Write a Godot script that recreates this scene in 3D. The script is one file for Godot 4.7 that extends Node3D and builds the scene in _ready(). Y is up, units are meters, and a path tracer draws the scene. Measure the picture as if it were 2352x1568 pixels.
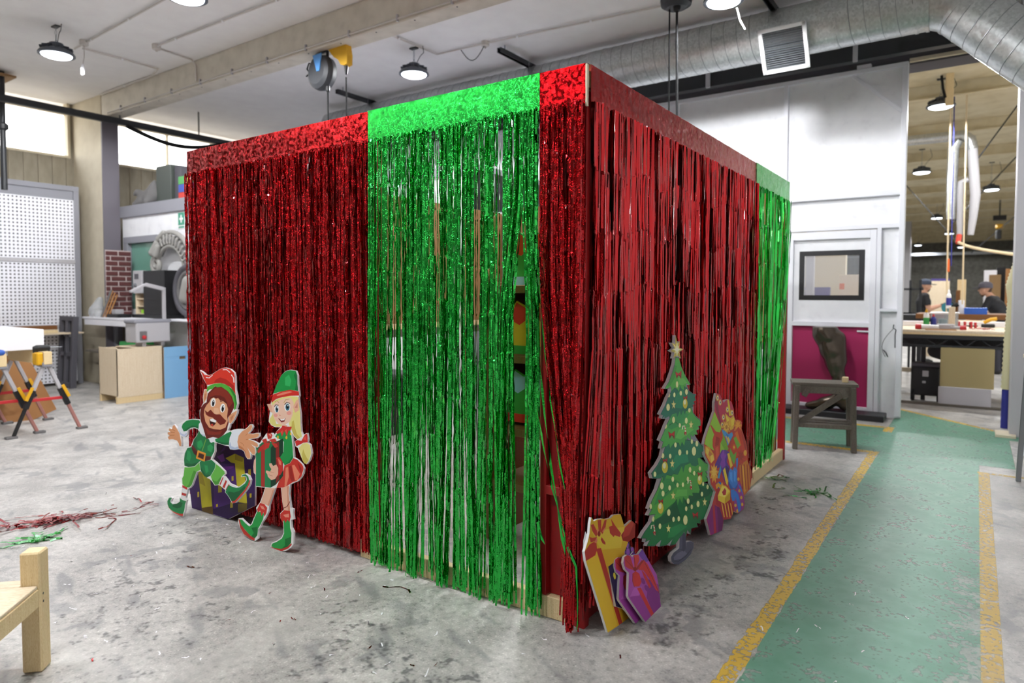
extends Node3D
# A workshop hall with a booth hung with red and green foil fringe. Metres, y up; the booth's near corner stands at the origin,
# its long front runs along -x, its right side along -z.

var rng := RandomNumberGenerator.new()
var M := {}
var taken := {}

func _ready() -> void:
	rng.seed = 20241
	# ---- camera
	var cam := Camera3D.new()
	cam.name = "camera"
	var lens := CameraAttributesPhysical.new()
	lens.frustum_near = 0.05
	lens.frustum_far = 200.0
	lens.frustum_focal_length = 23.5
	lens.frustum_focus_distance = 3.4
	lens.exposure_aperture = 1.8
	cam.attributes = lens
	cam.projection = Camera3D.PROJECTION_FRUSTUM
	cam.near = 0.05
	cam.far = 200.0
	cam.size = 2.0 * 0.05 * 784.0 / 1534.9
	cam.frustum_offset = Vector2(0, -0.05 * (784.0 - 737.5) / 1534.9)
	cam.transform = Transform3D(Basis(Vector3.UP, 0.6073) * Basis(Vector3.RIGHT, -0.0408) * Basis(Vector3.BACK, 0.0015), Vector3(1.36, 1.45, 2.506))
	add_child(cam)
	cam.current = true
	# ---- sky behind the high windows: flat overcast
	var sky_mat := ProceduralSkyMaterial.new()
	sky_mat.sky_top_color = Color(0.92, 0.94, 0.98)
	sky_mat.sky_horizon_color = Color(1.0, 0.97, 0.9)
	sky_mat.ground_horizon_color = Color(0.8, 0.78, 0.73)
	sky_mat.ground_bottom_color = Color(0.5, 0.48, 0.45)
	sky_mat.sun_angle_max = 0.0
	var sky := Sky.new()
	sky.sky_material = sky_mat
	var env := Environment.new()
	env.background_mode = Environment.BG_SKY
	env.sky = sky
	env.background_energy_multiplier = 9.5
	env.ambient_light_source = Environment.AMBIENT_SOURCE_SKY
	env.tonemap_mode = Environment.TONE_MAPPER_LINEAR
	env.tonemap_exposure = 1.0
	env.sdfgi_enabled = true
	env.ssao_enabled = true
	env.ssil_enabled = true
	var we := WorldEnvironment.new()
	we.name = "world_environment"
	we.environment = env
	add_child(we)
	# ---- the place
	make_materials()
	print("materials ", Time.get_ticks_msec())
	high_bay_lamps()
	hall_shell()
	white_partition()
	far_hall()
	print("shell ", Time.get_ticks_msec())
	booth()
	print("booth ", Time.get_ticks_msec())
	cutouts()
	print("cutouts ", Time.get_ticks_msec())
	ductwork()
	ceiling_things()
	left_side()
	right_side()
	far_hall_things()
	people()
	floor_litter()
	print("all ", Time.get_ticks_msec())

# ------------------------------------------------------------------ naming
func numbered(called: String) -> String:
	var n: int = taken.get(called, 0)
	taken[called] = n + 1
	return called if n == 0 else "%s_%03d" % [called, n]

func tag(o, label: String, category: String, group := "", kind := ""):
	o.set_meta("label", label)
	if category: o.set_meta("category", category)
	if group: o.set_meta("group", group)
	if kind: o.set_meta("kind", kind)
	return o

func thing(called: String, label: String, category: String, at := Vector3.ZERO, turn := 0.0, group := "") -> Node3D:
	var o := Node3D.new()
	o.name = numbered(called)
	add_child(o)
	o.position = at
	o.rotation.y = turn
	tag(o, label, category, group)
	return o

func put(called: String, st, m, parent = self, at := Vector3.ZERO) -> MeshInstance3D:
	var o := MeshInstance3D.new()
	o.mesh = st.commit() if st is SurfaceTool else st
	o.material_override = m
	o.name = numbered(called) if parent == self else called
	o.position = at
	parent.add_child(o, true)
	return o

func one(called: String, st, m, label: String, category: String, group := "", at := Vector3.ZERO) -> MeshInstance3D:
	return tag(put(called, st, m, self, at), label, category, group)

func structure(called: String, st, m, label := "") -> MeshInstance3D:
	var o := put(called, st, m)
	o.set_meta("kind", "structure")
	if label: o.set_meta("label", label)
	return o

func dup(root: Node3D, label: String, at: Vector3, turn := 0.0) -> Node3D:
	var base := String(root.name)
	if base.length() > 4 and base[-4] == "_" and base.right(3).is_valid_int(): base = base.left(-4)
	var r: Node3D = root.duplicate()
	r.name = numbered(base)
	add_child(r)
	r.position = at
	r.rotation.y = turn
	r.set_meta("label", label)
	return r

# ------------------------------------------------------------------ shapes
func S() -> SurfaceTool:
	var st := SurfaceTool.new()
	st.begin(Mesh.PRIMITIVE_TRIANGLES)
	return st

func tri(st, a: Vector3, b: Vector3, c: Vector3, n: Vector3) -> void:
	if (c - a).cross(b - a).dot(n) < 0.0:
		var t := b
		b = c
		c = t
	for v in [a, b, c]:
		st.set_normal(n)
		st.set_uv(Vector2(v.x + v.z, v.y))
		st.add_vertex(v)

func face(st, pts: Array, n: Vector3) -> void:
	for i in range(1, pts.size() - 1):
		tri(st, pts[0], pts[i], pts[i + 1], n)

func box(st, c: Vector3, s: Vector3, b := Basis(), bev := -1.0) -> void:
	var h := s * 0.5
	var e := bev
	if e < 0.0: e = minf(0.004, minf(h.x, minf(h.y, h.z)) * 0.35)
	var ax := [b.x, b.y, b.z]
	var hh := [h.x, h.y, h.z]
	var i_ := [h.x - e, h.y - e, h.z - e]
	for k in 3:
		var u := (k + 1) % 3
		var v := (k + 2) % 3
		for sg in [-1.0, 1.0]:
			var n: Vector3 = ax[k] * sg
			var o: Vector3 = c + n * hh[k]
			face(st, [o - ax[u] * i_[u] - ax[v] * i_[v], o + ax[u] * i_[u] - ax[v] * i_[v], o + ax[u] * i_[u] + ax[v] * i_[v], o - ax[u] * i_[u] + ax[v] * i_[v]], n)
			if e > 0.0:
				for sv in [-1.0, 1.0]:   # edges between face k and face u
					var m: Vector3 = ax[u] * sv
					var p: Vector3 = c + n * hh[k] + m * i_[u]
					var q: Vector3 = c + n * i_[k] + m * hh[u]
					var d: Vector3 = ax[v] * i_[v]
					face(st, [p - d, p + d, q + d, q - d], (n + m).normalized())
	if e > 0.0:
		for sx in [-1.0, 1.0]:
			for sy in [-1.0, 1.0]:
				for sz in [-1.0, 1.0]:
					var X: Vector3 = ax[0] * sx
					var Y: Vector3 = ax[1] * sy
					var Z: Vector3 = ax[2] * sz
					tri(st, c + X * h.x + Y * i_[1] + Z * i_[2], c + X * i_[0] + Y * h.y + Z * i_[2], c + X * i_[0] + Y * i_[1] + Z * h.z, (X + Y + Z).normalized())

func bx(c: Vector3, s: Vector3, b := Basis(), bev := -1.0) -> SurfaceTool:
	var st := S()
	box(st, c, s, b, bev)
	return st

func rect(x0: float, x1: float, y0: float, y1: float, z0: float, z1: float, bev := -1.0) -> SurfaceTool:
	return bx(Vector3(x0 + x1, y0 + y1, z0 + z1) * 0.5, Vector3(absf(x1 - x0), absf(y1 - y0), absf(z1 - z0)), Basis(), bev)

func add_rect(st, x0: float, x1: float, y0: float, y1: float, z0: float, z1: float, bev := -1.0) -> void:
	box(st, Vector3(x0 + x1, y0 + y1, z0 + z1) * 0.5, Vector3(absf(x1 - x0), absf(y1 - y0), absf(z1 - z0)), Basis(), bev)

func bar(st, a: Vector3, b: Vector3, w: float, h: float, up := Vector3.UP, bev := -1.0) -> void:
	var z := (b - a).normalized()
	if absf(z.dot(up)) > 0.98: up = Vector3.RIGHT
	var x := up.cross(z).normalized()
	var y := z.cross(x)
	box(st, (a + b) * 0.5, Vector3(w, h, a.distance_to(b)), Basis(x, y, z), bev)

func bars(list: Array, w: float, h: float) -> SurfaceTool:
	var st := S()
	for p in list: bar(st, p[0], p[1], w, h)
	return st

func tube(st, pts: Array, r, n := 8, caps := true) -> void:
	var m := pts.size()
	var rings := []
	var norms := []
	var side := Vector3.ZERO
	for i in m:
		var d: Vector3 = (pts[mini(i + 1, m - 1)] - pts[maxi(i - 1, 0)]).normalized()
		if side == Vector3.ZERO:
			side = d.cross(Vector3.UP if absf(d.y) < 0.9 else Vector3.RIGHT).normalized()
		side = (side - d * side.dot(d)).normalized()
		var other := d.cross(side)
		var rr: float = r[i] if r is Array else r
		var ring := []
		var nr := []
		for k in n:
			var a := TAU * k / n
			var q: Vector3 = side * cos(a) + other * sin(a)
			ring.append(pts[i] + q * rr)
			nr.append(q)
		rings.append(ring)
		norms.append(nr)
	for i in m - 1:
		for k in n:
			var k2 := (k + 1) % n
			smooth_quad(st, [rings[i][k], rings[i][k2], rings[i + 1][k2], rings[i + 1][k]], [norms[i][k], norms[i][k2], norms[i + 1][k2], norms[i + 1][k]])
	if caps:
		face(st, rings[0], (pts[0] - pts[1]).normalized())
		face(st, rings[m - 1], (pts[m - 1] - pts[m - 2]).normalized())

func smooth_quad(st, p: Array, n: Array, uv := []) -> void:
	var order := [0, 1, 2, 0, 2, 3]
	var g: Vector3 = (p[2] - p[0]).cross(p[1] - p[0])
	if g.length_squared() < 1e-16: g = (p[3] - p[0]).cross(p[2] - p[0])
	if g.dot(n[0] + n[1] + n[2] + n[3]) < 0.0: order = [0, 2, 1, 0, 3, 2]
	for k in order:
		st.set_normal(n[k])
		st.set_uv(uv[k] if uv else Vector2(p[k].x + p[k].z, p[k].y))
		st.add_vertex(p[k])

func pipe(pts: Array, r, n := 8) -> SurfaceTool:
	var st := S()
	tube(st, pts, r, n)
	return st

func lathe(st, prof: Array, n := 20, at := Vector3.ZERO, b := Basis()) -> void:
	# prof: Vector2(radius, height) from one end to the other
	for i in prof.size() - 1:
		var p: Vector2 = prof[i]
		var q: Vector2 = prof[i + 1]
		var t := (q - p).normalized()
		var nn := Vector2(t.y, -t.x)
		for k in n:
			var a0 := TAU * k / n
			var a1 := TAU * (k + 1) / n
			var d0 := Vector3(cos(a0), 0, sin(a0))
			var d1 := Vector3(cos(a1), 0, sin(a1))
			var n0: Vector3 = b * (d0 * nn.x + Vector3.UP * nn.y)
			var n1: Vector3 = b * (d1 * nn.x + Vector3.UP * nn.y)
			var v := [at + b * (d0 * p.x + Vector3.UP * p.y), at + b * (d1 * p.x + Vector3.UP * p.y), at + b * (d1 * q.x + Vector3.UP * q.y), at + b * (d0 * q.x + Vector3.UP * q.y)]
			smooth_quad(st, v, [n0, n1, n1, n0])

func lathed(prof: Array, n := 20, at := Vector3.ZERO, b := Basis()) -> SurfaceTool:
	var st := S()
	lathe(st, prof, n, at, b)
	return st

func prism(st, poly: PackedVector2Array, z0: float, z1: float, xf := Transform3D()) -> void:
	var idx := Geometry2D.triangulate_polygon(poly)
	for sgn in [[z0, -1.0], [z1, 1.0]]:
		for i in range(0, idx.size(), 3):
			tri(st, xf * Vector3(poly[idx[i]].x, poly[idx[i]].y, sgn[0]), xf * Vector3(poly[idx[i + 1]].x, poly[idx[i + 1]].y, sgn[0]), xf * Vector3(poly[idx[i + 2]].x, poly[idx[i + 2]].y, sgn[0]), (xf.basis.z * sgn[1]).normalized())
	var cw := Geometry2D.is_polygon_clockwise(poly)
	for i in poly.size():
		var a := poly[i]
		var b := poly[(i + 1) % poly.size()]
		var t := b - a
		var n2 := Vector2(t.y, -t.x) if not cw else Vector2(-t.y, t.x)
		var n := (xf.basis * Vector3(n2.x, n2.y, 0)).normalized()
		face(st, [xf * Vector3(a.x, a.y, z0), xf * Vector3(b.x, b.y, z0), xf * Vector3(b.x, b.y, z1), xf * Vector3(a.x, a.y, z1)], n)

func P2(l: Array) -> PackedVector2Array:
	var o := PackedVector2Array()
	for i in range(0, l.size(), 2): o.append(Vector2(l[i], l[i + 1]))
	return o

# a field of tapered capsules joined with a smooth minimum, meshed as surface nets
func blob(bones: Array, cell: float, k: float, cut := 1e9) -> ArrayMesh:
	var lo := Vector3.ONE * 1e9
	var hi := -lo
	for b in bones:
		var r: float = maxf(b[2], b[3]) + k + 2.0 * cell
		for p in [b[0], b[1]]:
			lo = lo.min(p - Vector3.ONE * r)
			hi = hi.max(p + Vector3.ONE * r)
	var nx := int((hi.x - lo.x) / cell) + 2
	var ny := int((hi.y - lo.y) / cell) + 2
	var nz := int((hi.z - lo.z) / cell) + 2
	var f := PackedFloat32Array()
	f.resize(nx * ny * nz)
	f.fill(1.0)
	for b in bones:
		var a: Vector3 = b[0]
		var d: Vector3 = b[1] - b[0]
		var dd := maxf(d.length_squared(), 1e-9)
		var r0: float = b[2]
		var dr: float = b[3] - b[2]
		var m := maxf(b[2], b[3]) + k + cell
		var l: Vector3 = ((b[0] as Vector3).min(b[1]) - Vector3.ONE * m - lo) / cell
		var h: Vector3 = ((b[0] as Vector3).max(b[1]) + Vector3.ONE * m - lo) / cell
		for z in range(maxi(0, int(l.z)), mini(nz, int(h.z) + 2)):
			for y in range(maxi(0, int(l.y)), mini(ny, int(h.y) + 2)):
				var row := (z * ny + y) * nx
				for x in range(maxi(0, int(l.x)), mini(nx, int(h.x) + 2)):
					var p := lo + Vector3(x, y, z) * cell - a
					var t := clampf(p.dot(d) / dd, 0.0, 1.0)
					var v := (p - d * t).length() - r0 - dr * t
					var o := f[row + x]
					var e := maxf(k - absf(o - v), 0.0)
					f[row + x] = minf(o, v) - e * e * 0.25 / k
	if cut < 1e8:
		for z in nz:
			for y in ny:
				for x in nx:
					var i := (z * ny + y) * nx + x
					f[i] = maxf(f[i], lo.y + y * cell - cut)
	var vid := {}
	var vs := PackedVector3Array()
	var ns := PackedVector3Array()
	var cs := PackedColorArray()
	var st := [1, nx, nx * ny]
	for z in nz - 1:
		for y in ny - 1:
			var row := (z * ny + y) * nx
			for x in nx - 1:
				var i := row + x
				var first := f[i] < 0.0
				var mixed := false
				for c in [1, nx, nx + 1, nx * ny, nx * ny + 1, nx * ny + nx, nx * ny + nx + 1]:
					if (f[i + c] < 0.0) != first:
						mixed = true
						break
				if not mixed: continue
				var acc := Vector3.ZERO
				var n := 0
				for ax in 3:
					for q in 4:
						var u := q & 1
						var w := q >> 1
						var o := Vector3i.ZERO
						o[(ax + 1) % 3] = u
						o[(ax + 2) % 3] = w
						var j: int = i + o.x + o.y * nx + o.z * nx * ny
						var f0 := f[j]
						var f1 := f[j + st[ax]]
						if (f0 < 0.0) != (f1 < 0.0):
							var pt := Vector3(o)
							pt[ax] += f0 / (f0 - f1)
							acc += pt
							n += 1
				var g := Vector3(f[i + 1] - f[i], f[i + nx] - f[i], f[i + nx * ny] - f[i]) + Vector3(f[i + 1 + nx + nx * ny] - f[i + nx + nx * ny], f[i + nx + 1 + nx * ny] - f[i + 1 + nx * ny], f[i + nx * ny + 1 + nx] - f[i + 1 + nx])
				vid[i] = vs.size()
				var pos: Vector3 = lo + (Vector3(x, y, z) + acc / maxf(n, 1)) * cell
				vs.append(pos)
				ns.append(g.normalized())
				var best := 1e9
				var col := Color.WHITE
				for b in bones:
					if b.size() < 5: continue
					var d: Vector3 = b[1] - b[0]
					var t := clampf((pos - b[0]).dot(d) / maxf(d.length_squared(), 1e-9), 0.0, 1.0)
					var v: float = (pos - b[0] - d * t).length() - lerpf(b[2], b[3], t)
					if v < best:
						best = v
						col = b[4]
				cs.append(col)
	var ix := PackedInt32Array()
	for z in range(1, nz - 1):
		for y in range(1, ny - 1):
			for x in range(1, nx - 1):
				var i := (z * ny + y) * nx + x
				for ax in 3:
					if (f[i] < 0.0) == (f[i + st[ax]] < 0.0): continue
					var u: int = st[(ax + 1) % 3]
					var w: int = st[(ax + 2) % 3]
					var q := [vid.get(i, -1), vid.get(i - u, -1), vid.get(i - u - w, -1), vid.get(i - w, -1)]
					if q.min() < 0: continue
					if f[i] < 0.0: ix.append_array([q[0], q[2], q[1], q[0], q[3], q[2]])
					else: ix.append_array([q[0], q[1], q[2], q[0], q[2], q[3]])
	var arr := []
	arr.resize(Mesh.ARRAY_MAX)
	arr[Mesh.ARRAY_VERTEX] = vs
	arr[Mesh.ARRAY_NORMAL] = ns
	if bones[0].size() > 4: arr[Mesh.ARRAY_COLOR] = cs
	arr[Mesh.ARRAY_INDEX] = ix
	var mesh := ArrayMesh.new()
	mesh.add_surface_from_arrays(Mesh.PRIMITIVE_TRIANGLES, arr)
	return mesh

# ------------------------------------------------------------------ materials
func noise(size: int, freq: float, octaves: int, sd: int, cellular := false, h := 0) -> PackedByteArray:
	var n := FastNoiseLite.new()
	n.seed = sd
	n.frequency = freq
	n.noise_type = FastNoiseLite.TYPE_CELLULAR if cellular else FastNoiseLite.TYPE_SIMPLEX_SMOOTH
	if cellular: n.cellular_return_type = FastNoiseLite.RETURN_CELL_VALUE
	n.fractal_octaves = octaves
	if octaves < 2: n.fractal_type = FastNoiseLite.FRACTAL_NONE
	var im := n.get_seamless_image(size, h if h else size, false, false, 0.12)
	im.convert(Image.FORMAT_L8)
	return im.get_data()

func ramp(data: PackedByteArray, w: int, h: int, stops: Array) -> ImageTexture:
	# stops: [[level 0..255, "hex"], ...]
	var lut := PackedByteArray()
	for v in 256:
		var c := Color(stops[0][1])
		for i in stops.size() - 1:
			if v >= stops[i][0]:
				c = Color(stops[i][1]).lerp(Color(stops[i + 1][1]), clampf((v - stops[i][0]) / float(stops[i + 1][0] - stops[i][0]), 0.0, 1.0))
		lut.append_array([c.r8, c.g8, c.b8])
	var o := PackedByteArray()
	o.resize(w * h * 3)
	for i in w * h:
		var v := data[i] * 3
		o[i * 3] = lut[v]
		o[i * 3 + 1] = lut[v + 1]
		o[i * 3 + 2] = lut[v + 2]
	return ImageTexture.create_from_image(Image.create_from_data(w, h, false, Image.FORMAT_RGB8, o))

func bump(data: PackedByteArray, w: int, h: int, strength: float) -> ImageTexture:
	var im := Image.create_from_data(w, h, false, Image.FORMAT_L8, data)
	im.convert(Image.FORMAT_RGBA8)
	im.bump_map_to_normal_map(strength)
	return ImageTexture.create_from_image(im)

func mat(hex: String, rough := 0.7, metal := 0.0) -> StandardMaterial3D:
	var m := StandardMaterial3D.new()
	m.albedo_color = Color(hex)
	m.roughness = rough
	m.metallic = metal
	return m

func skin(tex: Texture2D, rough := 0.7, scale := Vector3.ONE, metal := 0.0, hex := "ffffff") -> StandardMaterial3D:
	var m := mat(hex, rough, metal)
	m.albedo_texture = tex
	m.uv1_triplanar = true
	m.uv1_scale = scale
	return m

func make_materials() -> void:
	# plain paints, plastics, metals
	for e in [["white_paint", "ebebf2", 0.55], ["grey_paint", "8d8d95", 0.6], ["dark_grey", "55535a", 0.7], ["column_grey", "6b666e", 0.6], ["black", "17171a", 0.5], ["black_steel", "26282c", 0.45],
			["rubber", "0e0e10", 0.9], ["white_foam", "f0eff4", 0.9], ["foam_edge", "e8e6e8", 0.8], ["cream", "d8cdb4", 0.75], ["yellow", "e0a818", 0.45], ["pink", "b0265f", 0.5], ["blue_board", "7fb2dc", 0.5],
			["orange_red", "d8402c", 0.5], ["red_plastic", "c02a30", 0.45], ["green_sign", "3f9478", 0.5], ["blue_plastic", "2c5bb4", 0.5], ["navy", "2a2f86", 0.5], ["bottle_green", "2f9a4a", 0.45], ["white_plastic", "e9e9ea", 0.4],
			["cardboard", "a9794c", 0.9], ["lane_red", "a8746c", 0.6], ["hose_cream", "d8c4a0", 0.7], ["hose_ribbed", "d2caa2", 0.55], ["grey_cast", "b4b2b6", 0.5], ["bag_yellow", "e2ae1e", 0.6],
			["reel_grey", "34363b", 0.55], ["reel_blue", "4f8fd0", 0.45], ["teal", "2c7f8c", 0.5], ["lime", "8fce2c", 0.5], ["orange", "e2682a", 0.6], ["purple_board", "4c3f86", 0.6], ["conduit", "cfcac4", 0.6],
			["stone_dark", "6e6c6c", 0.85], ["stone", "9a9894", 0.85], ["bronze", "5a5046", 0.27], ["patina", "474d48", 0.6], ["brick", "5a3030", 0.85], ["mortar", "bcacaa", 0.9], ["timber_dark", "5e584f", 0.75], ["olive", "a39468", 0.75]]:
		M[e[0]] = mat(e[1], e[2])
	M.bronze.metallic = 0.75
	M.steel = mat("9fa3a8", 0.35, 1.0)
	M.chrome = mat("c8c8cc", 0.15, 1.0)
	# glass
	M.glass = mat("ffffff", 0.05)
	M.glass.transparency = BaseMaterial3D.TRANSPARENCY_ALPHA
	M.glass.albedo_color = Color(0.95, 0.97, 1.0, 0.12)
	M.green_glass = mat("ffffff", 0.06)
	M.green_glass.transparency = BaseMaterial3D.TRANSPARENCY_ALPHA
	M.green_glass.albedo_color = Color(0.5, 0.72, 0.65, 0.6)
	M.clear_tub = mat("ffffff", 0.1)
	M.clear_tub.transparency = BaseMaterial3D.TRANSPARENCY_ALPHA
	M.clear_tub.albedo_color = Color(0.75, 0.8, 0.85, 0.3)
	M.film = mat("ffffff", 0.2)
	M.film.transparency = BaseMaterial3D.TRANSPARENCY_ALPHA
	M.film.albedo_color = Color(0.85, 0.87, 0.9, 0.35)
	# foil: smooth film with patches of fine creases
	var crinkle := noise(512, 0.05, 2, 11)
	var fine := noise(512, 0.16, 2, 12)
	var patch := noise(512, 0.012, 2, 14)
	for i in crinkle.size():
		var k := clampf((patch[i] - 105) / 45.0, 0.08, 1.0)
		crinkle[i] = clampi(int(128.0 + (absf(crinkle[i] - 128.0) * 1.5 - 60.0) * (0.35 + 0.65 * k) + (fine[i] - 128) * 0.5 * k), 0, 255)
	var crinkle_map := bump(crinkle, 512, 512, 9.0)
	var streak_map := bump(noise(256, 0.05, 2, 13), 256, 256, 3.0)
	var crease := noise(256, 0.07, 2, 15)
	var where := noise(256, 0.02, 2, 16)
	for i in crease.size(): crease[i] = clampi(int(128.0 + (crease[i] - 128) * clampf((where[i] - 110) / 40.0, 0.1, 1.0)), 0, 255)
	var crease_map := bump(crease, 256, 256, 8.0)
	for e in [["red_foil", Color(0.72, 0.045, 0.075)], ["green_foil", Color(0.17, 0.78, 0.29)]]:
		for v in [["", streak_map, 0.3, 8.0, 0.18, 0.6], ["_creased", crease_map, 0.9 if e[0] == "red_foil" else 0.55, 6.0, 0.14, 0.6], ["_sheet", crinkle_map, 0.3 if e[0] == "red_foil" else 0.75, 6.0, 0.12, 0.3]]:
			var f := mat("ffffff", v[4], 1.0)
			f.albedo_color = e[1]
			f.normal_enabled = true
			f.normal_texture = v[1]
			f.normal_scale = v[2]
			f.uv1_scale = Vector3(v[3], v[3], v[3])
			f.clearcoat_enabled = true
			f.clearcoat = v[5]
			f.clearcoat_roughness = 0.06
			M[e[0] + v[0]] = f
	M.red_paint = mat("9c1216", 0.5)
	# timber
	var grain := noise(512, 0.012, 3, 21)
	var fine_grain := noise(512, 0.03, 2, 22)
	var g2 := PackedByteArray()
	g2.resize(512 * 512)
	for y in 512:
		for x in 512:
			var v := grain[y * 512 + ((x * 4) & 511)]
			var u := fine_grain[(y >> 3) * 512 + ((x * 8) & 511)]
			g2[y * 512 + x] = clampi(int(128 + 90 * sin(v * 0.16) * 0.6 + (u - 128) * 0.5), 0, 255)
	var pine := ramp(g2, 512, 512, [[0, "c9a873"], [110, "e2c99a"], [255, "eedbb4"]])
	M.pine = skin(pine, 0.6, Vector3(3, 1.2, 3))
	M.pine_side = skin(pine, 0.6, Vector3(1.2, 3, 3))
	var ply := ramp(g2, 512, 512, [[0, "cdb592"], [120, "dccaae"], [255, "e8dac4"]])
	M.ply = skin(ply, 0.65, Vector3(0.8, 1.4, 0.8))
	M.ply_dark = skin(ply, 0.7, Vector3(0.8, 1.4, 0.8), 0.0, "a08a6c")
	M.mdf = mat("94714a", 0.8)
	M.brown_ply = skin(ply, 0.7, Vector3(0.8, 1.4, 0.8), 0.0, "8a6238")
	M.old_timber = skin(ramp(g2, 512, 512, [[0, "4c463f"], [128, "6e675e"], [255, "8a8278"]]), 0.8, Vector3(2, 2, 2))
	# walls: rolled paint with scuffs
	var scuff := noise(512, 0.02, 4, 31)
	M.white_wall = skin(ramp(scuff, 512, 512, [[0, "e2e2e6"], [70, "ebebef"], [255, "f0f0f3"]]), 0.5, Vector3(0.5, 0.5, 0.5))
	M.ceiling_paint = skin(ramp(scuff, 512, 512, [[0, "efecec"], [120, "f2f0ef"], [255, "f5f3f2"]]), 0.8, Vector3(0.3, 0.3, 0.3))
	M.beam_paint = skin(ramp(scuff, 512, 512, [[0, "c4bdb0"], [120, "d0c9bc"], [255, "d8d1c4"]]), 0.7, Vector3(0.4, 0.4, 0.4))
	M.cream_wall = skin(ramp(scuff, 512, 512, [[0, "c4baa4"], [120, "cac0aa"], [255, "cfc6b0"]]), 0.8, Vector3(0.4, 0.4, 0.4))
	M.dusty_sheet = skin(ramp(scuff, 512, 512, [[0, "8a8272"], [120, "958c7b"], [255, "9f9685"]]), 0.8, Vector3(0.6, 0.25, 0.6))
	M.far_ceiling = skin(ramp(scuff, 512, 512, [[0, "c6b998"], [120, "d6caaa"], [255, "ded4b8"]]), 0.8, Vector3(0.2, 0.2, 0.2))
	M.cladding = skin(ramp(scuff, 512, 512, [[0, "58564f"], [120, "66645c"], [255, "72706a"]]), 0.7, Vector3(0.4, 0.4, 0.4))
	# galvanised sheet
	var sp := noise(512, 0.045, 1, 41, true)
	M.galvanised = skin(ramp(sp, 512, 512, [[0, "b4b8ba"], [128, "c4c8c9"], [255, "d4d7d8"]]), 0.36, Vector3(2.2, 2.2, 2.2), 0.8)
	M.galvanised.roughness_texture = ramp(sp, 512, 512, [[0, "909090"], [255, "ffffff"]])
	M.galvanised.roughness_texture_channel = BaseMaterial3D.TEXTURE_CHANNEL_RED
	M.galvanised.roughness = 0.5
	# concrete
	make_concrete()
	M.lamp_face = mat("ffffff", 0.4)
	M.lamp_face.emission_enabled = true
	M.lamp_face.emission = Color(0.93, 0.96, 1.0)
	M.lamp_face.emission_energy_multiplier = 6.0
	M.lamp_body = mat("4c525c", 0.4)

func make_concrete() -> void:
	var n := 1024
	var a := noise(n, 0.006, 4, 51)
	var b := noise(n, 0.05, 4, 52)
	var c := noise(n, 0.2, 2, 53)
	var o := PackedByteArray()
	o.resize(n * n * 3)
	for i in n * n:
		var v := 178.0 + (a[i] - 128) * 0.16 + (b[i] - 128) * 0.13 + (c[i] - 128) * 0.10
		if c[i] > 200 and b[i] > 140: v += 24.0
		if c[i] < 48 and a[i] < 120: v -= 34.0
		if b[i] < 62: v -= 14.0
		o[i * 3] = clampi(int(v * 1.0), 0, 255)
		o[i * 3 + 1] = clampi(int(v * 0.985), 0, 255)
		o[i * 3 + 2] = clampi(int(v * 0.965), 0, 255)
	var tex := ImageTexture.create_from_image(Image.create_from_data(n, n, false, Image.FORMAT_RGB8, o))
	# stains: dark grey scuffed patches and tyre-like drags, alpha in the detail texture
	var s := 1024
	var p := noise(s, 0.008, 4, 54)
	var q := noise(s, 0.03, 3, 55)
	var d := PackedByteArray()
	d.resize(s * s * 4)
	for y in s:
		for x in s:
			var i := y * s + x
			var drag := q[y * s + (x >> 2)]
			var al := 0.0
			if p[i] > 132 and q[i] > 118: al = clampf((p[i] - 150) / 30.0, 0, 1) * clampf((q[i] - 132) / 18.0, 0, 1) * 0.42
			if drag > 178: al = maxf(al, clampf((drag - 178) / 40.0, 0, 1) * 0.5)
			d[i * 4] = 104
			d[i * 4 + 1] = 106
			d[i * 4 + 2] = 112
			d[i * 4 + 3] = int(al * 255)
	M.concrete = mat("ffffff", 0.55)
	M.concrete.albedo_texture = tex
	M.concrete.uv1_scale = Vector3(0.42, 0.42, 0.42)
	M.concrete.roughness_texture = ramp(b, n, n, [[0, "808080"], [255, "ffffff"]])
	M.concrete.roughness_texture_channel = BaseMaterial3D.TEXTURE_CHANNEL_RED
	M.concrete.roughness = 0.72
	M.concrete.normal_enabled = true
	M.concrete.normal_texture = bump(c, n, n, 0.8)
	M.concrete.normal_scale = 0.25
	M.concrete.detail_enabled = true
	M.concrete.detail_albedo = ImageTexture.create_from_image(Image.create_from_data(s, s, false, Image.FORMAT_RGBA8, d))
	M.concrete.detail_uv_layer = BaseMaterial3D.DETAIL_UV_2
	M.concrete.uv2_scale = Vector3(0.16, 0.16, 0.16)
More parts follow.
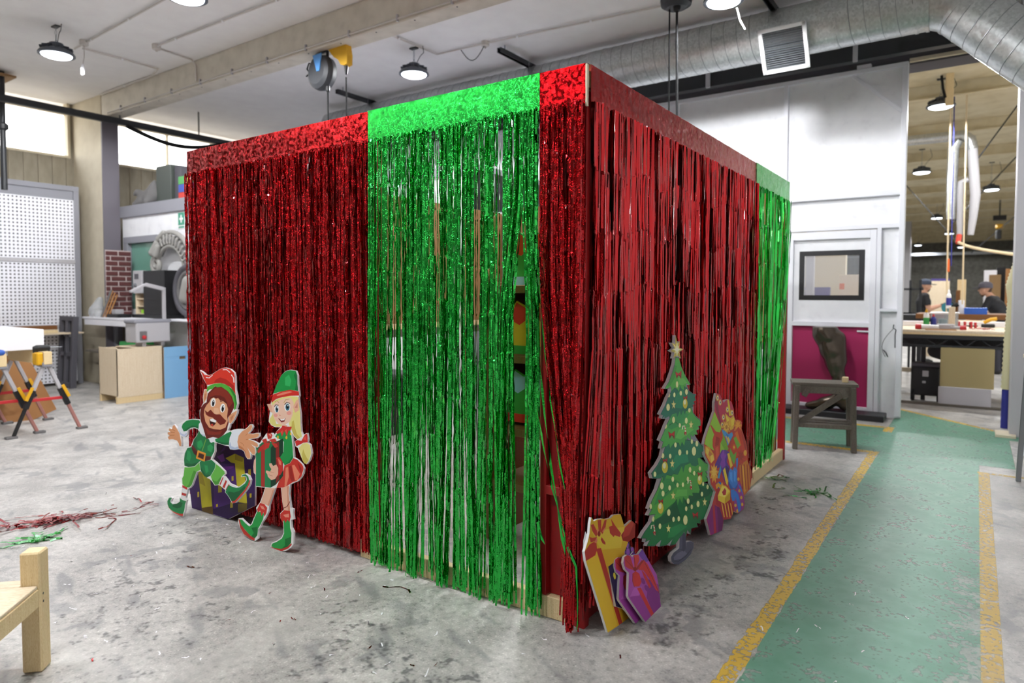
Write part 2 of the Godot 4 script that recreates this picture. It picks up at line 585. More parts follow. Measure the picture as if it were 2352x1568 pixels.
# ------------------------------------------------------------------ lamps
func high_bay(label: String, at: Vector3, drop: float, energy: float, group: String) -> Node3D:
	var t := thing("high_bay_lamp", label, "lamp", at, 0.0, group)
	var hs := put("housing", lathed([Vector2(0.001, 0.13), Vector2(0.07, 0.13), Vector2(0.075, 0.12), Vector2(0.085, 0.075), Vector2(0.12, 0.065), Vector2(0.17, 0.035), Vector2(0.188, 0.01), Vector2(0.188, -0.005), Vector2(0.165, -0.008), Vector2(0.15, 0.0)], 28), M.lamp_body, t)
	var fins := S()
	for k in 14:
		var a := TAU * k / 14.0
		bar(fins, Vector3(cos(a) * 0.08, 0.085, sin(a) * 0.08), Vector3(cos(a) * 0.165, 0.06, sin(a) * 0.165), 0.006, 0.04)
	put("cooling_fins", fins, M.lamp_body, hs)
	var face_disc := lathed([Vector2(0.158, 0.0), Vector2(0.152, -0.014), Vector2(0.125, -0.026), Vector2(0.06, -0.034), Vector2(0.001, -0.036)], 28)
	put("lamp_lens", face_disc, M.lamp_face, hs)
	put("hook", pipe([Vector3(0, 0.13, 0), Vector3(0.02, 0.155, 0), Vector3(0.0, 0.18, 0), Vector3(-0.02, 0.155, 0), Vector3(0, 0.135, 0)], 0.005, 6), M.steel, t)
	var chain := S()
	var links := maxi(2, int((drop - 0.17) / 0.045))
	for k in links:
		var y0 := 0.17 + (drop - 0.17) * k / links
		var y1 := 0.17 + (drop - 0.17) * (k + 1) / links + 0.006
		var s := Vector3(0.01, 0, 0) if k % 2 == 0 else Vector3(0, 0, 0.01)
		tube(chain, [Vector3(0, y0, 0), s + Vector3(0, lerpf(y0, y1, 0.3), 0), s + Vector3(0, lerpf(y0, y1, 0.7), 0), Vector3(0, y1, 0), -s + Vector3(0, lerpf(y0, y1, 0.7), 0), -s + Vector3(0, lerpf(y0, y1, 0.3), 0), Vector3(0, y0, 0)], 0.003, 5, false)
	put("chain", chain, M.steel, t)
	put("ceiling_plate", bx(Vector3(0, drop - 0.008, 0), Vector3(0.11, 0.015, 0.06)), M.black_steel, t)
	var lead := []
	for k in 9:
		var u := k / 8.0
		lead.append(Vector3(0.03 + 0.09 * sin(u * PI) + u * 0.12, lerpf(0.11, drop - 0.01, u) + 0.03 * sin(u * TAU), 0.03 * sin(u * PI)))
	put("supply_cable", pipe(lead, 0.004, 5), M.rubber, t)
	var l := SpotLight3D.new()
	l.name = "lamp_light"
	l.light_color = Color(0.985, 0.992, 1.0)
	l.light_energy = energy
	l.light_size = 0.14
	l.spot_angle = 88.0
	l.spot_angle_attenuation = 0.12
	l.spot_range = 40.0
	l.spot_attenuation = 2.0
	l.shadow_enabled = true
	t.add_child(l)
	l.position = Vector3(0, -0.045, 0)
	l.rotation.x = -PI / 2
	return t

func high_bay_lamps() -> void:
	var g := "high bay lamps under the white ceiling"
	var e := 9.3
	high_bay("round LED lamp hanging on a chain near the left windows", Vector3(-7.5, 4.22, -0.95), 0.33, e, g)
	high_bay("round LED lamp cut off by the top edge, left of the concrete beam", Vector3(-4.86, 4.25, -1.03), 0.30, e, g)
	high_bay("round LED lamp on a chain right of the hose reel", Vector3(-4.55, 4.22, -3.82), 0.33, e, g)
	high_bay("round LED lamp at the top edge beside the air duct", Vector3(-0.70, 4.25, -4.0), 0.30, e, g)
	# the same rows go on over the booth and behind the camera
	for q in [[Vector3(-0.75, 4.25, -0.9), "round LED lamp above the open top of the booth, outside the picture"], [Vector3(-0.75, 4.25, 2.2), "round LED lamp above the camera, outside the picture"], [Vector3(-4.8, 4.25, 2.2), "round LED lamp left of the camera row, outside the picture"], [Vector3(-2.6, 4.25, 2.2), "round LED lamp between the two camera row lamps, outside the picture"]]:
		high_bay(q[1], q[0], 0.30, e, "lamps outside the picture")

# ------------------------------------------------------------------ hall
func hall_shell() -> void:
	# floor, one slab through both halls
	var st := S()
	var X := [-12.0, 12.0]
	var Z := [-46.0, 5.5]
	var c := [Vector3(X[0], 0, Z[0]), Vector3(X[1], 0, Z[0]), Vector3(X[1], 0, Z[1]), Vector3(X[0], 0, Z[1])]
	for k in [0, 1, 2, 0, 2, 3]:
		st.set_normal(Vector3.UP)
		st.set_uv(Vector2(c[k].x, c[k].z))
		st.set_uv2(Vector2(c[k].x * 0.92 + c[k].z * 0.38, c[k].z * 0.92 - c[k].x * 0.38))
		st.add_vertex(c[k])
	for s in [[0, 1, Vector3.FORWARD], [1, 2, Vector3.RIGHT], [2, 3, Vector3.BACK], [3, 0, Vector3.LEFT]]:
		face(st, [c[s[0]], c[s[1]], c[s[1]] - Vector3(0, 0.2, 0), c[s[0]] - Vector3(0, 0.2, 0)], s[2])
	var fl := structure("floor", st, M.concrete, "grey stained concrete workshop floor")
	paint_lane(fl)
	stain_floor(fl)
	# ceiling slab of the first hall
	structure("ceiling", rect(-11.3, 6.3, 4.55, 4.75, -6.9, 5.0, 0.0), M.ceiling_paint, "off-white painted flat ceiling")
	# beams along x
	for z in [-2.62, 3.6]:
		var b := S()
		add_rect(b, -9.93, 6.2, 4.2, 4.551, z - 0.12, z + 0.12, 0.01)
		var o := structure("trim_1" if z < 0 else "trim_2", b, M.beam_paint, "deep beige ceiling beam")
		if z < 0:
			var holes := S()
			for k in 26:
				lathe(holes, [Vector2(0.001, 0.004), Vector2(0.008, 0.003), Vector2(0.009, 0.0)], 8, Vector3(-9.4 + k * 0.55, 4.199, z + 0.07), Basis(Vector3.RIGHT, PI))
			put("bolt_holes", holes, M.black_steel, o)
	# window wall on the left
	var w := S()
	add_rect(w, -11.1, -10.95, 0, 3.68, -6.9, 5.0, 0.0)
	for seg in [[-2.46, -3.0], [-6.2, -6.9], [1.4, 5.0]]:
		add_rect(w, -11.1, -10.95, 3.68, 4.56, seg[0], seg[1], 0.0)
	structure("wall_left", w, M.dusty_sheet, "dusty beige sheeting below the high windows")
	var ribs := S()
	for k in 34:
		var z := 2.0 - k * 0.2
		if z < -6.0: break
		add_rect(ribs, -10.95, -10.925, 2.6, 3.66, z - 0.012, z + 0.012, 0.0)
	structure("trim_3", ribs, M.dusty_sheet, "upright ribs of the beige sheeting")
	for q in [["window_1", -2.46, 1.4], ["window_2", -6.2, -3.0]]:
		var root := Node3D.new()
		root.name = q[0]
		add_child(root)
		root.set_meta("kind", "structure")
		root.set_meta("label", "high frosted window, blown out white")
		var fr := S()
		add_rect(fr, -11.08, -10.93, 3.66, 3.70, q[1], q[2])
		add_rect(fr, -11.06, -10.94, 4.37, 4.40, q[1], q[2])
		for z in [q[1] + 0.02, q[2] - 0.02]: add_rect(fr, -11.08, -10.93, 3.68, 4.55, z - 0.02, z + 0.02)
		if q[0] == "window_2": add_rect(fr, -11.04, -10.95, 3.68, 4.37, -4.1, -4.08)
		put("window_frame", fr, M.cream, root)
		put("pane", rect(-11.03, -11.02, 3.7, 4.37, q[1] + 0.04, q[2] - 0.04, 0.0), M.glass, root)
		put("pane", rect(-11.03, -11.02, 4.4, 4.55, q[1] + 0.04, q[2] - 0.04, 0.0), M.glass, root)
	# pilaster under the beam: cream flank, grey front
	structure("trim_4", rect(-11.0, -9.955, 0, 4.55, -2.74, -2.5, 0.005), M.cream_wall, "cream pilaster on the window wall")
	structure("trim_5", rect(-9.955, -9.925, 0, 4.2, -2.745, -2.497, 0.002), M.column_grey, "grey painted front of the pilaster")
	# the other walls, outside the picture
	structure("wall_right", rect(3.8, 4.0, 0, 4.6, -6.4, 5.0, 0.0), M.white_wall)
	structure("wall_front", rect(-11.1, 4.0, 0, 4.6, 4.8, 5.0, 0.0), M.cladding)

func paint_lane(fl: Node3D) -> void:
	var n1 := FastNoiseLite.new()
	n1.seed = 61
	n1.frequency = 5.0
	n1.fractal_octaves = 4
	var n2 := FastNoiseLite.new()
	n2.seed = 62
	n2.frequency = 28.0
	n2.fractal_octaves = 3
	for area in [[0.45, 1.65, -2.0, 3.2, 380.0, "painted_lane"], [-2.2, 2.4, -7.4, -2.0, 250.0, "painted_crossing"]]:
		var w := int((area[1] - area[0]) * area[4])
		var h := int((area[3] - area[2]) * area[4])
		var d := PackedByteArray()
		d.resize(w * h * 4)
		for j in h:
			var z: float = area[2] + (j + 0.5) / area[4]
			for i in w:
				var x: float = area[0] + (i + 0.5) / area[4]
				var kind := 0    # 1 green, 2 yellow
				var a := n1.get_noise_2d(x, z)
				var wob := a * 0.012
				if z > -4.38:
					if x > 0.655 + wob and x < 1.41: kind = 1
					if absf(x - 0.618 + wob) < 0.036 and z < 2.6: kind = 2
					if absf(x - 1.445) < 0.036 and z > -4.12 and z < -0.05: kind = 2
					if absf(z + 4.1) < 0.03 and x > 1.4: kind = 2
				else:
					if x < 1.66 and z > -5.72: kind = 1
					if z <= -5.72 and x > 0.6: kind = 1
					var side := (z + 7.185) - (x - 0.603) * 1.02
					if z < -6.0 and side < 0.0: kind = 0
					if z < -6.0 and absf(side) < 0.05 and x > 0.5: kind = 2
					if absf(z + 5.77) < 0.05 and x < 0.66: kind = 2
					if x > 0.57 and x < 0.66 and z > -5.78 and z < -5.5: kind = 2
				if absf(z + 4.40) < 0.045 and x < 0.66 and x > -0.9: kind = 2
				var o := (j * w + i) * 4
				if kind == 0:
					d[o] = 214 if x < 0.66 or x > 1.405 else 120
					d[o + 1] = 178
					d[o + 2] = 70 if x < 0.66 or x > 1.405 else 148
					continue
				var b := n2.get_noise_2d(x, z)
				var wear := a * 0.5 + b * 0.5
				var al := 1.0
				if kind == 2:
					al = clampf((0.34 - b * 0.8 - a * 0.3) * 4.0, 0.0, 1.0) * 0.97
					if x > 1.3: al *= clampf((-z + 0.1) * 1.2, 0.15, 1.0) * 0.7
				else:
					var edge := clampf((x - 1.16) / 0.3, 0.0, 1.0) * clampf((z + 3.2) / 2.0, 0.0, 1.0)
					al = clampf((0.52 - wear - edge * 0.42) * 3.2, 0.3, 1.0) * (0.93 - 0.25 * edge)
				var col := Color("5b9379").lerp(Color("70a08a"), clampf(0.5 + a, 0, 1)) if kind == 1 else Color("d6b040")
				d[o] = col.r8
				d[o + 1] = col.g8
				d[o + 2] = col.b8
				d[o + 3] = int(al * 255)
		var m := mat("ffffff", 0.5)
		m.albedo_texture = ImageTexture.create_from_image(Image.create_from_data(w, h, false, Image.FORMAT_RGBA8, d))
		m.transparency = BaseMaterial3D.TRANSPARENCY_ALPHA
		var st := S()
		var c := [Vector3(area[0], 0.0015, area[2]), Vector3(area[1], 0.0015, area[2]), Vector3(area[1], 0.0015, area[3]), Vector3(area[0], 0.0015, area[3])]
		var uv := [Vector2(0, 0), Vector2(1, 0), Vector2(1, 1), Vector2(0, 1)]
		for k in [0, 1, 2, 0, 2, 3]:
			st.set_normal(Vector3.UP)
			st.set_uv(uv[k])
			st.add_vertex(c[k])
		put(area[5], st, m, fl).set_meta("label", "worn green floor paint edged with yellow lines")

func stain_floor(fl: Node3D) -> void:
	# scuffed dark patches and spatter left on the concrete round the booth
	var n1 := FastNoiseLite.new()
	n1.seed = 91
	n1.frequency = 9.0
	n1.fractal_octaves = 4
	var n2 := FastNoiseLite.new()
	n2.seed = 92
	n2.frequency = 30.0
	n2.fractal_octaves = 3
	var spots := [[-0.35, 0.75, 0.55, 0.30, 0.9], [0.05, 1.05, 0.5, 0.3, 0.8], [-0.9, 0.55, 0.35, 0.2, 0.5], [-1.75, 1.0, 0.5, 0.35, 0.7], [-2.2, 0.75, 0.35, 0.3, 0.5], [0.33, -0.55, 0.16, 0.5, 0.9], [0.40, -1.4, 0.16, 0.6, 0.9], [0.28, -2.3, 0.2, 0.35, 0.6], [0.5, -1.05, 0.14, 0.1, 1.2], [0.30, -0.15, 0.2, 0.15, 0.8], [-2.6, 0.35, 0.5, 0.15, 0.35], [-1.2, 1.5, 0.5, 0.3, 0.4]]
	var A := [-3.2, 0.75, -3.0, 2.0]
	var k := 250.0
	var w := int((A[1] - A[0]) * k)
	var h := int((A[3] - A[2]) * k)
	var d := PackedByteArray()
	d.resize(w * h * 4)
	for j in h:
		var z: float = A[2] + (j + 0.5) / k
		for i in w:
			var x: float = A[0] + (i + 0.5) / k
			var o := (j * w + i) * 4
			d[o] = 92
			d[o + 1] = 94
			d[o + 2] = 100
			if x < -0.1 and z < -0.1: continue
			var e := 0.0
			for q in spots:
				var u: float = (x - q[0]) / q[2]
				var v: float = (z - q[1]) / q[3]
				var g: float = 1.0 - (u * u + v * v)
				if g > 0.0: e += g * q[4]
			if e <= 0.0: continue
			var a := n1.get_noise_2d(x * 0.8 + z * 0.5, z * 0.8 - x * 0.3) + 0.6 * n2.get_noise_2d(x, z)
			var al := clampf((a - 0.42 + 0.42 * minf(e, 1.2)) * 2.2, 0.0, 1.0) * 0.5
			if al <= 0.0: continue
			d[o + 3] = int(al * 255)
	var m := mat("ffffff", 0.6)
	m.albedo_texture = ImageTexture.create_from_image(Image.create_from_data(w, h, false, Image.FORMAT_RGBA8, d))
	m.transparency = BaseMaterial3D.TRANSPARENCY_ALPHA
	var st := S()
	var c := [Vector3(A[0], 0.001, A[2]), Vector3(A[1], 0.001, A[2]), Vector3(A[1], 0.001, A[3]), Vector3(A[0], 0.001, A[3])]
	var uv := [Vector2(0, 0), Vector2(1, 0), Vector2(1, 1), Vector2(0, 1)]
	for q in [0, 1, 2, 0, 2, 3]:
		st.set_normal(Vector3.UP)
		st.set_uv(uv[q])
		st.add_vertex(c[q])
	put("floor_stains", st, m, fl).set_meta("label", "dark scuffs and spatter on the concrete")

func white_partition() -> void:
	var z := -6.45
	# boarded wall with a door opening, studs and rails stand proud
	var w := S()
	add_rect(w, -10.95, -0.625, 0, 4.1, z - 0.05, z, 0.0)
	add_rect(w, -0.625, 0.40, 2.24, 4.1, z - 0.05, z, 0.0)
	add_rect(w, 0.40, 0.66, 0.0, 4.1, z - 0.05, z, 0.0)
	structure("wall_back", w, M.white_wall, "white boarded partition with battens")
	var t := S()
	for x in [-4.9, -3.5, -2.08, -0.655]: add_rect(t, x - 0.025, x + 0.025, 0, 4.06, z, z + 0.06, 0.003)
	add_rect(t, -10.9, 0.66, 4.05, 4.1, z, z + 0.065, 0.003)
	add_rect(t, 0.605, 0.66, 0.03, 4.05, z, z + 0.075, 0.003)
	add_rect(t, -0.63, 0.605, 2.60, 2.665, z, z + 0.065, 0.003)
	add_rect(t, -0.63, 0.605, 2.225, 2.275, z, z + 0.06, 0.003)
	add_rect(t, 0.385, 0.43, 0.03, 2.225, z, z + 0.06, 0.003)
	add_rect(t, 0.43, 0.605, 1.25, 1.285, z, z + 0.065, 0.003)
	add_rect(t, -0.64, -0.60, 0.0, 2.225, z, z + 0.06, 0.003)
	bar(t, Vector3(0.08, 4.05, z + 0.02), Vector3(0.605, 3.55, z + 0.02), 0.03, 0.04)
	add_rect(t, 0.13, 0.28, 4.1, 4.15, z - 0.03, z + 0.05, 0.003)
	structure("trim_6", t, M.white_paint, "white battens framing the partition")
	structure("baseboard_back", rect(-10.9, -0.7, 0, 0.075, z + 0.005, z + 0.06, 0.004), M.black_steel)
	# dark head over the wall
	structure("trim_7", rect(-10.95, 2.2, 4.1, 4.56, -6.9, -6.55, 0.0), M.dark_grey)
	structure("trim_8", rect(-10.9, 1.5, 4.12, 4.30, -6.22, -6.10, 0.004), M.black_steel, "dark steel beam behind the duct")
	structure("trim_9", rect(0.66, 6.0, 4.12, 4.16, -6.6, -6.5, 0.002), M.cream, "cream lintel over the opening")
	# pillar right of the opening
	structure("trim_10", rect(1.665, 1.93, 0, 4.5, -6.35, -5.95, 0.004), M.grey_cast, "pale grey steel pillar")
	structure("trim_11", rect(1.55, 1.72, 0, 0.03, -6.15, -5.85, 0.003), M.cream, "pale foot plate of the pillar")
	structure("wall_back_right", rect(1.93, 6.1, 0, 4.56, -6.55, -6.4, 0.0), M.white_wall)
	# door
	var d := Node3D.new()
	d.name = "door_1"
	add_child(d)
	d.position = Vector3(-0.60, 0, z)
	d.set_meta("kind", "structure")
	d.set_meta("label", "white door with a taped window and a pink lower panel")
	var fr := S()
	add_rect(fr, 0.0, 0.06, 0.04, 2.215, -0.02, 0.05, 0.003)
	add_rect(fr, 0.915, 0.98, 0.04, 2.215, -0.02, 0.05, 0.003)
	add_rect(fr, 0.06, 0.915, 2.12, 2.215, -0.02, 0.05, 0.003)
	add_rect(fr, 0.06, 0.915, 1.06, 1.115, -0.02, 0.05, 0.003)
	add_rect(fr, 0.06, 0.915, 0.04, 0.10, -0.02, 0.05, 0.003)
	put("door_frame", fr, M.white_paint, d)
	var up := S()
	add_rect(up, 0.06, 0.19, 1.115, 2.12, -0.02, 0.0, 0.0)
	add_rect(up, 0.80, 0.915, 1.115, 2.12, -0.02, 0.0, 0.0)
	add_rect(up, 0.19, 0.80, 1.115, 1.42, -0.02, 0.0, 0.0)
	add_rect(up, 0.19, 0.80, 1.93, 2.12, -0.02, 0.0, 0.0)
	put("upper_panel", up, M.white_wall, d)
	put("lower_panel", rect(0.06, 0.915, 0.10, 1.06, -0.02, 0.002, 0.0), M.pink, d)
	var tp := S()
	add_rect(tp, 0.125, 0.855, 1.925, 1.985, 0.0, 0.006, 0.002)
	add_rect(tp, 0.125, 0.855, 1.38, 1.44, 0.0, 0.006, 0.002)
	add_rect(tp, 0.125, 0.185, 1.41, 1.96, 0.0, 0.007, 0.002)
	add_rect(tp, 0.795, 0.855, 1.41, 1.96, 0.0, 0.007, 0.002)
	put("black_tape", tp, M.black, d)
	put("pane", rect(0.18, 0.80, 1.43, 1.94, -0.014, -0.009, 0.0), M.glass, d)
	put("handle_rail", rect(0.79, 0.915, 1.0, 1.018, 0.002, 0.03), M.white_paint, d)
	# cord tied to the wall right of the door
	var cord := S()
	tube(cord, [Vector3(0.575, 1.10, z + 0.03), Vector3(0.57, 1.06, z + 0.04), Vector3(0.60, 1.04, z + 0.05), Vector3(0.59, 0.98, z + 0.04), Vector3(0.592, 0.83, z + 0.035)], 0.006, 6)
	var pts := []
	for k in 12:
		var u := k / 11.0
		pts.append(Vector3(0.57 - 0.11 * sin(u * 2.4), 1.05 - 0.33 * u, z + 0.03 + 0.02 * sin(u * PI)))
	tube(cord, pts, 0.003, 5)
	tube(cord, [Vector3(0.47, 0.8, z + 0.02), Vector3(0.50, 0.77, z + 0.03), Vector3(0.52, 0.72, z + 0.02)], 0.006, 5)
	one("tie_cord", cord, M.rubber, "frayed black cord knotted to the white wall edge beside the door", "cord")

# ------------------------------------------------------------------ second hall seen through the opening
func far_hall() -> void:
	structure("ceiling_far", rect(-8.2, 9.2, 4.6, 4.75, -46, -6.9, 0.0), M.far_ceiling, "cream metal roof of the far hall")
	structure("wall_far_left", rect(-8.2, -8.0, 0, 4.7, -46, -6.5, 0.0), M.cladding)
	structure("wall_far_right", rect(9.0, 9.2, 0, 4.7, -46, -6.5, 0.0), M.cladding)
	var b := S()
	add_rect(b, -8.2, 9.2, 0, 4.7, -45.2, -45.0, 0.0)
	for k in 70: add_rect(b, -8.0 + k * 0.24, -7.95 + k * 0.24, 0, 3.7, -45.0, -44.95, 0.0)
	structure("wall_far", b, M.cladding, "dark ribbed cladding at the far end")
	for k in 13:
		var z := -9.5 - k * 2.75
		var p := S()
		add_rect(p, -8.0, 9.0, 4.40, 4.6, z - 0.01, z + 0.01, 0.0)
		add_rect(p, -8.0, 9.0, 4.39, 4.41, z - 0.01, z + 0.08, 0.0)
		structure("trim_%d" % (20 + k), p, M.far_ceiling, "cream roof purlin in the far hall")
	structure("trim_40", rect(-8.0, 9.0, 3.55, 3.7, -40.1, -40.0, 0.01), M.steel, "grey pipe-like rail across the far wall")
	structure("trim_41", rect(-1.35, -0.95, 0, 4.5, -30.2, -29.9, 0.01), M.grey_cast, "grey steel column in the far hall")
	var g := "high bay lamps in the far hall"
	var rows := [["nearest bright LED lamp below the air duct bend in the far hall", Vector3(0.86, 4.2, -9.2), 13.0], ["LED lamp beside the partition edge in the far hall", Vector3(0.31, 4.1, -14.6), 13.0], ["LED lamp beside the pillar in the far hall", Vector3(1.58, 3.95, -17.2), 13.0],
		["small LED lamp left of the hanging pipes", Vector3(0.2, 4.0, -24.0), 12.0], ["small far LED lamp behind the hanging pipes", Vector3(0.35, 4.0, -31.0), 12.0], ["tiny LED lamp at the far end, right of the grey column", Vector3(-1.2, 4.0, -38.0), 12.0],
		["tiny LED lamp low between the pipes at the far end", Vector3(0.6, 4.0, -41.0), 9.0]]
	for r in rows: high_bay(r[0], r[1], 4.6 - r[1].y, r[2], g)
	for q in [[Vector3(-4.5, 4.1, -11.0), "near left"], [Vector3(5.0, 4.1, -11.0), "near right"], [Vector3(-4.5, 4.1, -20.0), "far left"], [Vector3(5.0, 4.1, -20.0), "far right"]]:
		high_bay("LED lamp of the far hall hidden from view, %s one" % q[1], q[0], 0.5, 16.0, "lamps outside the picture")
# ------------------------------------------------------------------ booth with foil fringe
func ribbons(n: int, start: Vector3, along: Vector3, outward: Vector3, width: float, top: float, low: float, low_var: float, w: float, seg: float, twist: float, jitter: float, sweep: Callable, sd: int, skip := 0.0, depth := 0.02, clump := 0.0, band := 0.25) -> ArrayMesh:
	# hanging strips: each a chain of flat facets; strips of one clump turn together, and all are creased where the pack was folded
	var r := RandomNumberGenerator.new()
	r.seed = sd
	var nz := FastNoiseLite.new()
	nz.seed = sd
	nz.frequency = 1.0
	nz.fractal_type = FastNoiseLite.FRACTAL_NONE
	var vs := PackedVector3Array()
	var ns := PackedVector3Array()
	var us := PackedVector2Array()
	var ix := PackedInt32Array()
	for i in n:
		var s := (i + r.randf()) / n * width
		var gone := r.randf() < skip * (0.45 + 1.1 * absf(sin(s * 9.0 + sd) * sin(s * 23.0)))
		var d0 := r.randf() * depth
		var ph := r.randfn(0.0, twist)
		var bottom := low + absf(r.randfn(0.0, low_var))
		if r.randf() < 0.05: bottom += r.randf() * 0.3
		var ww := w * r.randf_range(0.75, 1.15)
		var lean := r.randfn(0.0, 0.012)
		var crease := 0.003 * r.randf()
		if gone: continue
		# heights of the facet ends, creases in pairs a few millimetres apart
		var ys := [top]
		var y := top - seg * r.randf_range(0.2, 0.8)
		var wob := nz.get_noise_2d(s * 3.0, 7.0) * 0.05
		var fold := int((top - y) / band)
		while y > bottom + 0.01:
			var b := int((top - y + wob) / band)
			if b != fold and r.randf() < 0.75:
				fold = b
				var yc := top + wob - b * band + r.randfn(0.0, 0.006)
				if yc < ys[-1] - 0.002: ys.append(yc)
				ys.append(minf(yc, ys[-1]) - 0.007)
				y = minf(y, ys[-1] - 0.01)
			ys.append(y)
			y -= seg * r.randf_range(0.6, 1.4)
		ys.append(bottom)
		var len_: float = top - bottom
		var prev := Vector3.ZERO
		var prev_h := Vector3.ZERO
		for k in ys.size():
			var t: float = (top - ys[k]) / len_
			var off: Vector2 = sweep.call(s, t)      # along, outward
			var kick: float = 0.0 if k == 0 or ys[k - 1] - ys[k] > 0.012 else crease
			var c: Vector3 = start + along * (s + off.x + lean * t) + outward * (d0 + off.y + kick + r.randfn(0.0, 0.0012)) + Vector3(0, ys[k], 0)
			var turn := ph + r.randfn(0.0, jitter * (1.0 + 1.6 * exp(-t * 9.0)))
			if clump > 0.0:
				turn += nz.get_noise_2d(s / clump, t * 1.3) * 0.95 + nz.get_noise_2d(s / clump * 0.7, 50.0 + floorf((top - ys[k] + wob) / band) * 3.7) * 0.45
			else:
				turn += 0.35 * sin(t * 5.0 + i)
			var h := (along * cos(turn) + outward * sin(turn)) * ww * 0.5
			if k > 0:
				var a := [prev - prev_h, prev + prev_h, c + h, c - h]
				var nn: Vector3 = ((a[2] - a[0]).cross(a[1] - a[0]) + (a[3] - a[0]).cross(a[2] - a[0])).normalized()
				var b := vs.size()
				var v0: float = top - ys[k - 1] + i * 0.37
				var v1: float = top - ys[k] + i * 0.37
				for q in 4:
					vs.append(a[q])
					ns.append(nn)
				us.append_array([Vector2(i * 0.13, v0), Vector2(i * 0.13 + ww, v0), Vector2(i * 0.13 + ww, v1), Vector2(i * 0.13, v1)])
				ix.append_array([b, b + 1, b + 2, b, b + 2, b + 3])
			prev = c
			prev_h = h
	var arr := []
	arr.resize(Mesh.ARRAY_MAX)
	arr[Mesh.ARRAY_VERTEX] = vs
	arr[Mesh.ARRAY_NORMAL] = ns
	arr[Mesh.ARRAY_TEX_UV] = us
	arr[Mesh.ARRAY_INDEX] = ix
	var mesh := ArrayMesh.new()
	mesh.add_surface_from_arrays(Mesh.PRIMITIVE_TRIANGLES, arr)
	return mesh

func foil_sheet(start: Vector3, along: Vector3, outward: Vector3, width: float, y0: float, y1: float, sd: int) -> SurfaceTool:
	# crumpled header band, folded back over the top rail
	var n := FastNoiseLite.new()
	n.seed = sd
	n.frequency = 9.0
	n.fractal_octaves = 3
	var st := S()
	var nx := maxi(4, int(width / 0.02))
	var rows := []
	var prof := []
	for k in 11: prof.append([lerpf(y0, y1, k / 10.0), 0.0])
	prof.append([y1 + 0.004, -0.02])
	prof.append([y1 + 0.003, -0.07])
	for p in prof:
		var row := []
		for i in nx + 1:
			var s := width * i / nx
			var edge := 0.0 if i == 0 or i == nx else 1.0
			var bulge := n.get_noise_2d(s, p[0]) * 0.0022 + n.get_noise_2d(s * 3.0 + 9.0, p[0] * 2.0) * 0.0014
			row.append(start + along * s + outward * (0.012 + p[1] + bulge * edge) + Vector3(0, p[0] + (n.get_noise_1d(s) * 0.012 if p[0] <= y0 else 0.0), 0))
		rows.append(row)
	for j in rows.size() - 1:
		for i in nx:
			var q := [rows[j][i], rows[j][i + 1], rows[j + 1][i + 1], rows[j + 1][i]]
			var nn: Vector3 = (q[2] - q[0]).cross(q[1] - q[0]).normalized()
			if nn.dot(outward + Vector3.UP * 0.4) < 0: nn = -nn
			var uv := []
			for v in [[i, j], [i + 1, j], [i + 1, j + 1], [i, j + 1]]: uv.append(Vector2(width * v[0] / nx + sd, prof[v[1]][0] - prof[v[1]][1]))
			smooth_quad(st, q, [nn, nn, nn, nn], uv)
	return st

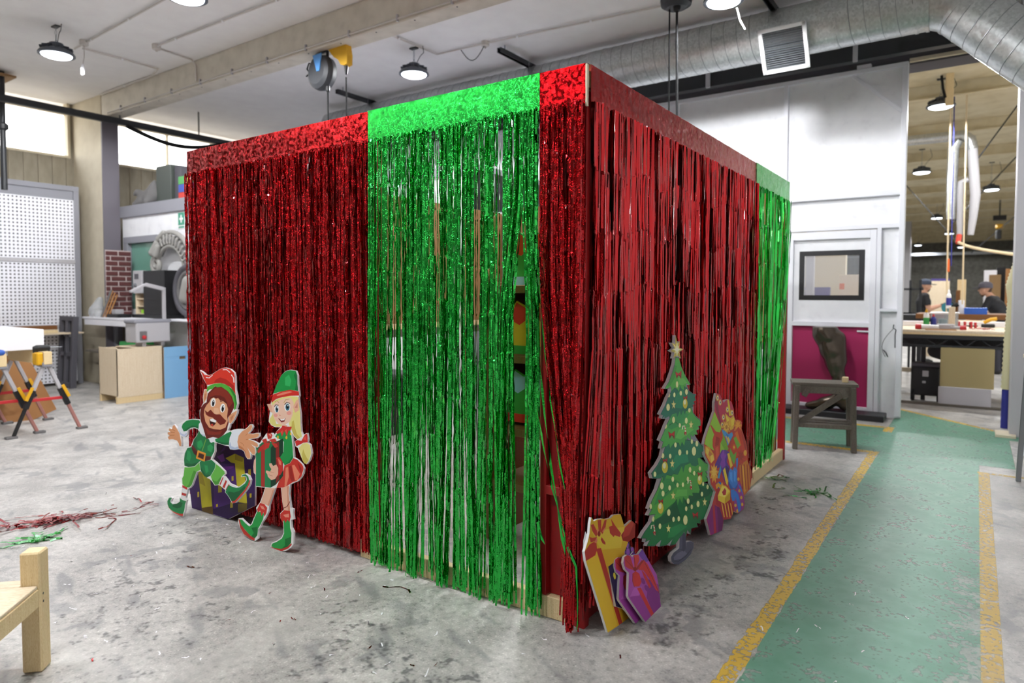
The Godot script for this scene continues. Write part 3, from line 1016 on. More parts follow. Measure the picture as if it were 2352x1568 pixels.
func booth() -> void:
	var L := 3.06
	var D := 3.66
	var H := 2.40
	var still := func(_s, _t): return Vector2.ZERO
	# timber frame
	var fr := thing("booth_frame", "pine frame of the booth, kick boards showing under the foil", "frame", Vector3.ZERO)
	put("front_kick_board", rect(-1.40, -0.11, 0, 0.098, -0.045, -0.002, 0.003), M.pine_side, fr)
	put("kick_board_end", rect(-0.112, -0.085, 0, 0.10, -0.06, -0.004, 0.003), M.pine, fr)
	put("side_kick_board", rect(-0.045, -0.002, 0, 0.098, -D + 0.03, -2.55, 0.003), M.pine, fr)
	for x in [-L + 0.03, -1.325, -0.245]: put("stud", rect(x - 0.022, x + 0.022, 0, H - 0.05, -0.115, -0.06, 0.003), M.brown_ply, fr)
	for z in [-2.59, -3.05, -D + 0.05]: put("stud", rect(-0.115, -0.06, 0, H - 0.05, z - 0.022, z + 0.022, 0.003), M.brown_ply, fr)
	put("top_rail", rect(-L, 0, H - 0.10, H - 0.01, -0.06, -0.012, 0.003), M.pine_side, fr)
	put("top_rail", rect(-0.06, -0.012, H - 0.10, H - 0.01, -D, -0.06, 0.003), M.pine, fr)
	put("corner_strip", rect(-0.002, 0.007, 2.235, H + 0.008, 0.0, 0.014, 0.001), M.cream, fr)
	# painted flats
	var f1 := thing("painted_flat", "red painted board behind the left red fringe", "board", Vector3(-1.30, 0, -0.04))
	put("board", rect(-L + 1.30, 0, 0.0, 2.32, -0.018, 0.0, 0.002), M.red_paint, f1)
	put("board_batten", rect(-L + 1.30, 0, 1.21, 1.27, 0.0, 0.014, 0.002), M.red_paint, f1)
	var f2 := thing("painted_flat", "narrow red painted corner board with cross rails beside the green fringe", "board", Vector3(0, 0, 0))
	put("stile", rect(-0.225, -0.195, 0.10, 2.32, -0.045, 0.0, 0.002), M.red_paint, f2)
	put("stile", rect(-0.085, 0.0, 0.0, 2.32, -0.045, 0.0, 0.002), M.red_paint, f2)
	put("board", rect(-0.195, -0.085, 0.10, 2.32, -0.05, -0.035, 0.001), M.red_paint, f2)
	for y in [1.20, 0.56]: put("cross_rail", rect(-0.195, -0.085, y, y + 0.04, -0.045, 0.004, 0.002), M.red_paint, f2)
	var f3 := thing("painted_flat", "long red painted board behind the right side fringe", "board", Vector3(0, 0, 0))
	put("board", rect(-0.05, -0.03, 0.0, 2.32, -2.57, -0.05, 0.002), M.red_paint, f3)
	put("end_stile", rect(-0.05, 0.006, 0.0, H, -D, -D + 0.045, 0.002), M.red_paint, f3)
	# brown boards closing the rear and the left
	var back := thing("booth_back_wall", "brown boards closing the back of the booth, seen between green strips", "wall", Vector3(0, 0, -D))
	for k in 3: put("board", rect(-L + 0.02 + k * 1.0, -L + 1.0 + k * 1.0, 1.02, H, -0.02, 0.0, 0.002), M.mdf, back)
	put("rail", rect(-L, -0.1, 0.96, 1.02, -0.045, 0.0, 0.003), M.old_timber, back)
	for x in [-L + 0.03, -0.12]: put("post", rect(x - 0.03, x + 0.03, 0, H, -0.075, -0.02, 0.003), M.brown_ply, back)
	var side := thing("booth_side_wall", "brown boards on the left side of the booth above an open gap", "wall", Vector3(-L, 0, 0))
	for k in 2: put("board", rect(-0.012, 0.008, 1.17, H - 0.05, -0.06 - k * 1.8, -1.85 - k * 1.8, 0.002), M.mdf, side)
	put("pale_rail", rect(-0.015, 0.03, 1.12, 1.168, -D + 0.02, -0.06, 0.003), M.pine, side)
	put("dark_rail", rect(-0.015, 0.035, 1.05, 1.12, -D + 0.02, -0.06, 0.003), M.timber_dark, side)
	put("stud", rect(-0.02, 0.03, 0, 1.05, -2.98, -2.93, 0.003), M.brown_ply, side)
	var fc := thing("black_case", "black case standing behind the booth, glimpsed between the green strips", "case", Vector3(-3.75, 0, -2.2))
	put("case_body", bx(Vector3(0, 0.29, 0), Vector3(0.5, 0.58, 1.1), Basis(), 0.02), M.black, fc)
	put("case_lid", bx(Vector3(0, 0.6, 0), Vector3(0.52, 0.05, 1.12), Basis(), 0.015), M.dark_grey, fc)
	# fringe curtains
	var g := "foil fringe curtains on the booth"
	var c := thing("foil_curtain", "wide red foil fringe behind the two elf cutouts", "curtain", Vector3.ZERO, 0.0, g)
	put("header_band", foil_sheet(Vector3(-L, 0, 0), Vector3.RIGHT, Vector3.BACK, L - 1.297, 2.235, H + 0.01, 71), M.red_foil_sheet, c)
	put("fringe", ribbons(620, Vector3(-L, 0, 0.004), Vector3.RIGHT, Vector3.BACK, L - 1.29, 2.26, 0.03, 0.03, 0.010, 0.04, 0.38, 0.24, still, 81, 0.04, 0.03, 0.03, 0.2), M.red_foil_creased, c).set_meta("kind", "stuff")
	c = thing("foil_curtain", "see-through green foil fringe in the middle of the booth front", "curtain", Vector3.ZERO, 0.0, g)
	put("header_band", foil_sheet(Vector3(-1.297, 0, 0.004), Vector3.RIGHT, Vector3.BACK, 1.071, 2.245, H + 0.012, 72), M.green_foil_sheet, c)
	var spread := func(s, t): return Vector2((-0.062 if s > 0.93 and s < 0.985 else 0.034 if s >= 0.985 and s < 1.03 else 0.0) * smoothstep(0.12, 0.45, t) + 0.034 * sin(s * 31.0) * t * t * t + 0.014 * sin(s * 77.0) * t * t, 0.012 * sin(s * 40.0) * t + 0.016 * t)
	put("fringe", ribbons(430, Vector3(-1.292, 0, 0.004), Vector3.RIGHT, Vector3.BACK, 1.06, 2.26, 0.005, 0.03, 0.011, 0.045, 0.38, 0.22, spread, 82, 0.40, 0.03, 0.03, 0.22), M.green_foil_creased, c).set_meta("kind", "stuff")
	for e in [[-0.235, 1.55, -0.045, 0.30, 0.012], [-0.25, 1.2, -0.02, 0.33, 0.009], [-0.225, 1.75, -0.06, 0.62, 0.007], [-0.245, 0.62, -0.16, 0.36, 0.012]]:
		var stray := S()
		var pts := []
		for k in 13:
			var u := k / 12.0
			pts.append(Vector3(lerpf(e[0], e[2], u * u * 0.6 + u * 0.4), lerpf(e[1], e[3], u), 0.04 + 0.03 * u + 0.004 * sin(u * 30.0)))
		for k in 12:
			var w0 := Vector3(e[4] * cos(k * 1.1) * 0.5, 0, e[4] * sin(k * 1.1) * 0.5)
			var w1 := Vector3(e[4] * cos((k + 1) * 1.1) * 0.5, 0, e[4] * sin((k + 1) * 1.1) * 0.5)
			face(stray, [pts[k] - w0, pts[k] + w0, pts[k + 1] + w1, pts[k + 1] - w1], Vector3.BACK)
		put("stray_strand", stray, M.green_foil, c)
	put("pulled_strand", pipe([Vector3(-0.07, 0.42, 0.06), Vector3(-0.03, 0.36, 0.075), Vector3(0.0, 0.3, 0.07), Vector3(0.0, 0.17, 0.06), Vector3(-0.004, 0.02, 0.05)], [0.006, 0.009, 0.007, 0.005, 0.005], 6), M.green_foil, c)
	c = thing("foil_curtain", "narrow red foil fringe at the near corner, gathered towards the floor", "curtain", Vector3.ZERO, 0.0, g)
	put("header_band", foil_sheet(Vector3(-0.226, 0, 0.002), Vector3.RIGHT, Vector3.BACK, 0.226, 2.245, H + 0.011, 73), M.red_foil_sheet, c)
	var gather := func(s, t): return Vector2((0.20 - s) * 0.9 * smoothstep(0.28, 0.95, t), 0.05 * t * t)
	put("fringe", ribbons(95, Vector3(-0.222, 0, 0.004), Vector3.RIGHT, Vector3.BACK, 0.22, 2.26, 0.01, 0.05, 0.009, 0.04, 0.4, 0.24, gather, 83, 0.0, 0.035, 0.03, 0.2), M.red_foil_creased, c).set_meta("kind", "stuff")
	c = thing("foil_curtain", "long red foil fringe on the right side behind the tree cutout", "curtain", Vector3.ZERO, 0.0, g)
	put("header_band", foil_sheet(Vector3(0.0, 0, -0.012), Vector3.FORWARD, Vector3.RIGHT, 2.556, 2.235, H + 0.01, 74), M.red_foil_sheet, c)
	var pull := func(s, t): return Vector2(-maxf(0.0, 0.15 - s) * 0.6 * smoothstep(0.45, 0.9, t) - 0.012 * t * sin(s * 14.0), 0.006 * sin(s * 25.0) * t)
	put("fringe", ribbons(980, Vector3(0.004, 0, -0.02), Vector3.FORWARD, Vector3.RIGHT, 2.55, 2.26, 0.06, 0.10, 0.0105, 0.14, 0.22, 0.10, pull, 84, 0.05, 0.03, 0.035, 0.26), M.red_foil, c).set_meta("kind", "stuff")
	c = thing("foil_curtain", "green foil fringe at the far end of the right side, pulled aside", "curtain", Vector3.ZERO, 0.0, g)
	put("header_band", foil_sheet(Vector3(0.004, 0, -2.568), Vector3.FORWARD, Vector3.RIGHT, 1.045, 2.225, H + 0.012, 75), M.green_foil_sheet, c)
	var aside := func(s, t): return Vector2(-s * 0.48 * t * t - 0.1 * s * t, 0.02 * t)
	put("fringe", ribbons(190, Vector3(0.004, 0, -2.575), Vector3.FORWARD, Vector3.RIGHT, 1.03, 2.25, 0.12, 0.10, 0.0125, 0.11, 0.3, 0.15, aside, 85, 0.22, 0.03, 0.035, 0.28), M.green_foil, c).set_meta("kind", "stuff")
	# shelf with printed toys just inside, seen through the gap in the green strips
	var sh := thing("toy_shelf", "plywood shelf unit inside the booth behind the green fringe", "shelf", Vector3(-0.13, 0, -0.62))
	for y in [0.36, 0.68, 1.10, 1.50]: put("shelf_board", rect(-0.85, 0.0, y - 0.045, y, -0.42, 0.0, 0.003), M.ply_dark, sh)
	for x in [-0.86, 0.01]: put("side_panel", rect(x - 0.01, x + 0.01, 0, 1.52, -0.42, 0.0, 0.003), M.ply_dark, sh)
	put("rear_panel", rect(-0.85, 0.0, 0.7, 1.5, -0.42, -0.41, 0.0), M.black, sh)
	var cols := [["e23a30", "3aa84a", "9fd0f0"], ["3aa84a", "e8c23a", "e23a30"], ["9fd0f0", "3aa84a", "e2502c"]]
	var no := ["lowest", "middle", "upper"]
	for k in 3:
		var y: float = [0.70, 1.10, 1.50][k]
		for j in 2:
			var x := -0.95 + j * 0.40 + 0.01 * k
			var b := thing("toy_cutout", "small printed toy cutout on the %s shelf inside the booth, %s of its pair" % [no[k], "left" if j == 0 else "right"], "cutout", Vector3(x, y, -0.72), 0.0, "toy cutouts on the inside shelf")
			var pr := S()
			prism(pr, P2([0, 0, 0.36, 0, 0.36, 0.08, 0.30, 0.12, 0.32, 0.22, 0.25, 0.30, 0.16, 0.28, 0.10, 0.31, 0.03, 0.22, 0.05, 0.12, 0.0, 0.08]), 0.0, 0.012)
			put("board", pr, mat(cols[k][1], 0.5), b)
			var p2 := S()
			prism(p2, P2([0.0, 0.0, 0.36, 0.0, 0.36, 0.05, 0.0, 0.05]), 0.012, 0.014)
			put("printed_base", p2, mat(cols[k][0], 0.5), b)
			var p3 := S()
			prism(p3, P2([0.05, 0.2, 0.12, 0.17, 0.2, 0.22, 0.3, 0.18, 0.31, 0.23, 0.24, 0.29, 0.16, 0.27, 0.1, 0.3]), 0.012, 0.014)
			put("printed_top", p3, mat(cols[k][2], 0.5), b)

# ------------------------------------------------------------------ printed cutout boards
func fill_poly(im: Image, p: PackedVector2Array, col: Color) -> void:
	var y0 := im.get_height()
	var y1 := 0
	for v in p:
		y0 = mini(y0, int(v.y))
		y1 = maxi(y1, int(v.y) + 1)
	var n := p.size()
	for y in range(maxi(0, y0), mini(im.get_height(), y1 + 1)):
		var yc := y + 0.5
		var xs := []
		for i in n:
			var a := p[i]
			var b := p[(i + 1) % n]
			if (a.y <= yc) != (b.y <= yc): xs.append(a.x + (yc - a.y) / (b.y - a.y) * (b.x - a.x))
		xs.sort()
		for k in range(0, xs.size() - 1, 2):
			var xa := int(round(xs[k]))
			im.fill_rect(Rect2i(xa, y, maxi(1, int(round(xs[k + 1])) - xa), 1), col)

func cutout(art: Dictionary, called: String, label: String, dpi: float, thick: float, push := 0.0, shift := Vector2.ZERO, like: Node3D = null) -> Node3D:
	var u := Vector3(art.u[0], art.u[1], art.u[2])
	var w := Vector3(art.w[0], art.w[1], art.w[2])
	var nrm := u.cross(w)
	var at := Vector3(art.at[0], art.at[1], art.at[2]) + nrm * push + u * shift.x + w * shift.y
	var t: Node3D
	if like:
		t = dup(like, label, Vector3.ZERO)
	else:
		t = thing(called, label, "cutout")
		var out := P2(art.outline)
		for i in out.size(): out[i] *= 0.001
		var lo := out[0]
		var hi := out[0]
		for v in out:
			lo = lo.min(v)
			hi = hi.max(v)
		var back := S()
		prism(back, out, -thick, -0.0008)
		put("foam_board", back, M.foam_edge, t)
		var ss := 2.0
		var W := int((hi.x - lo.x) * dpi)
		var Hh := int((hi.y - lo.y) * dpi)
		var im := Image.create(int(W * ss), int(Hh * ss), false, Image.FORMAT_RGB8)
		im.fill(Color("f2f2f0"))
		for s in art.shapes:
			var q := PackedVector2Array()
			for k in range(0, s[1].size(), 2):
				q.append(Vector2((s[1][k] * 0.001 - lo.x) * dpi * ss, (hi.y - s[1][k + 1] * 0.001) * dpi * ss))
			fill_poly(im, q, Color(s[0]))
		im.resize(W, Hh, Image.INTERPOLATE_BILINEAR)
		var m := mat("e8e8e8" if art.u[0] == 1 else "ffffff", 0.42)
		m.metallic_specular = 0.35
		m.albedo_texture = ImageTexture.create_from_image(im)
		var st := S()
		var idx := Geometry2D.triangulate_polygon(out)
		for i in range(0, idx.size(), 3):
			var tr := [out[idx[i]], out[idx[i + 1]], out[idx[i + 2]]]
			if (tr[1] - tr[0]).cross(tr[2] - tr[0]) > 0: tr = [tr[0], tr[2], tr[1]]
			for v in tr:
				st.set_normal(Vector3.BACK)
				st.set_uv(Vector2((v.x - lo.x) / (hi.x - lo.x), (hi.y - v.y) / (hi.y - lo.y)))
				st.add_vertex(Vector3(v.x, v.y, 0))
		put("printed_face", st, m, t)
	t.transform = Transform3D(Basis(u, w, nrm), at)
	return t

func cutouts() -> void:
	cutout(ART_PURPLE_PRESENT, "present_cutout", "purple present cutout with yellow ribbon behind the bearded elf", 900, 0.012)
	cutout(ART_ELF_MAN, "elf_cutout", "bearded elf cutout with red hat, arms spread, leg kicked up", 1100, 0.012)
	cutout(ART_ELF_GIRL, "elf_cutout", "blonde elf cutout in green and red carrying a green present", 1100, 0.012)
	cutout(ART_TREE, "tree_cutout", "printed Christmas tree cutout with star and lights on a grey stand", 900, 0.018)
	cutout(ART_GIFT_PILE, "gift_pile_cutout", "printed pile of colourful presents, cutout right of the tree", 900, 0.016)
	cutout(ART_YELLOW_PRESENT, "present_cutout", "tall yellow present cutout with red ribbon at the booth corner", 900, 0.012)
	cutout(ART_NAVY_PRESENT, "present_cutout", "navy present cutout with a lilac bow behind the violet ones", 900, 0.012)
	var v := cutout(ART_VIOLET_PRESENT, "present_cutout", "violet present cutout with red bow, front one of the two alike", 900, 0.012)
	cutout(ART_VIOLET_PRESENT, "present_cutout", "violet present cutout with red bow, rear one of the two alike", 900, 0.012, -0.028, Vector2(-0.035, 0.0), v)
	# torn white card hanging in the strips at the corner
	var card := S()
	prism(card, P2([0, 0.02, 0.012, 0.0, 0.02, 0.05, 0.018, 0.10, 0.008, 0.12, 0.0, 0.08]), 0.0, 0.004, Transform3D(Basis(Vector3.UP, 0.6), Vector3(0.035, 0.34, 0.075)))
	one("card_scrap", card, M.white_foam, "torn white card edge caught in the red strips at the corner", "card")
# ------------------------------------------------------------------ duct
func ductwork() -> void:
	var r := 0.255
	var y := 4.23
	var z := -5.1
	var t := thing("air_duct", "fat galvanised spiral air duct running under the ceiling and bending down", "duct", Vector3.ZERO)
	var bend := Vector3(1.07, y, z)
	var dirs := [Vector3.RIGHT, Vector3(cos(PI / 8), -sin(PI / 8), 0), Vector3(cos(PI / 4), -sin(PI / 4), 0)]
	put("straight_run", pipe([Vector3(-7.6, y, z), Vector3(-4.0, y, z), Vector3(-2.7, y, z)], r * 0.965, 40), M.galvanised, t)
	put("straight_run", pipe([Vector3(-2.62, y, z), Vector3(-1.0, y, z), bend - Vector3(0.16, 0, 0)], r, 40), M.galvanised, t)
	var e1 := bend - Vector3(0.16, 0, 0)
	var e2: Vector3 = bend + dirs[2] * 0.16
	put("elbow", pipe([e1, e1 + dirs[0] * 0.07, e2 - dirs[2] * 0.07, e2], r, 40), M.galvanised, t)
	put("sloping_run", pipe([e2, e2 + dirs[2] * 1.4, e2 + dirs[2] * 3.6], r, 40), M.galvanised, t)
	for q in [[e1 - Vector3(0.09, 0, 0), Vector3.RIGHT, 1.0], [e1, Vector3.RIGHT, 1.0], [e2, dirs[2], 1.0], [Vector3(-2.47, y, z), Vector3.RIGHT, 1.0]]:
		put("joint_band", pipe([q[0] - q[1] * 0.014, q[0] + q[1] * 0.014], r + 0.006, 40), M.galvanised, t)
	put("reducer", pipe([Vector3(-2.72, y, z), Vector3(-2.60, y, z)], [r * 0.965 + 0.004, r + 0.002], 40), M.galvanised, t)
	for run in [[Vector3(-7.5, y, z), Vector3.RIGHT, 4.8, r * 0.965], [Vector3(-2.45, y, z), Vector3.RIGHT, 3.25, r], [e2 + dirs[2] * 0.1, dirs[2], 3.3, r]]:
		var pts := []
		var pitch := 0.135
		var d: Vector3 = run[1]
		var o := Vector3(0, 0, 1)
		var p := d.cross(o)
		var n := int(run[2] / pitch * 24)
		for k in n + 1:
			var a := TAU * k / 24.0
			pts.append(run[0] + d * (run[2] * k / n) + (o * cos(a) + p * sin(a)) * (run[3] + 0.001))
		put("spiral_seam", pipe(pts, 0.004, 5), M.steel, t)
	for x in [-6.5, -3.5, -0.5]:
		var wire := S()
		tube(wire, [Vector3(x, y - r, z), Vector3(x, y - r * 0.7, z + r * 0.72), Vector3(x, y, z + r + 0.003), Vector3(x, 4.5, z + r * 0.9)], 0.003, 5)
		put("hanger_wire", wire, M.steel, t)
	put("access_saddle", pipe([Vector3(-0.62, y, z), Vector3(0.14, y, z)], r + 0.004, 40), M.galvanised, t)
	# grille boxes on the duct's flank
	for q in [[Vector3(-0.345, 3.995, -4.885), "square white louvred air grille on the duct beside the lamp"], [Vector3(-4.6, 4.06, -4.89), "white air grille peeping over the green foil header"]]:
		var gr := thing("air_grille", q[1], "grille", q[0], 0.0, "air grilles on the duct")
		gr.rotation.x = 0.605
		var b := S()
		for s in [-1.0, 1.0]:
			add_rect(b, -0.235, 0.235, s * 0.215 - 0.02, s * 0.215 + 0.02, -0.012, 0.012)
			add_rect(b, s * 0.215 - 0.02, s * 0.215 + 0.02, -0.235, 0.235, -0.012, 0.012)
		var gf := put("grille_frame", b, M.white_plastic, gr)
		put("box_back", rect(-0.2, 0.2, -0.2, 0.2, -0.16, -0.14), M.black, gr)
		var sides := S()
		for s in [-1.0, 1.0]:
			add_rect(sides, -0.2, 0.2, s * 0.2 - 0.004, s * 0.2 + 0.004, -0.15, 0.0, 0.0)
			add_rect(sides, s * 0.2 - 0.004, s * 0.2 + 0.004, -0.2, 0.2, -0.15, 0.0, 0.0)
		put("box_side", sides, M.galvanised, gr)
		for k in 18:
			put("louvre", bx(Vector3(0, -0.187 + k * 0.022, -0.006), Vector3(0.395, 0.002, 0.016), Basis(Vector3.RIGHT, 0.6), 0.0), M.steel, gf)
		for k in 2: put("vane", bx(Vector3(0, -0.06 + k * 0.1, -0.05), Vector3(0.39, 0.004, 0.05), Basis(Vector3.RIGHT, 0.3), 0.0), M.black_steel, gr)
	# brackets of the dark beam behind
	for x in [-3.0, -1.55, 0.15]:
		one("beam_bracket", rect(x - 0.02, x + 0.03, 4.1, 4.32, -6.10, -6.06), M.grey_cast, "small pale bracket on the dark beam, %s of three" % ["left", "middle", "right"][[-3.0, -1.55, 0.15].find(x)], "bracket", "beam brackets")

# ------------------------------------------------------------------ things under the ceiling
func conduit(label: String, pts: Array, r := 0.011, clips := true) -> void:
	var t := thing("conduit", label, "conduit", Vector3.ZERO, 0.0, "conduits under the ceiling")
	put("pipe", pipe(pts, r, 8), M.conduit, t)
	if not clips: return
	for i in pts.size() - 1:
		var a: Vector3 = pts[i]
		var b: Vector3 = pts[i + 1]
		var n := int(a.distance_to(b) / 0.9)
		for k in n:
			var p := a.lerp(b, (k + 0.5) / n)
			var d := (b - a).normalized()
			put("clip", pipe([p - d * 0.012, p + d * 0.012], r + 0.006, 8), M.white_plastic, t)

func ceiling_things() -> void:
	var y := 4.526
	conduit("thin conduit past the left lamp towards the beam", [Vector3(-4.0, y, -1.2), Vector3(-8.05, y, -1.37)])
	conduit("thin conduit turning beside the left lamp and running along the beam to the windows", [Vector3(-7.95, y, -1.42), Vector3(-7.94, y, -2.36), Vector3(-8.3, y, -2.46), Vector3(-9.9, y, -2.47)])
	conduit("thin conduit along the middle of the left bay, dropping down the beam", [Vector3(1.5, y, -2.05), Vector3(-7.15, y, -1.91), Vector3(-7.21, y, -2.42), Vector3(-7.22, y - 0.05, -2.48), Vector3(-7.22, 4.27, -2.485)])
	conduit("thin conduit with a box in the right bay leading to the lamp", [Vector3(-4.46, y, -2.76), Vector3(-4.42, y, -4.11), Vector3(-3.7, y, -4.16), Vector3(1.0, y, -4.62)])
	var t := thing("cable_run", "pale cable clipped along the lower edge of the beam", "cable", Vector3.ZERO)
	put("cable", pipe([Vector3(-9.7, 4.23, -2.485), Vector3(-4, 4.235, -2.488), Vector3(3.0, 4.235, -2.488)], 0.010, 8), M.conduit, t)
	for k in 17: put("clip", rect(-9.3 + k * 0.72, -9.28 + k * 0.72, 4.205, 4.275, -2.505, -2.475, 0.002), M.grey_cast, t)
	for p in [[Vector3(-7.13, 4.50, -1.92), "round white junction box on the ceiling in the middle of the left bay"], [Vector3(-7.72, 4.50, -1.34), "round white junction box on the ceiling beside the left lamp"], [Vector3(-3.68, 4.50, -4.16), "white junction box on the ceiling right of the middle lamp"]]:
		var jb := thing("junction_box", p[1], "box", p[0], 0.0, "ceiling junction boxes")
		put("box_body", lathed([Vector2(0.001, -0.01), Vector2(0.045, -0.01), Vector2(0.05, 0.0), Vector2(0.05, 0.05)], 16), M.conduit, jb)
		put("gland", lathed([Vector2(0.012, -0.03), Vector2(0.015, -0.01)], 10), M.conduit, jb)
	var pl := thing("hanging_plug", "white plug dangling on a wire beside the left lamp", "plug", Vector3(-7.55, 4.2, -1.25))
	put("wire", pipe([Vector3(-0.17, 0.30, -0.09), Vector3(-0.08, 0.12, -0.05), Vector3(0, 0.0, 0)], 0.005, 6), M.conduit, pl)
	put("plug_body", lathed([Vector2(0.001, -0.13), Vector2(0.022, -0.12), Vector2(0.024, -0.05), Vector2(0.012, 0.0), Vector2(0.001, 0.01)], 12), M.white_plastic, pl)
	var loop := S()
	var pts := []
	for k in 11:
		var u := k / 10.0
		pts.append(Vector3(lerpf(-4.05, -3.66, u), 4.52 - 0.17 * sin(u * PI), -4.14))
	tube(loop, pts, 0.005, 6)
	one("cable_loop", loop, M.rubber, "black cable loop sagging under the junction box right of the middle lamp", "cable")
	# strut channels that carry the duct
	for q in [[-3.556, "dark strut under the ceiling right of the middle lamp"], [-6.54, "dark strut under the ceiling behind the hose reel"], [-0.47, "dark strut under the ceiling behind the right lamp"]]:
		var s := thing("strut_channel", q[1], "strut", Vector3(q[0], 4.46, -4.9), 0.0, "strut channels above the duct")
		var c := S()
		add_rect(c, -0.03, -0.022, -0.03, 0.03, -0.4, 0.62)
		add_rect(c, 0.022, 0.03, -0.03, 0.03, -0.4, 0.62)
		add_rect(c, -0.03, 0.03, 0.022, 0.03, -0.4, 0.62)
		put("channel", c, M.black_steel, s)
		for z in [-0.35, 0.5]: put("fixing_rod", rect(-0.006, 0.006, 0.03, 0.09, z - 0.006, z + 0.006), M.steel, s)
	# hose reel and yellow bag under the beam
	var h := thing("hose_reel", "grey hose reel with a blue wedge hanging from the beam", "hose reel", Vector3(-4.85, 3.99, -2.62), -0.05)
	var turn := Basis(Vector3.RIGHT, PI / 2)
	var dm := put("drum", lathed([Vector2(0.001, -0.085), Vector2(0.14, -0.085), Vector2(0.185, -0.06), Vector2(0.20, 0.0), Vector2(0.185, 0.06), Vector2(0.14, 0.085), Vector2(0.001, 0.085)], 30, Vector3(0, -0.02, 0), turn), M.reel_grey, h)
	var wedge := S()
	prism(wedge, P2([-0.05, 0.16, 0.11, 0.16, 0.07, -0.03, 0.02, -0.03]), 0.082, 0.094)
	put("blue_label", wedge, M.reel_blue, dm)
	put("bracket", bars([[Vector3(-0.1, 0.21, 0), Vector3(0.1, 0.21, 0)], [Vector3(-0.1, 0.22, 0), Vector3(-0.1, 0.08, 0)], [Vector3(0.1, 0.22, 0), Vector3(0.1, 0.08, 0)]], 0.03, 0.02), M.black_steel, h)
	put("hose_tail", pipe([Vector3(-0.13, 0.1, 0), Vector3(-0.22, 0.13, 0.02), Vector3(-0.26, 0.07, 0.02), Vector3(-0.22, 0.02, 0.01), Vector3(-0.3, 0.0, 0.0)], 0.009, 6), M.rubber, h)
	put("outlet", lathed([Vector2(0.018, -0.06), Vector2(0.024, -0.05), Vector2(0.024, 0.0)], 12, Vector3(0.10, -0.19, 0)), M.black, h)
	put("hose", pipe([Vector3(0.10, -0.22, 0), Vector3(0.105, -1.4, 0), Vector3(0.1, -2.6, 0)], 0.010, 8), M.rubber, h)
	var b := thing("yellow_cover", "yellow cloth cover hanging from the beam beside the hose reel", "cover", Vector3(-4.53, 4.2, -2.64))
	var bag := S()
	prism(bag, P2([-0.19, 0, 0.10, 0, 0.12, -0.11, 0.115, -0.21, 0.06, -0.22, 0.01, -0.20, -0.03, -0.14, -0.10, -0.10]), -0.04, 0.04)
	put("cloth", bag, M.bag_yellow, b)
	put("plug", lathed([Vector2(0.012, -0.31), Vector2(0.018, -0.28), Vector2(0.024, -0.23), Vector2(0.026, -0.20)], 12, Vector3(0.06, 0, 0)), M.black, b)
	put("cable", pipe([Vector3(0.06, -0.34, 0), Vector3(0.06, -1.5, 0), Vector3(0.06, -2.8, 0)], 0.009, 8), M.rubber, b)
	# pendant lead reel above the right side
	var p := thing("pendant_reel", "grey pendant reel at the top edge with two black cables hanging down", "reel", Vector3(-1.22, 4.40, -4.12))
	put("reel_body", lathed([Vector2(0.001, -0.05), Vector2(0.10, -0.05), Vector2(0.15, -0.02), Vector2(0.16, 0.03), Vector2(0.15, 0.15)], 24), M.reel_grey, p)
	put("outlet", lathed([Vector2(0.02, -0.10), Vector2(0.035, -0.09), Vector2(0.04, -0.05)], 14, Vector3(0.02, 0, 0.03)), M.black, p)
	put("cable", pipe([Vector3(0.02, -0.08, 0.03), Vector3(0.035, -1.2, 0.03), Vector3(0.05, -2.9, 0.03)], 0.013, 8), M.rubber, p)
	put("cable", pipe([Vector3(-0.07, -0.04, 0.0), Vector3(-0.065, -1.2, 0.0), Vector3(-0.05, -2.9, 0.0)], 0.009, 8), M.rubber, p)
	one("wire_tail", pipe([Vector3(-0.60, 4.20, -4.1), Vector3(-0.57, 4.08, -4.1), Vector3(-0.52, 3.98, -4.1)], 0.008, 6), M.white_plastic, "short white wire tail hanging beside the right lamp", "wire")
	# black busbar along the windows
	var rail := thing("cable_rail", "black cable rail running past the pilaster in front of the windows", "rail", Vector3(-9.6, 4.10, 0))
	put("rail", rect(-0.045, 0.045, -0.045, 0.05, -4.6, 0.6, 0.012), M.black_steel, rail)
	for z in [-0.9, -2.62, -3.9]: put("hanger", rect(-0.008, 0.008, 0.03, 0.44 if z != -2.62 else 0.1, z - 0.01, z + 0.01), M.black_steel, rail)
	var sag := []
	for k in 15:
		var u := k / 14.0
		sag.append(Vector3(0.04, -0.05 - 0.16 * sin(u * PI) , lerpf(-2.7, -4.3, u)))
	put("sagging_hose", pipe(sag, 0.035, 8), M.rubber, rail)
	var po := thing("dark_pole", "dark upright pipe at the left picture edge before the window", "pipe", Vector3(-9.9, 2.9, -1.19))
	put("pipe", pipe([Vector3(0, 0, 0), Vector3(0, 0.8, 0), Vector3(0, 1.64, 0)], 0.04, 10), M.black_steel, po)
	put("coupling", lathed([Vector2(0.045, -0.05), Vector2(0.07, -0.03), Vector2(0.07, 0.03), Vector2(0.045, 0.05)], 12, Vector3(0, 0.88, 0)), M.black_steel, po)
	one("ceiling_board", rect(-10.5, -9.8, 4.47, 4.5, -1.34, -0.7), M.mdf, "brown board fixed under the ceiling at the left picture edge", "board")

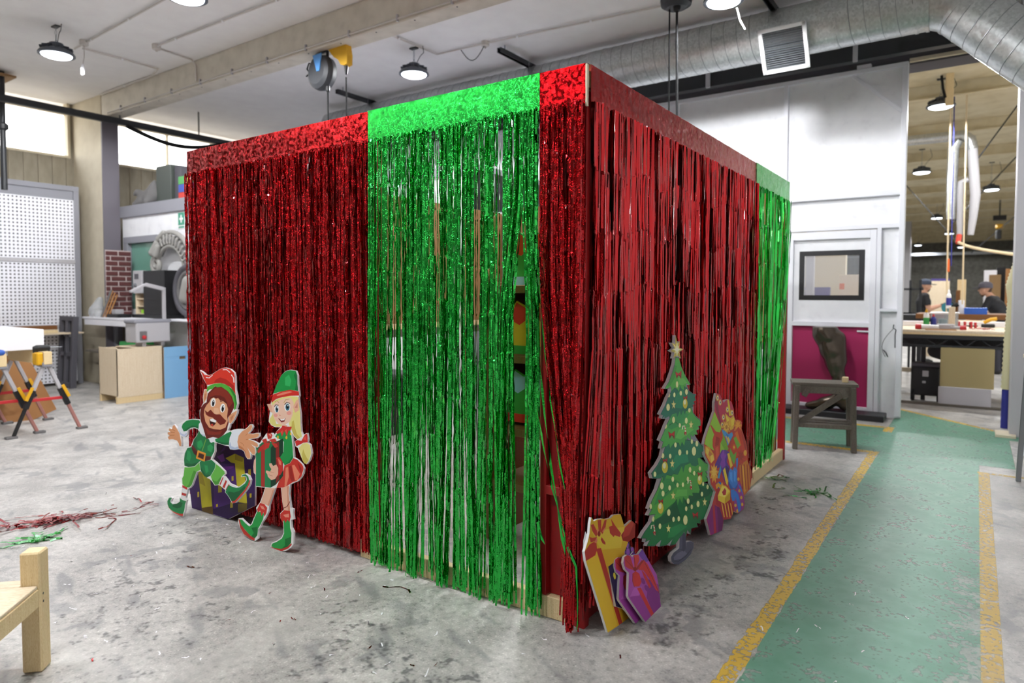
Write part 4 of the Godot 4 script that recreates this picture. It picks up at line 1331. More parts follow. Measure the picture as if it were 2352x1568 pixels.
# ------------------------------------------------------------------ left side
func perforated(st, x: float, z0: float, z1: float, y0: float, y1: float, pitch: float, hole: float) -> void:
	var nz := int((z1 - z0) / pitch)
	var ny := int((y1 - y0) / pitch)
	var az := (z1 - z0) / nz
	var ay := (y1 - y0) / ny
	for j in ny:
		for i in nz:
			var a := z0 + i * az
			var b := y0 + j * ay
			var p := (az - hole) * 0.5
			var q := (ay - hole) * 0.5
			for r in [[a, a + az, b, b + q], [a, a + az, b + ay - q, b + ay], [a, a + p, b + q, b + ay - q], [a + az - p, a + az, b + q, b + ay - q]]:
				face(st, [Vector3(x, r[2], r[0]), Vector3(x, r[2], r[1]), Vector3(x, r[3], r[1]), Vector3(x, r[3], r[0])], Vector3.RIGHT)

func left_side() -> void:
	# perforated rack
	var rk := thing("perforated_rack", "grey steel rack with white perforated panels by the windows", "rack", Vector3(-10.45, 0, -2.36))
	for z in [0.04, 1.7]: put("post", rect(-0.06, 0.02, 0, 3.14, z - 0.04, z + 0.04), M.grey_paint, rk)
	put("top_rail", rect(-0.06, 0.025, 3.06, 3.14, 0, 1.74), M.grey_paint, rk)
	put("header_panel", rect(-0.03, 0.0, 2.92, 3.06, 0.08, 1.68), M.grey_paint, rk)
	for y in [1.95, 0.93]: put("cross_rail", rect(-0.05, 0.03, y - 0.03, y + 0.03, 0.08, 1.68), M.grey_cast, rk)
	for q in [[1.98, 2.92], [0.96, 1.92], [0.05, 0.90]]:
		var st := S()
		perforated(st, 0.012, 0.08, 1.66, q[0], q[1], 0.0525, 0.022)
		put("perforated_panel", st, M.white_paint, rk)
		put("panel_back", rect(-0.055, -0.05, q[0], q[1], 0.08, 1.66, 0.0), M.dark_grey, rk)
	# plywood shelf and boards in front of the rack
	var sh := thing("ply_shelf", "plywood shelf board on the perforated rack", "shelf", Vector3(-10.1, 0.84, -2.2))
	put("board", rect(-0.30, 0.12, -0.012, 0.012, 0.0, 1.6), M.ply, sh)
	for z in [0.15, 1.4]: put("bracket", rect(-0.3, 0.08, -0.06, -0.012, z, z + 0.03), M.grey_paint, sh)
	one("timber_plank", rect(-10.25, -10.15, 0.90, 0.96, -1.9, -0.9), M.brown_ply, "brown plank lying on the plywood shelf", "plank", "planks on the shelf")
	one("timber_plank", rect(-10.1, -9.99, 0.853, 0.90, -1.85, -0.8), M.pine, "yellow pine plank lying under the brown plank on the shelf", "plank", "planks on the shelf")
	one("black_tube", pipe([Vector3(-10.12, 0.93, -0.9), Vector3(-10.12, 0.93, -1.25)], 0.03, 10), M.rubber, "short black tube end on the planks by the rack", "tube")
	# sawhorses under a foam block
	var sw := sawhorse("folding sawhorse with yellow clamp, right one under the foam block", Vector3(-6.5, 0, -0.39))
	dup(sw, "folding sawhorse with blue rag, left one under the foam block", Vector3(-6.60, 0, -0.03))
	one("foam_block", rect(-7.75, -6.72, 0.86, 1.07, -0.46, 1.3, 0.006), M.white_foam, "large white foam block lying on the sawhorses", "foam block")
	one("blue_rag", blob([[Vector3(-6.56, 0.86, -0.03), Vector3(-6.56, 0.87, 0.06), 0.03, 0.035], [Vector3(-6.55, 0.86, 0.0), Vector3(-6.52, 0.85, 0.05), 0.02, 0.02]], 0.008, 0.02), M.blue_plastic, "crumpled blue rag on the left sawhorse", "rag")
	var dr := thing("cordless_drill", "black cordless drill lying on the right sawhorse", "drill", Vector3(-6.56, 0.865, -0.36))
	put("drill_body", lathed([Vector2(0.001, -0.09), Vector2(0.03, -0.085), Vector2(0.033, 0.03), Vector2(0.02, 0.06), Vector2(0.001, 0.065)], 12, Vector3(0, 0.02, 0), Basis(Vector3.RIGHT, PI / 2)), M.black, dr)
	put("drill_bit", pipe([Vector3(0, 0.02, -0.08), Vector3(0, 0.02, -0.2)], 0.006, 6), M.steel, dr)
	put("drill_grip", rect(-0.02, 0.02, -0.12, 0.01, 0.02, 0.06), M.black, dr)
	# cardboard sheets leaning below
	var cs := S()
	bar(cs, Vector3(-7.5, 0.0, -0.62), Vector3(-7.62, 0.72, -0.35), 0.5, 0.012, Vector3.RIGHT)
	one("cardboard_sheet", cs, M.cardboard, "brown cardboard sheet leaning under the foam block", "cardboard")
	one("cardboard_box", rect(-8.1, -7.75, 0, 0.5, -0.75, -0.35), M.cardboard, "brown cardboard box standing behind the sawhorses", "box")
	# black louvred shutter
	var bs := thing("black_shutter", "black slotted shutter panel leaning by the white bench", "panel", Vector3(-10.12, 0, -1.99))
	bs.rotation = Vector3(-0.05, 0.1, -0.02)
	put("panel_frame", bars([[Vector3(-0.17, 0, 0), Vector3(-0.17, 1.1, 0)], [Vector3(0.17, 0, 0), Vector3(0.17, 1.1, 0)], [Vector3(0, 0, 0), Vector3(0, 1.1, 0)], [Vector3(-0.19, 0.05, 0), Vector3(0.19, 0.05, 0)], [Vector3(-0.19, 0.52, 0), Vector3(0.19, 0.52, 0)], [Vector3(-0.19, 1.06, 0), Vector3(0.19, 1.06, 0)]], 0.08, 0.06), M.dark_grey, bs)
	for q in [[0.10, 0.48], [0.57, 1.02]]: put("slot_back", rect(-0.15, 0.15, q[0], q[1], -0.02, -0.01), M.black, bs)
	# first-aid office front
	var z := -2.78
	var of := S()
	add_rect(of, -9.93, -9.75, 0, 2.65, z - 0.1, z, 0.0)
	add_rect(of, -8.85, -3.0, 0, 2.65, z - 0.1, z, 0.0)
	add_rect(of, -9.75, -8.85, 0, 1.2, z - 0.1, z, 0.0)
	add_rect(of, -9.75, -8.85, 2.30, 2.65, z - 0.1, z, 0.0)
	add_rect(of, -9.93, -3.0, 0, 2.7, z - 3.5, z - 3.4, 0.0)
	structure("wall_office", of, M.white_wall, "white office front under a grey fascia")
	structure("trim_50", rect(-9.93, -3.0, 2.65, 2.83, z - 0.1, z + 0.04, 0.004), M.grey_paint, "grey fascia along the office roof")
	structure("ceiling_office", rect(-9.93, -3.0, 2.76, 2.82, z - 3.5, z - 0.1, 0.0), M.grey_paint)
	var wn := Node3D.new()
	wn.name = "window_3"
	add_child(wn)
	wn.set_meta("kind", "structure")
	wn.set_meta("label", "office window with green tinted glass")
	var wf := S()
	add_rect(wf, -9.86, -8.80, 2.24, 2.34, z - 0.08, z + 0.03)
	add_rect(wf, -9.86, -9.74, 1.2, 2.24, z - 0.08, z + 0.03)
	add_rect(wf, -8.90, -8.80, 1.2, 2.24, z - 0.08, z + 0.03)
	put("window_frame", wf, M.grey_paint, wn)
	put("pane", rect(-9.74, -8.9, 1.2, 2.24, z - 0.05, z - 0.04, 0.0), M.green_glass, wn)
	one("inner_cupboard", rect(-9.7, -9.0, 0, 2.12, z - 0.9, z - 0.5), M.grey_cast, "pale cupboard behind the green office window", "cupboard")
	var sg := thing("first_aid_sign", "green first aid sign with a white cross on the office wall", "sign", Vector3(-8.17, 2.52, z + 0.002))
	put("sign_board", rect(-0.10, 0.10, -0.13, 0.12, 0, 0.004), M.white_plastic, sg)
	put("green_field", rect(-0.085, 0.085, -0.075, 0.105, 0.004, 0.006), M.green_sign, sg)
	var cr := S()
	add_rect(cr, -0.05, 0.05, 0.0, 0.03, 0.006, 0.008, 0.0)
	add_rect(cr, -0.015, 0.015, -0.04, 0.07, 0.006, 0.0082, 0.0)
	put("white_cross", cr, M.white_plastic, sg)
	put("caption_strip", rect(-0.075, 0.075, -0.118, -0.092, 0.004, 0.006), M.green_sign, sg)
	# things on the office roof
	var gy := blob([[Vector3(-9.55, 2.93, -2.95), Vector3(-9.30, 3.0, -2.98), 0.12, 0.13], [Vector3(-9.36, 3.02, -2.97), Vector3(-9.26, 3.12, -2.96), 0.09, 0.07], [Vector3(-9.28, 3.13, -2.95), Vector3(-9.22, 3.2, -2.94), 0.04, 0.02], [Vector3(-9.55, 3.0, -2.95), Vector3(-9.66, 3.06, -2.9), 0.07, 0.045], [Vector3(-9.66, 3.06, -2.9), Vector3(-9.72, 3.03, -2.88), 0.035, 0.03], [Vector3(-9.5, 2.9, -2.88), Vector3(-9.62, 2.86, -2.84), 0.06, 0.05], [Vector3(-9.3, 2.9, -2.88), Vector3(-9.28, 2.87, -2.84), 0.07, 0.05]], 0.022, 0.05)
	one("stone_creature", gy, M.stone_dark, "grey crouching stone creature on the office roof", "statue")
	var pr := thing("hollow_pillar", "dark greenish square pillar standing on the office roof", "pillar", Vector3(-8.93, 2.82, -3.05))
	put("shaft", rect(-0.27, 0.16, 0, 0.60, -0.2, 0.1, 0.01), M.patina, pr)
	put("side_slab", rect(0.16, 0.34, 0, 0.57, -0.18, 0.04, 0.008), M.dark_grey, pr)
	var cu := thing("colour_cube", "large toy cube with coloured squares on the office roof", "cube", Vector3(-8.26, 2.83, -2.9))
	put("cube_core", rect(-0.2, 0.32, 0, 0.36, -0.45, 0.0, 0.004), M.black, cu)
	var fc := [["d03a30", "d03a30", "e8e8e8"], ["2c4aa8", "e8e8e8", "2c4aa8"], ["3a9a44", "d8c030", "3a9a44"]]
	for j in 3:
		for i in 3:
			put("sticker", rect(-0.195 + i * 0.172, -0.03 + i * 0.172, 0.005 + j * 0.118, 0.118 + j * 0.118, 0.0, 0.004, 0.001), mat(fc[j][i], 0.4), cu)
	# brick-faced column prop
	var bk := thing("brick_panel", "dark red brick-faced panel standing on the bench end before the grey pilaster", "panel", Vector3(-9.5, 1.09, -2.51), PI / 2)
	put("mortar_board", rect(-0.185, 0.185, 0, 1.02, -0.03, -0.012), M.mortar, bk)
	var ti := 0
	for row in 13:
		var yb := 0.012 + row * 0.0775
		var x := -0.185 - (0.03 if row % 2 == 0 else 0.141)
		while x < 0.18:
			var x0 := maxf(x, -0.182)
			var x1 := minf(x + 0.2, 0.182)
			if x1 - x0 > 0.02:
				put("brick", rect(x0, x1, yb, yb + 0.06, -0.03, 0.002 * (ti % 3), 0.004), M.brick, bk)
				ti += 1
			x += 0.222
	# bench along the office with clutter
	var wb := thing("white_bench", "long white-topped workbench below the office window", "bench", Vector3(-9.95, 0, -2.2))
	put("bench_top", rect(-0.05, 1.53, 1.06, 1.09, -0.50, 0.02), M.white_paint, wb)
	put("bench_return", rect(1.53, 2.5, 1.06, 1.09, -0.56, -0.26), M.white_paint, wb)
	put("fascia", rect(0.02, 1.45, 0.97, 1.06, -0.01, 0.015), M.white_paint, wb)
	for x in [0.03, 1.4, 2.42]: put("leg", rect(x - 0.03, x + 0.03, 0, 1.06, -0.46, -0.40), M.grey_paint, wb)
	put("lower_shelf", rect(0.0, 1.5, 0.55, 0.58, -0.48, 0.0), M.old_timber, wb)
	one("folded_boards", rect(-9.3, -8.7, 0.585, 0.64, -2.55, -2.22), M.white_paint, "white boards lying on the lower bench shelf", "board")
	one("green_case", rect(-9.05, -8.5, 0.645, 0.74, -2.6, -2.28, 0.01), M.bottle_green, "green case on the boards under the bench", "case")
	one("timber_lath", bars([[Vector3(-9.40, 1.095, -2.20), Vector3(-9.45, 1.50, -2.37)]], 0.03, 0.02), M.stone_dark, "grey lath leaning on the brick panel", "lath", "laths leaning on the bench")
	for k in 3: one("timber_lath", bars([[Vector3(-9.40 + k * 0.035, 1.095, -2.22 - k * 0.025), Vector3(-9.45 + k * 0.03, 1.49 - k * 0.03, -2.39 - k * 0.02)]], 0.022, 0.016), M.cardboard, "brown lath leaning on the brick panel, %s of three" % ["left", "middle", "right"][k], "lath", "laths leaning on the bench")
	one("plastic_film", blob([[Vector3(-9.9, 1.13, -2.35), Vector3(-9.7, 1.13, -2.3), 0.1, 0.08], [Vector3(-9.9, 1.2, -2.35), Vector3(-9.85, 1.35, -2.38), 0.09, 0.05]], 0.02, 0.08), M.film, "crumpled clear plastic film on the bench end", "film")
	one("black_tray", rect(-9.35, -9.0, 1.09, 1.14, -2.45, -2.25), M.black, "low black tray on the white bench", "tray")
	one("grey_block", rect(-9.3, -9.18, 1.14, 1.21, -2.42, -2.3), M.grey_cast, "small grey block in the black tray", "block")
	var mc := thing("oven_unit", "grey and black oven standing on the bench under the scroll", "oven", Vector3(-8.95, 0, -2.47))
	put("control_panel", rect(0.0, 0.26, 1.45, 1.785, -0.25, 0.02), M.grey_cast, mc)
	put("oven_body", rect(0.26, 0.85, 1.14, 1.78, -0.25, 0.0), M.black, mc)
	put("display", rect(0.05, 0.17, 1.66, 1.74, 0.02, 0.024), M.dark_grey, mc)
	put("knob", lathed([Vector2(0.03, 0), Vector2(0.028, 0.03), Vector2(0.001, 0.034)], 14, Vector3(0.08, 1.57, 0.02), Basis(Vector3.RIGHT, PI / 2)), M.steel, mc)
	var tr := thing("sorting_rack", "small plywood sorting rack with a lime cup below the oven", "rack", Vector3(-8.95, 1.14, -2.5))
	put("rack_side", rect(0.25, 0.258, 0, 0.31, -0.2, 0.02), M.ply, tr)
	put("rack_side", rect(0.0, 0.02, 0, 0.31, -0.2, 0.02), M.ply, tr)
	for y in [0.0, 0.11, 0.22]: put("rack_shelf", rect(0.0, 0.24, y, y + 0.014, -0.2, 0.01), M.ply, tr)
	put("cup", lathed([Vector2(0.001, 0.014), Vector2(0.05, 0.014), Vector2(0.055, 0.07), Vector2(0.05, 0.07), Vector2(0.045, 0.02)], 14, Vector3(0.14, 0, -0.05)), M.lime, tr)
	one("black_stand", rect(-9.0, -8.05, 1.09, 1.14, -2.73, -2.45), M.black, "flat black stand under the sorting rack", "stand")
	# carved scroll arch
	var sc := thing("carved_scroll", "grey carved scroll arch leaning on the office wall", "ornament", Vector3(-8.25, 1.75, -2.67))
	var arc := []
	var arc2 := []
	var arc3 := []
	for k in 19:
		var a := lerpf(2.5, 0.1, k / 18.0)
		var d := Vector3(cos(a), sin(a), 0)
		arc.append(d * 0.47)
		arc2.append(d * 0.585 + Vector3(0, 0, 0.02))
		arc3.append(d * 0.385 + Vector3(0, 0, 0.03))
	put("arch_rib", pipe(arc, 0.07, 12), M.stone_dark, sc)
	put("outer_moulding", pipe(arc2, 0.035, 10), M.stone, sc)
	put("inner_moulding", pipe(arc3, 0.028, 10), M.stone, sc)
	for k in 13:
		var a := lerpf(2.3, 0.2, k / 12.0)
		var d := Vector3(cos(a), sin(a), 0)
		put("bead", blob([[d * 0.42 + Vector3(0, 0, 0.06), d * 0.54 + Vector3(0, 0, 0.06), 0.018, 0.022]], 0.014, 0.01), M.stone, sc)
	var vol := []
	for k in 24:
		var a := k * 0.5
		vol.append(Vector3(-0.34, 0.12, 0.05) + Vector3(cos(a + 1.2), sin(a + 1.2), 0) * (0.135 - 0.005 * k))
	put("volute", pipe(vol, 0.035, 10), M.stone, sc)
	put("leaf", blob([[Vector3(-0.40, 0.30, 0.07), Vector3(-0.30, 0.44, 0.06), 0.06, 0.045], [Vector3(-0.28, 0.26, 0.09), Vector3(-0.22, 0.38, 0.09), 0.05, 0.04], [Vector3(-0.25, 0.5, 0.05), Vector3(-0.12, 0.58, 0.05), 0.05, 0.04]], 0.018, 0.02), M.stone, sc)
	var ring := thing("carved_ring", "dark grey carved ring below the scroll arch", "ornament", Vector3(-7.69, 1.49, -2.6))
	for q in [[0.33, 0.05, M.dark_grey], [0.255, 0.035, M.stone_dark]]:
		var pts := []
		for k in 33: pts.append(Vector3(cos(TAU * k / 32), sin(TAU * k / 32), 0) * q[0])
		put("ring_moulding", pipe(pts, q[1], 10), q[2], ring)
	put("ring_centre", blob([[Vector3(-0.08, -0.1, 0), Vector3(0.02, 0.12, 0), 0.09, 0.1]], 0.025, 0.05), M.stone, ring)
	# belt sander on the crate
	var bs2 := thing("belt_sander", "grey bench sander with a red button on the plywood crate", "sander", Vector3(-8.0, 0.73, -2.18))
	put("machine_body", bx(Vector3(0, 0.19, 0), Vector3(0.30, 0.27, 0.46), Basis(), 0.012), M.grey_cast, bs2)
	put("belt_cover", bx(Vector3(0, 0.34, 0), Vector3(0.30, 0.05, 0.50), Basis(), 0.012), M.grey_paint, bs2)
	put("switch_box", bx(Vector3(0.155, 0.15, 0.14), Vector3(0.02, 0.12, 0.09)), M.stone_dark, bs2)
	put("stop_button", lathed([Vector2(0.026, 0), Vector2(0.026, 0.02), Vector2(0.001, 0.03)], 12, Vector3(0.17, 0.13, 0.14), Basis(Vector3.FORWARD, PI / 2)), M.red_plastic, bs2)
	put("foot", bx(Vector3(0, 0.03, 0.1), Vector3(0.2, 0.06, 0.05)), M.grey_cast, bs2)
	put("foot", bx(Vector3(0, 0.03, -0.15), Vector3(0.2, 0.06, 0.05)), M.grey_cast, bs2)
	var arm := S()
	bar(arm, Vector3(0.05, 0.36, -0.2), Vector3(0.05, 0.80, -0.2), 0.04, 0.04)
	bar(arm, Vector3(0.05, 0.78, -0.2), Vector3(0.05, 0.84, 0.05), 0.05, 0.05)
	bar(arm, Vector3(0.05, 0.84, 0.05), Vector3(0.05, 0.74, 0.25), 0.05, 0.03)
	put("dust_hood_arm", arm, M.grey_cast, bs2)
	# plywood crate and blue board
	var cb := thing("ply_crate", "open plywood crate standing beside the blue board", "crate", Vector3(-8.34, 0, -1.69))
	put("front_panel", rect(0, 0.50, 0.10, 0.73, -0.012, 0.0, 0.002), M.ply, cb)
	put("side_panel", rect(0.485, 0.50, 0.08, 0.72, -0.60, 0.0, 0.002), M.ply, cb)
	put("side_panel", rect(0.0, 0.015, 0.08, 0.72, -0.60, 0.0, 0.002), M.ply, cb)
	put("rear_panel", rect(0, 0.50, 0.10, 0.72, -0.60, -0.588, 0.002), M.ply, cb)
	put("crate_lid", rect(0.0, 0.5, 0.715, 0.73, -0.6, -0.22, 0.002), M.ply, cb)
	put("plinth", rect(0.455, 0.495, 0, 0.085, -0.60, -0.0, 0.002), M.pine, cb)
	put("plinth", rect(0.0, 0.04, 0, 0.085, -0.60, -0.0, 0.002), M.pine, cb)
	put("plinth", rect(0.04, 0.455, 0.0, 0.085, -0.5, -0.46, 0.002), M.pine, cb)
	var bb := thing("blue_board", "light blue board with a grip hole beside the plywood crate", "board", Vector3(-7.80, 0, -2.29))
	var bp := S()
	add_rect(bp, -0.01, 0.01, 0, 0.53, -0.5, 0.0, 0.002)
	add_rect(bp, -0.01, 0.01, 0.57, 0.71, -0.5, 0.0, 0.002)
	add_rect(bp, -0.01, 0.01, 0.53, 0.57, -0.21, 0.0, 0.0)
	add_rect(bp, -0.01, 0.01, 0.53, 0.57, -0.5, -0.30, 0.0)
	put("board", bp, M.blue_board, bb)
	put("board_backing", rect(-0.04, -0.012, 0.0, 0.7, -0.5, 0.0), M.ply_dark, bb)

func sawhorse(label: String, at: Vector3) -> Node3D:
	var t := thing("sawhorse", label, "sawhorse", at, 0.0, "folding sawhorses")
	put("top_beam", bx(Vector3(-0.42, 0.785, 0), Vector3(0.95, 0.13, 0.075)), M.pine_side, t)
	put("clamp_block", bx(Vector3(-0.02, 0.78, 0.065), Vector3(0.12, 0.13, 0.06), Basis(), 0.01), M.yellow, t)
	put("head_casting", bx(Vector3(-0.02, 0.72, 0.0), Vector3(0.14, 0.05, 0.10), Basis(), 0.008), M.grey_paint, t)
	for x in [0.0, -0.85]:
		for s in [-1.0, 1.0]:
			var top := Vector3(x, 0.71, s * 0.02)
			var foot := Vector3(x, 0.02, s * 0.30)
			var mid := top.lerp(foot, 0.42)
			var l := S()
			bar(l, top, mid, 0.035, 0.035)
			var ul := put("upper_leg", l, M.grey_cast, t)
			var k := S()
			bar(k, top.lerp(foot, 0.36), top.lerp(foot, 0.62), 0.046, 0.046)
			put("knee_clamp", k, M.black, ul)
			var y := S()
			bar(y, top.lerp(foot, 0.34) + Vector3(0.03, 0.02, s * 0.02), top.lerp(foot, 0.5) + Vector3(0.03, 0, s * 0.035), 0.012, 0.03)
			put("lever", y, M.yellow, ul)
			var w := S()
			bar(w, top.lerp(foot, 0.6), foot, 0.03, 0.03)
			var ll := put("lower_leg", w, M.lane_red if s < 0 else M.black, t)
			put("rubber_foot", bx(foot + Vector3(0, -0.008, s * 0.02), Vector3(0.06, 0.024, 0.10)), M.stone_dark, ll)
		put("spreader", bars([[Vector3(x, 0.36, -0.16), Vector3(x, 0.36, 0.16)]], 0.02, 0.03), M.red_plastic, t)
	return t

# ------------------------------------------------------------------ right side
func right_side() -> void:
	# weathered timber trestle
	var t := thing("timber_trestle", "weathered grey timber trestle before the pink door", "trestle", Vector3(-0.03, 0, -4.12), 0.27)
	var W := 0.54
	var Dp := 0.30
	for k in 4: put("top_slat", rect(-0.01, W + 0.01, 0.60, 0.63, -Dp + k * 0.078, -Dp + k * 0.078 + 0.06), M.old_timber, t)
	put("apron", rect(0.02, W - 0.02, 0.53, 0.60, -0.035, -0.01), M.old_timber, t)
	put("apron", rect(0.02, W - 0.02, 0.53, 0.60, -Dp + 0.0, -Dp + 0.025), M.old_timber, t)
	for x in [0.035, W - 0.035]:
		for z in [-0.02, -Dp + 0.02]:
			put("leg", bars([[Vector3(x, 0.6, z), Vector3(x + (x - W / 2) * 0.06, 0.0, z + (z + Dp / 2) * 0.12)]], 0.06, 0.045), M.old_timber, t)
		put("end_rail", rect(x - 0.012, x + 0.012, 0.20, 0.26, -Dp + 0.02, -0.02), M.old_timber, t)
	for z in [-0.02, -0.13, -Dp + 0.02]: put("lower_slat", rect(0.04, W - 0.04, 0.21, 0.25, z - 0.03, z + 0.03), M.old_timber, t)
	put("diagonal_brace", bars([[Vector3(0.06, 0.25, -0.03), Vector3(0.46, 0.56, -0.03)]], 0.025, 0.05), M.old_timber, t)
	for x in [0.09, W - 0.09]: put("corner_gusset", bars([[Vector3(x, 0.50, -0.02), Vector3(x + (0.04 if x < 0.2 else -0.04), 0.57, -0.02)]], 0.03, 0.05), M.old_timber, t)
	one("wood_block", bx(Vector3(0.37, 0.655, -4.38), Vector3(0.05, 0.05, 0.05)), M.pine, "small wood block on the trestle top", "block")
	# bronze leg
	var d := 0.0
	var leg := blob([[Vector3(-0.15, 1.25, -6.22), Vector3(-0.12, 0.98, -6.21), 0.13, 0.135], [Vector3(-0.12, 0.98, -6.21), Vector3(-0.05, 0.78, -6.2), 0.13, 0.115], [Vector3(-0.05, 0.78, -6.2), Vector3(-0.01, 0.62, -6.2), 0.115, 0.09], [Vector3(0.0, 0.92, -6.26), Vector3(0.035, 0.66, -6.24), 0.10, 0.085], [Vector3(-0.01, 0.64, -6.2), Vector3(0.05, 0.42, -6.2), 0.095, 0.07], [Vector3(0.05, 0.42, -6.2), Vector3(0.09, 0.24, -6.2), 0.07, 0.078], [Vector3(0.09, 0.24, -6.2), Vector3(0.11, 0.15, -6.2), 0.075, 0.075],
		[Vector3(0.06, 0.22, -6.19), Vector3(-0.10, 0.16, -6.16), 0.075, 0.065], [Vector3(-0.10, 0.15, -6.16), Vector3(-0.28, 0.115, -6.13), 0.062, 0.038], [Vector3(-0.06, 0.13, -6.22), Vector3(-0.25, 0.105, -6.21), 0.055, 0.03], [Vector3(-0.14, 1.02, -6.10), Vector3(-0.08, 0.94, -6.09), 0.05, 0.035], [Vector3(-0.10, 0.85, -6.10), Vector3(-0.02, 0.5, -6.12), 0.03, 0.02]], 0.014, 0.045, 1.065)
	var bl := thing("bronze_leg", "giant bronze leg and foot leaning on the pink door", "statue", Vector3(0, 0, 0.0))
	put("leg_and_foot", leg, M.bronze, bl)
	# floor channel beside
	one("floor_channel", rect(-0.66, 0.53, 0, 0.072, -6.36, -6.05, 0.008), M.black_steel, "dark steel channel on the floor before the pink door", "channel")
	# ribbed hose on the pillar
	var pts := []
	var rr := []
	var path := [Vector3(1.76, 1.96, -6.42), Vector3(1.66, 1.55, -6.48), Vector3(1.68, 1.39, -6.48), Vector3(1.66, 0.96, -6.48), Vector3(1.647, 0.40, -6.48)]
	for i in 4:
		for k in 22:
			pts.append(path[i].lerp(path[i + 1], k / 22.0))
			rr.append(0.052 if k % 2 == 0 else 0.043)
	var hs := thing("ribbed_hose", "cream ribbed extraction hose hanging behind the pillar", "hose", Vector3.ZERO)
	put("hose", pipe(pts, rr, 12), M.hose_ribbed, hs)
	put("hose_end", pipe([Vector3(1.648, 0.42, -6.48), Vector3(1.645, 0.0, -6.48)], 0.04, 12), M.navy, hs)
	# table leg at the right picture edge
	var tl := thing("steel_table", "grey steel table leg and white panel at the right picture edge", "table", Vector3(1.66, 0, -3.97))
	put("leg", bars([[Vector3(0, 0, 0), Vector3(0.035, 0.95, 0.0)]], 0.035, 0.035), M.steel, tl)
	put("leg", bars([[Vector3(0.9, 0, 0), Vector3(0.9, 0.95, 0)]], 0.035, 0.035), M.steel, tl)
	put("side_panel", rect(0.035, 0.9, 0.12, 0.9, -0.45, -0.42), M.white_paint, tl)
	put("table_top", rect(0.03, 1.0, 0.93, 0.96, -0.5, 0.05), M.ply, tl)
	# pine table corner in the left foreground
	var q := thing("pine_table", "low pine table corner in the left foreground", "table", Vector3(-1.57, 0, 1.455), -PI / 4)
	# local +x runs towards the camera, local +z to the left
	put("corner_post", rect(-0.035, 0.035, 0.0, 0.465, -0.005, 0.065, 0.006), M.pine, q)
	put("corner_post", rect(0.9, 0.97, 0.0, 0.465, -0.005, 0.065, 0.006), M.pine, q)
	put("apron", rect(0.035, 0.9, 0.255, 0.325, 0.0, 0.035, 0.003), M.pine_side, q)
	put("apron", rect(-0.0, 0.035, 0.255, 0.325, 0.065, 0.8, 0.003), M.pine, q)
	put("table_top", rect(0.036, 0.9, 0.326, 0.338, 0.004, 0.85, 0.002), M.ply, q)
	put("table_top_edge", rect(-0.03, 0.036, 0.326, 0.338, 0.066, 0.85, 0.002), M.ply, q)
	for s in [[0.0, 0.30], [0.0, 0.27]]: put("screw_head", lathed([Vector2(0.005, 0), Vector2(0.001, 0.001)], 8, Vector3(0.015, s[1], -0.0055), Basis(Vector3.RIGHT, -PI / 2)), M.black_steel, q)

# ------------------------------------------------------------------ far hall contents
func bottle(label: String, at: Vector3, r: float, h: float, m, cap, band = null) -> void:
	var t := thing("glue_bottle", label, "bottle", at)
	var bb := put("bottle_body", lathed([Vector2(0.001, 0), Vector2(r, 0), Vector2(r, h * 0.68), Vector2(r * 0.45, h * 0.8), Vector2(r * 0.4, h * 0.84)], 14), m, t)
	put("bottle_cap", lathed([Vector2(r * 0.5, h * 0.82), Vector2(r * 0.45, h * 0.9), Vector2(r * 0.15, h), Vector2(0.001, h)], 12), cap, t)
	if band: put("label_band", lathed([Vector2(r + 0.001, h * 0.15), Vector2(r + 0.001, h * 0.55)], 14), band, bb)

